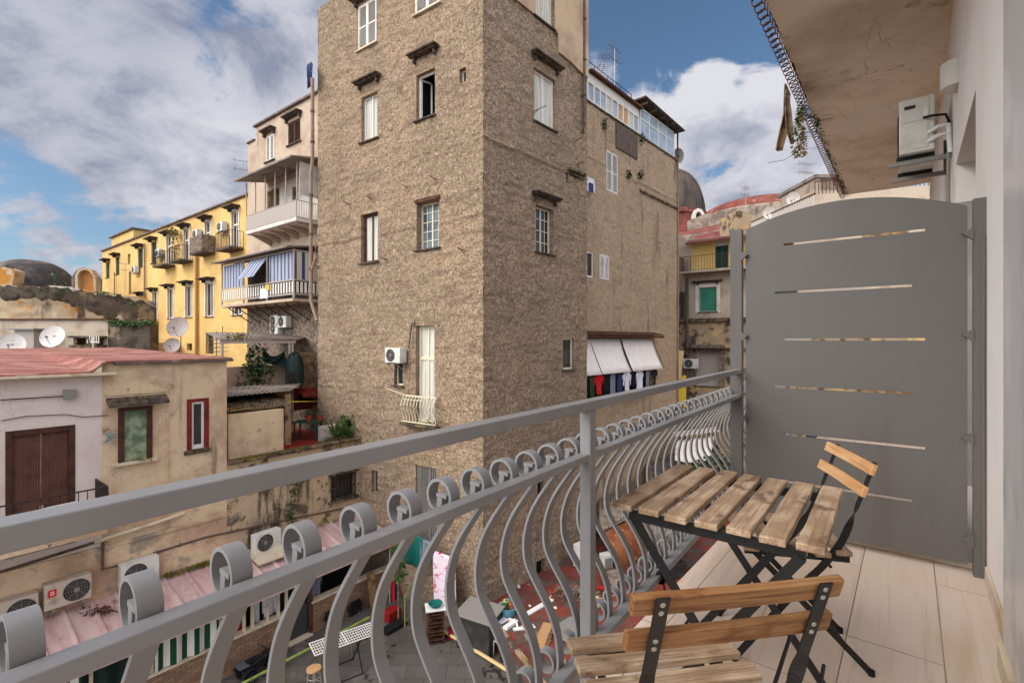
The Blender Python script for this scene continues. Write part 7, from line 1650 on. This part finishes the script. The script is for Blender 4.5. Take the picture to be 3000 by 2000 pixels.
# ------------------------------------------------------------------ washing on the annex loggia
gw_ = 'washing under the white sun blinds'; LF = TA.off(.55)
zt0 = LF.sz(1350, 862)[1]
for i, (u, w_, h_, m_, kd, lb) in enumerate(((1376, .8, .85, 'red_cloth', 'shirt', 'bright red shirt, the only red one under the blinds'), (1393, .4, .7, 'dark_cloth', 'towel', 'dark towel right of the red shirt'), (1408, .6, 1.0, 'grey_cloth', 'trousers', 'grey blue trousers between dark pieces'), (1423, .35, .8, 'blue_cloth', 'towel', 'navy cloth left of the white shirt'), (1440, .85, 1.25, 'white_cloth', 'shirt', 'long white shirt in the middle of the line'), (1455, .3, .7, 'dark_cloth', 'towel', 'narrow dark cloth between the two white pieces'), (1469, .85, 1.2, 'white_cloth', 'shirt', 'white shirt right of the middle of the line'), (1488, .6, .95, 'grey_cloth', 'trousers', 'grey patterned trousers near the right end'), (1503, .6, 1.0, 'dark_cloth', 'shirt', 'black shirt at the right end of the line'), (1359, .4, 1.0, 'leaf_dark', 'towel', 'dark green cloth at the left end of the line'))):
    s_, _ = LF.sz(u, 870); garment('hanging_garment', lb, 'laundry', LF, s_, zt0-.02-.05*(i % 2), .0, w_, h_, m_, gw_, kd, i*1.7)
q = MB(); q.tube([LF.pt(LF.sz(1349, 860)[0], zt0), LF.pt(LF.sz(1512, 860)[0], zt0)], .012, 5); tag(q.build('clothes_line', 'wire'), 'line carrying the washing under the white blinds', 'clothes line')
s_, z_ = TA.sz(1352, 415); garment('hanging_cloth', 'white and navy cloth pegged to the wing wall beside the tower edge', 'laundry', TA.off(.25), TA.off(.25).sz(1356, 415)[0], z_, 0, .55, .62, 'white_cloth', None, 'towel', 5.5)
q = MB(); FQ = TA.off(.28); s_, z_ = FQ.sz(1357, 420); q.fbox(FQ, s_-.17, s_+.15, z_-.40, z_-.02, .02, .04); tag(q.build('hanging_cloth', 'blue_cloth'), 'navy cloth pinned over the white one on the wing wall', 'laundry')
q = MB(); q.bar(TA.pt(SR+.1, TA.sz(1349, 412)[1], 0), TA.pt(SR+.1, TA.sz(1349, 412)[1], .3), .03, .03); tag(q.build('iron_bar', 'iron_dark'), 'short iron bar holding the pegged cloth beside the tower edge', 'bar')
# dish and antennas on the annex roof
d = make_dish('satellite_dish', 'small dish at the far end of the glazed rooftop veranda', .42, 'dish_white', 'dishes on the right roofs', .5, -.3); place(d, TA.pt(SE+.25, AT-.1, .0), -1.1)
q = MB(); q.tube([TA.pt(SE-.02, AT, .02), TA.pt(SE-.02, AT+1.7, .02)], .05, 6); tag(q.build('vent_pipe', 'pipe_dark'), 'thin upright pipe at the end of the glazed veranda', 'pipe')
a_ = make_antenna('roof_antenna', 'large antenna on the veranda roof beside the sloping canopy', 3.0, 8, 'antennas on the right roofs', 2); s_, _ = TA.sz(1445, 200); place(a_, TA.pt(s_, zr, -.8), .8)
o = copy_tree(a_); s_, _ = TA.sz(1408, 200); place(o, TA.pt(s_, zr-1.3, -.6), 1.6, 'small antenna in the middle of the veranda railing')
# ------------------------------------------------------------------ street end: old house with the yellow top floor
GA = 32.0; GF = Fr(AB(GA, 0)[:2], (CA, -SA), (-SA, -CA)); GN = Vector((GF.n.x, GF.n.y, 0))
gh = thing('apartment_building', 'old house closing the street, with yellow top floor and green roller blind', 'building', tuple(GF.pt(0, GZ)), GF.rot())
def ZG(x, y): return 1528.8+.275*x, 352.8+.275*y
def ZH(x, y): return 1254.4+.3*x, 548.8+.3*y
def gh_(z, x0, x1, y0, y1): u0, v0 = z(x0, y0); u1, v1 = z(x1, y1); return hol(GF, u0, u1, u0, v0, v1)
gy = gh_(ZG, 415, 525, 775, 978); gg = gh_(ZG, 277, 428, 1120, 1322); gl = gh_(ZH, 1148, 1322, 868, 1120)
gtop = GF.sz(1600, 549)[1]; gcor = GF.sz(1600, 736)[1]
g0_ = GF.sz(1500, 700)[0]; g1_ = HF and 1.05
wall_mb(GF, g0_, 9, gcor+.12, gtop, [gy, gg], .2, .25, .012, 71.0).build('wall', 'pale_facade', gh)
wall_mb(GF, g0_, 9, GZ, gcor-.12, [gl], .3, .25, .03, 72.0).build('lower_wall', 'stone_band', gh)
b = MB(); b.fbox(GF, g0_, 9, gcor-.12, gcor+.12, 0, .22); b.build('string_course', 'mossy_ledge', gh, bevel=.04)
b = MB(); b.fbox(GF, g0_, 9, GZ, gtop, -9, -.35); b.build('rear_wall', 'pale_facade', gh)
yl = gh_(ZG, 215, 412, 770, 985); b = MB(); b.fbox(GF, yl[0], gy[0]-.02, yl[2], yl[3]+.3, .0, .03); b.fbox(GF, gy[1]+.02, gy[1]+3.5, yl[2], yl[3]+.3, .0, .03); b.build('yellow_wall', 'yellow_paint', gh)
window(gh, GF, *gy, 'shutter', dep=.05, frame='teal_shutter', sill=False)
window(gh, GF, *gg, 'blind', dep=.12, frame='grey_frame', glass='green_blind', lintel=gg[3]+.35, over=.35, proj=.3, fw=.05)
window(gh, GF, *gl, 'blind', dep=.2, frame='grey_frame', glass='grey_frame', lintel=gl[3]+.75, over=.7, proj=.45, fw=.1)
b = MB()
for h in (gg,): b.fbox(GF, h[0]-.2, h[0], h[2]-.1, h[3]+.2, 0, .04); b.fbox(GF, h[1], h[1]+.2, h[2]-.1, h[3]+.2, 0, .04); b.fbox(GF, h[0], h[1], h[3], h[3]+.2, 0, .04)
b.build('surround', 'white_paint', gh)
b = MB(); h = gl; b.fbox(GF, h[0]-.35, h[0], h[2], h[3]+.5, 0, .1); b.fbox(GF, h[1], h[1]+.35, h[2], h[3]+.5, 0, .1); b.fbox(GF, h[0], h[1], h[3], h[3]+.5, 0, .07); b.build('stone_surround', 'patch_plaster', gh)
yb0 = gh_(ZG, 155, 525, 880, 1000); b = MB(); b.fbox(GF, yb0[0], yb0[1]+3, yb0[2]-.12, yb0[2]+.02, 0, .9); bb_ = b.build('balcony', 'pale_facade', gh)
b = MB(); rail_mb(b, GF, yb0[0], yb0[1]+3, yb0[2]+.02, yb0[3], .86, 34, .010); side_rail(b, GF, yb0[0], .02, .86, yb0[2], yb0[3], 6, .01); b.build('balcony_rail', 'rust', bb_)
for (wa_, wb_, wc_, wd_, m_) in ((-5.0, -4.2, 4.6, 6.3, 'rust'), (-1.0, .9, 4.7, 6.6, 'old_wood'), (-5.2, -4.0, 1.7, 3.5, 'dark_shutter'), (-2.2, -.9, 1.7, 3.5, 'grey_frame'), (-4.6, -3.4, -1.0, 1.0, 'grey_frame'), (-1.0, 1.2, -3.6, -1.6, 'old_wood'), (-3.6, -2.4, -6.2, -4.4, 'dark_shutter')):
    b = MB(); b.fbox(GF, wa_, wb_, wc_, wd_, .005, .05); w_q = b.build('window', m_, gh); b = MB(); b.fbox(GF, wa_-.15, wb_+.15, wd_+.0, wd_+.15, .005, .12); b.build('cornice', 'pale_facade', w_q)
# tiled canopy over the yellow floor
b = MB(); c0, c1 = GF.sz(1581, 560)[0], GF.sz(1680, 560)[0]+3; zt = GF.sz(1600, 562)[1]; n = 46
for i in range(n):
    a = c0+(c1-c0)*(i+.5)/n; b.tube([GF.pt(a, zt+.28, 0), GF.pt(a, zt-.02, .75)], (c1-c0)/n*.42, 6)
b.build('tiled_canopy', 'red_tile', gh)
# pipes, unit, pilaster, yellow board
b = MB(); s_, _ = GF.sz(1580, 700); b.tube([GF.pt(s_, GF.sz(1580, 640)[1], .15), GF.pt(s_, GZ, .15)], .10, 8); b.build('drain_pipe', 'pipe_dark', gh)
b = MB(); s_, _ = GF.sz(1569, 700); b.tube([GF.pt(s_, GF.sz(1580, 670)[1], .12), GF.pt(s_, gcor+.15, .12)], .13, 8); b.build('waste_pipe', 'iron_dark', gh)
b = MB()
for k in range(12): s_, z_ = GF.sz(1672, 755+k*26); b.fbox(GF, s_, s_+.9+.25*(k % 2), z_-.62, z_-.04, 0, .07)
b.build('quoins', 'stone_band', gh)
ug = make_ac('air_conditioner', 'unit hung left of the grey shutter on the street end house', .9, .6, .35); s_, z_ = GF.sz(1590, 845); place(ug, GF.pt(s_, z_, .05), GF.rot())
yb_ = thing('yellow_awning', 'long yellow board standing between the wing and the street end house', 'board', tuple(at(1563, 900, 29.5))); b = MB(); P_ = [at(u, v, 29.5) for u, v in ((1556, 804), (1571, 806), (1564, 868), (1556, 870))]; b.prism(P_, (0, .4, 0)); b.build('upper_board', 'cream_wood', yb_); b = MB(); P_ = [at(u, v, 29.8) for u, v in ((1557, 872), (1576, 862), (1576, 935), (1557, 940))]; b.prism(P_, (0, .4, 0)); b.build('lower_board', 'yellow_plastic', yb_)
# white street awning with green plants
wa = thing('street_awning', 'wide white awning over the street end, seen through the railing bars', 'awning', tuple(at(1605, 1050, 25)))
b = MB(); b.rn = False; vs = []; nn = 12
A0, B0_, C0_, D0 = at(1552, 1012, 26.5), at(1642, 1000, 27.5), at(1628, 1068, 24.2), at(1550, 1058, 23.6)
for j in range(6):
    for i in range(nn+1): s_, t_ = i/nn, j/5; vs.append((A0*(1-s_)+B0_*s_)*(1-t_)+(D0*(1-s_)+C0_*s_)*t_+Vector((0, 0, .12*sin(pi*t_)+.03*sin(i*1.3))))
b.add(vs, [(j*(nn+1)+i, j*(nn+1)+i+1, (j+1)*(nn+1)+i+1, (j+1)*(nn+1)+i) for j in range(5) for i in range(nn)], True); o = b.build('cloth', 'blind_white', wa); o.modifiers.new('th', 'SOLIDIFY').thickness = .03
b = MB(); 
for k in range(12): s_ = k/11; p = A0.lerp(B0_, s_)+Vector((-.1, -.3, .28)); b.obox(p, (.22, 0, 0), (0, .5, .12), (0, 0, .05))
b.build('roof_slats', 'white_paint', wa)
for (u, v) in ((1555, 1120), (1636, 1120)): p = at(u, 1064 if u < 1600 else 1060, 24); b = MB(); b.tube([p, (p.x, p.y, GZ)], .05, 6); b.build('post', 'grey_frame', wa)
b = MB(); b.quad(at(1556, 1066, 25.5), at(1640, 1066, 26), at(1640, 1130, 26), at(1556, 1130, 25.5)); 
for (u, v, r_, lb) in ((1575, 1095, .8, 'dark green bush under the left half of the white street awning'), (1612, 1085, .7, 'dark green bush under the right half of the white street awning'), (1650, 1075, .8, 'green bush right of the street awning by the screen post')):
    p = at(u, v, 23.5); t = thing('street_bush', lb, 'plant', (p.x, p.y, GZ), 0, 'bushes at the street end'); q = MB(); leaves(q, p, (r_, r_, r_*.9), 700, .22); q.build('foliage', 'leaf_dark', t); q = MB(); q.tube([(p.x, p.y, GZ), p], .05, 6); q.build('stem', 'old_wood', t)
# wall running along the street foot (left side, beyond the annex)
nb = thing('street_house', 'low stone wall house along the street beyond the wing', 'building', tuple(TA.pt(SE+.2, GZ))); b = MB(); b.fbox(TA, SE+.3, SE+7, GZ, -4.2, -4, -1.0); b.build('wall', 'stone_band', nb)
b = MB(); b.fbox(TA, SE+.25, SE+7.1, -4.2, -4.0, -4.1, -.8); b.build('roof', 'slab_dark', nb)
# ------------------------------------------------------------------ church and roofs far behind on the right
ch = thing('church', 'church with wide low red dome, red tiled tiers and tall dark dome, behind the street', 'church', tuple(at(1700, 782, 44)))
def flat(Y, pts, dep, nm, m, par): q = MB(); q.prism([at(u, v, Y) for u, v in pts], (0, dep, 0)); return q.build(nm, m, par)
def zg(*p): return [ZG(x, y) for x, y in p]
c = at(1748, 500, 56); r_ = (at(1880, 500, 56)-c).length; hh = at(1745, 461, 56).z-c.z
q = MB(); q.lathe([(r_*sin(a*pi/24), hh*cos(a*pi/24)) for a in range(13)], c, 64); q.build('red_dome', 'red_tile', ch)
q = MB(); q.lathe([(r_*1.02, 0), (r_*1.02, -10), (.1, -10)], c, 64); q.build('dome_drum', 'church_wall', ch)
flat(48, zg((180, 565), (310, 512), (600, 452), (850, 430), (850, 900), (180, 900)), 3, 'upper_wall', 'church_wall', ch)
def slope(Y, top, bot, nm, m, par, rise=1.2):
    q = MB(); n = len(top); vs = [at(u, v, Y+2.5) for u, v in top]+[at(u, v, Y) for u, v in bot]; q.add(vs, [(i, i+1, n+i+1, n+i) for i in range(n-1)]); o = q.build(nm, m, par); o.modifiers.new('th', 'SOLIDIFY').thickness = .15; return o
slope(43, zg((90, 655), (250, 630), (420, 595), (560, 565), (700, 545)), zg((90, 685), (250, 668), (420, 640), (560, 615), (700, 600)), 'red_tier_roof', 'red_tile', ch)
flat(45, zg((90, 540), (180, 545), (182, 700), (90, 700)), 2, 'side_wall', 'red_tile', ch)
flat(42, zg((90, 688), (250, 668), (420, 640), (560, 618), (700, 600), (700, 1100), (90, 1100)), 1.5, 'middle_wall', 'church_wall', ch)
slope(38, zg((240, 690), (400, 650), (545, 640), (700, 640)), zg((220, 722), (400, 705), (545, 698), (700, 690)), 'lower_red_roof', 'red_tile', ch)
q = MB(); c = at(1541, 500, 62); r2 = (at(1614, 500, 62)-c).length; h2 = at(1541, 392, 62).z-c.z
q.lathe([(r2*sin(min(pi/2, a*pi/28))**.9 if a else .001, h2*cos(a*pi/28)) for a in range(15)], c, 48); q.build('tall_dark_dome', 'grey_dome', ch)
for k in range(16):
    a = k*pi/8+.15; q = MB(); q.tube([c+Vector((r2*1.01*sin(t*pi/28)**.9*cos(a), r2*1.01*sin(t*pi/28)**.9*sin(a), h2*cos(t*pi/28))) for t in range(1, 15)], .10, 5); q.build('dome_rib', 'grey_dome', ch)
q = MB(); q.lathe([(r2*1.06, .2), (r2*1.06, -.3), (r2*1.0, -.4), (r2*1.0, -14)], c, 48); q.build('dark_dome_drum', 'red_tile', ch)
rim_ = [(1592, 512), (1592, 492), (1596, 482), (1603, 478), (1612, 481), (1618, 490), (1620, 512), (1614, 512), (1613, 494), (1608, 487), (1603, 486), (1599, 491), (1598, 512)]
flat(57.5, rim_, 1.2, 'dormer_arch', 'white_paint', ch)
# roof terrace with ribbed parapet right above the screen
rp = thing('rooftop_house', 'house with ribbed white parapet and cream stair tower beyond the screen', 'building', tuple(at(1800, 782, 33)))
W0, W1 = at(1726, 512, 35.5), at(1872, 446, 28.6); zt = (W0.z+W1.z)/2; W2 = at(2200, 424, 26.5)
q = MB(); q.rn = False; n = 60; vs = []
for z in (3.0, zt):
    for i in range(n*2+1): p = W0.lerp(W1, i/(n*2)); vs.append(Vector((p.x, p.y, z))+Vector((.06, -.03, 0))*(1 if i % 4 < 2 else -1))
q.add(vs, [(i, i+1, n*2+2+i, n*2+1+i) for i in range(n*2)]); q.build('ribbed_parapet', 'wall_white_ribs', rp)
q = MB(); q.bar((W0.x, W0.y, zt+.03), (W1.x, W1.y, zt+.03), .14, .07); q.build('parapet_rail', 'rust', rp)
q = MB(); n = 36
for i in range(n+1): p = Vector((W1.x, W1.y, zt)).lerp(Vector((W2.x, W2.y, zt)), i/n); q.bar(p, p+Vector((0, 0, .75)), .03, .03)
q.bar((W1.x, W1.y, zt+.75), (W2.x, W2.y, zt+.75), .05, .05); q.build('roof_rail', 'rust', rp)
q = MB(); q.prism([(W1.x, W1.y, -9), (W2.x, W2.y, -9), (W2.x+2, W2.y+12, -9), (W0.x+6, W0.y+12, -9), (W0.x, W0.y, -9)], (0, 0, zt+9-.02)); q.build('house_body', 'pale_facade', rp)
def blk(u0, u1, v0, v1, Y, dep, nm, m): q = MB(); a, b_ = at(u0, v0, Y), at(u1, v1, Y); q.obox((a.x, Y, b_.z), (b_.x-a.x, 0, 0), (0, dep, 0), (0, 0, a.z-b_.z)); return q.build(nm, m, rp)
blk(1874, 1945, 408, 437, 29.5, 4, 'stair_tower', 'church_wall'); blk(1872, 1950, 400, 407.8, 29.4, 4.3, 'tower_cap', 'grey_sheet'); blk(1871, 1952, 437.2, 447, 29.3, 4.2, 'tower_cornice', 'pale_facade'); blk(1874, 1945, 447.2, 470, 29.6, 4, 'tower_base', 'slab_dark')
q = MB(); a, b_ = at(1690, 458, 36), at(1728, 530, 36); q.prism([at(1693, 482, 36), at(1727, 492, 36), at(1727, 535, 36), at(1693, 535, 36)], (0, 3, 0)); t = tag(q.build('roof_shack', 'stone_band'), 'small wooden shack with slanting roof between the red roofs and the ribbed parapet', 'shack')
o = copy_tree(d); place(o, at(1768, 505, 33.0)-Vector((0, 0, .0)), -.9, 'pale dish against the ribbed parapet near the screen top'); o.scale = (1.0, 1.0, 1.0)
o = copy_tree(d); place(o, at(1823, 474, 31.0)-Vector((0, 0, .0)), -.9, 'taller dish standing above the ribbed parapet'); o.scale = (1.0, 1.0, 1.0)
o = copy_tree(a_); place(o, at(1850, 482, 31.5), .3, 'tall double antenna rising left of the cream stair tower')
o = copy_tree(a_); place(o, at(1713, 520, 38), 1.0, 'low antenna above the wooden shack')
# ------------------------------------------------------------------ distant town so that the gaps close properly
random.seed(5)
for i, (u, v, Y, w_, m_, lb) in enumerate(((-60, 690, 70, 20, 'pale_facade', 'distant pale house beyond the ruined church, far left'), (226, 640, 62, 3.0, 'grey_dome', 'small dark dome-like block between the apse and the yellow block'))):
    a = at(u, v, Y); t = thing('distant_house', lb, 'building', (a.x, a.y, GZ)); q = MB(); q.obox((a.x-w_/2, Y, GZ), (w_, 0, 0), (0, 10, 0), (0, 0, a.z-GZ)); q.build('wall', m_, t)
# church yard mass behind the low house so no open ground shows
q = MB(); q.obox((at(-400, 782, 36).x, 30.6, GZ), (at(235, 782, 30).x-at(-400, 782, 36).x, 0, 0), (0, 9, 0), (0, 0, 8.9)); t = thing('church_terrace', 'plain masonry terrace carrying the ruined church', 'wall', (at(0, 782, 36).x, 31, GZ)); q.build('wall', 'ochre_ruin', t)
for o in list(COL.objects):
    if o.parent is None and o.name.split('.')[0] in ('moss', 'dead_leaves'): o['kind'] = 'stuff'
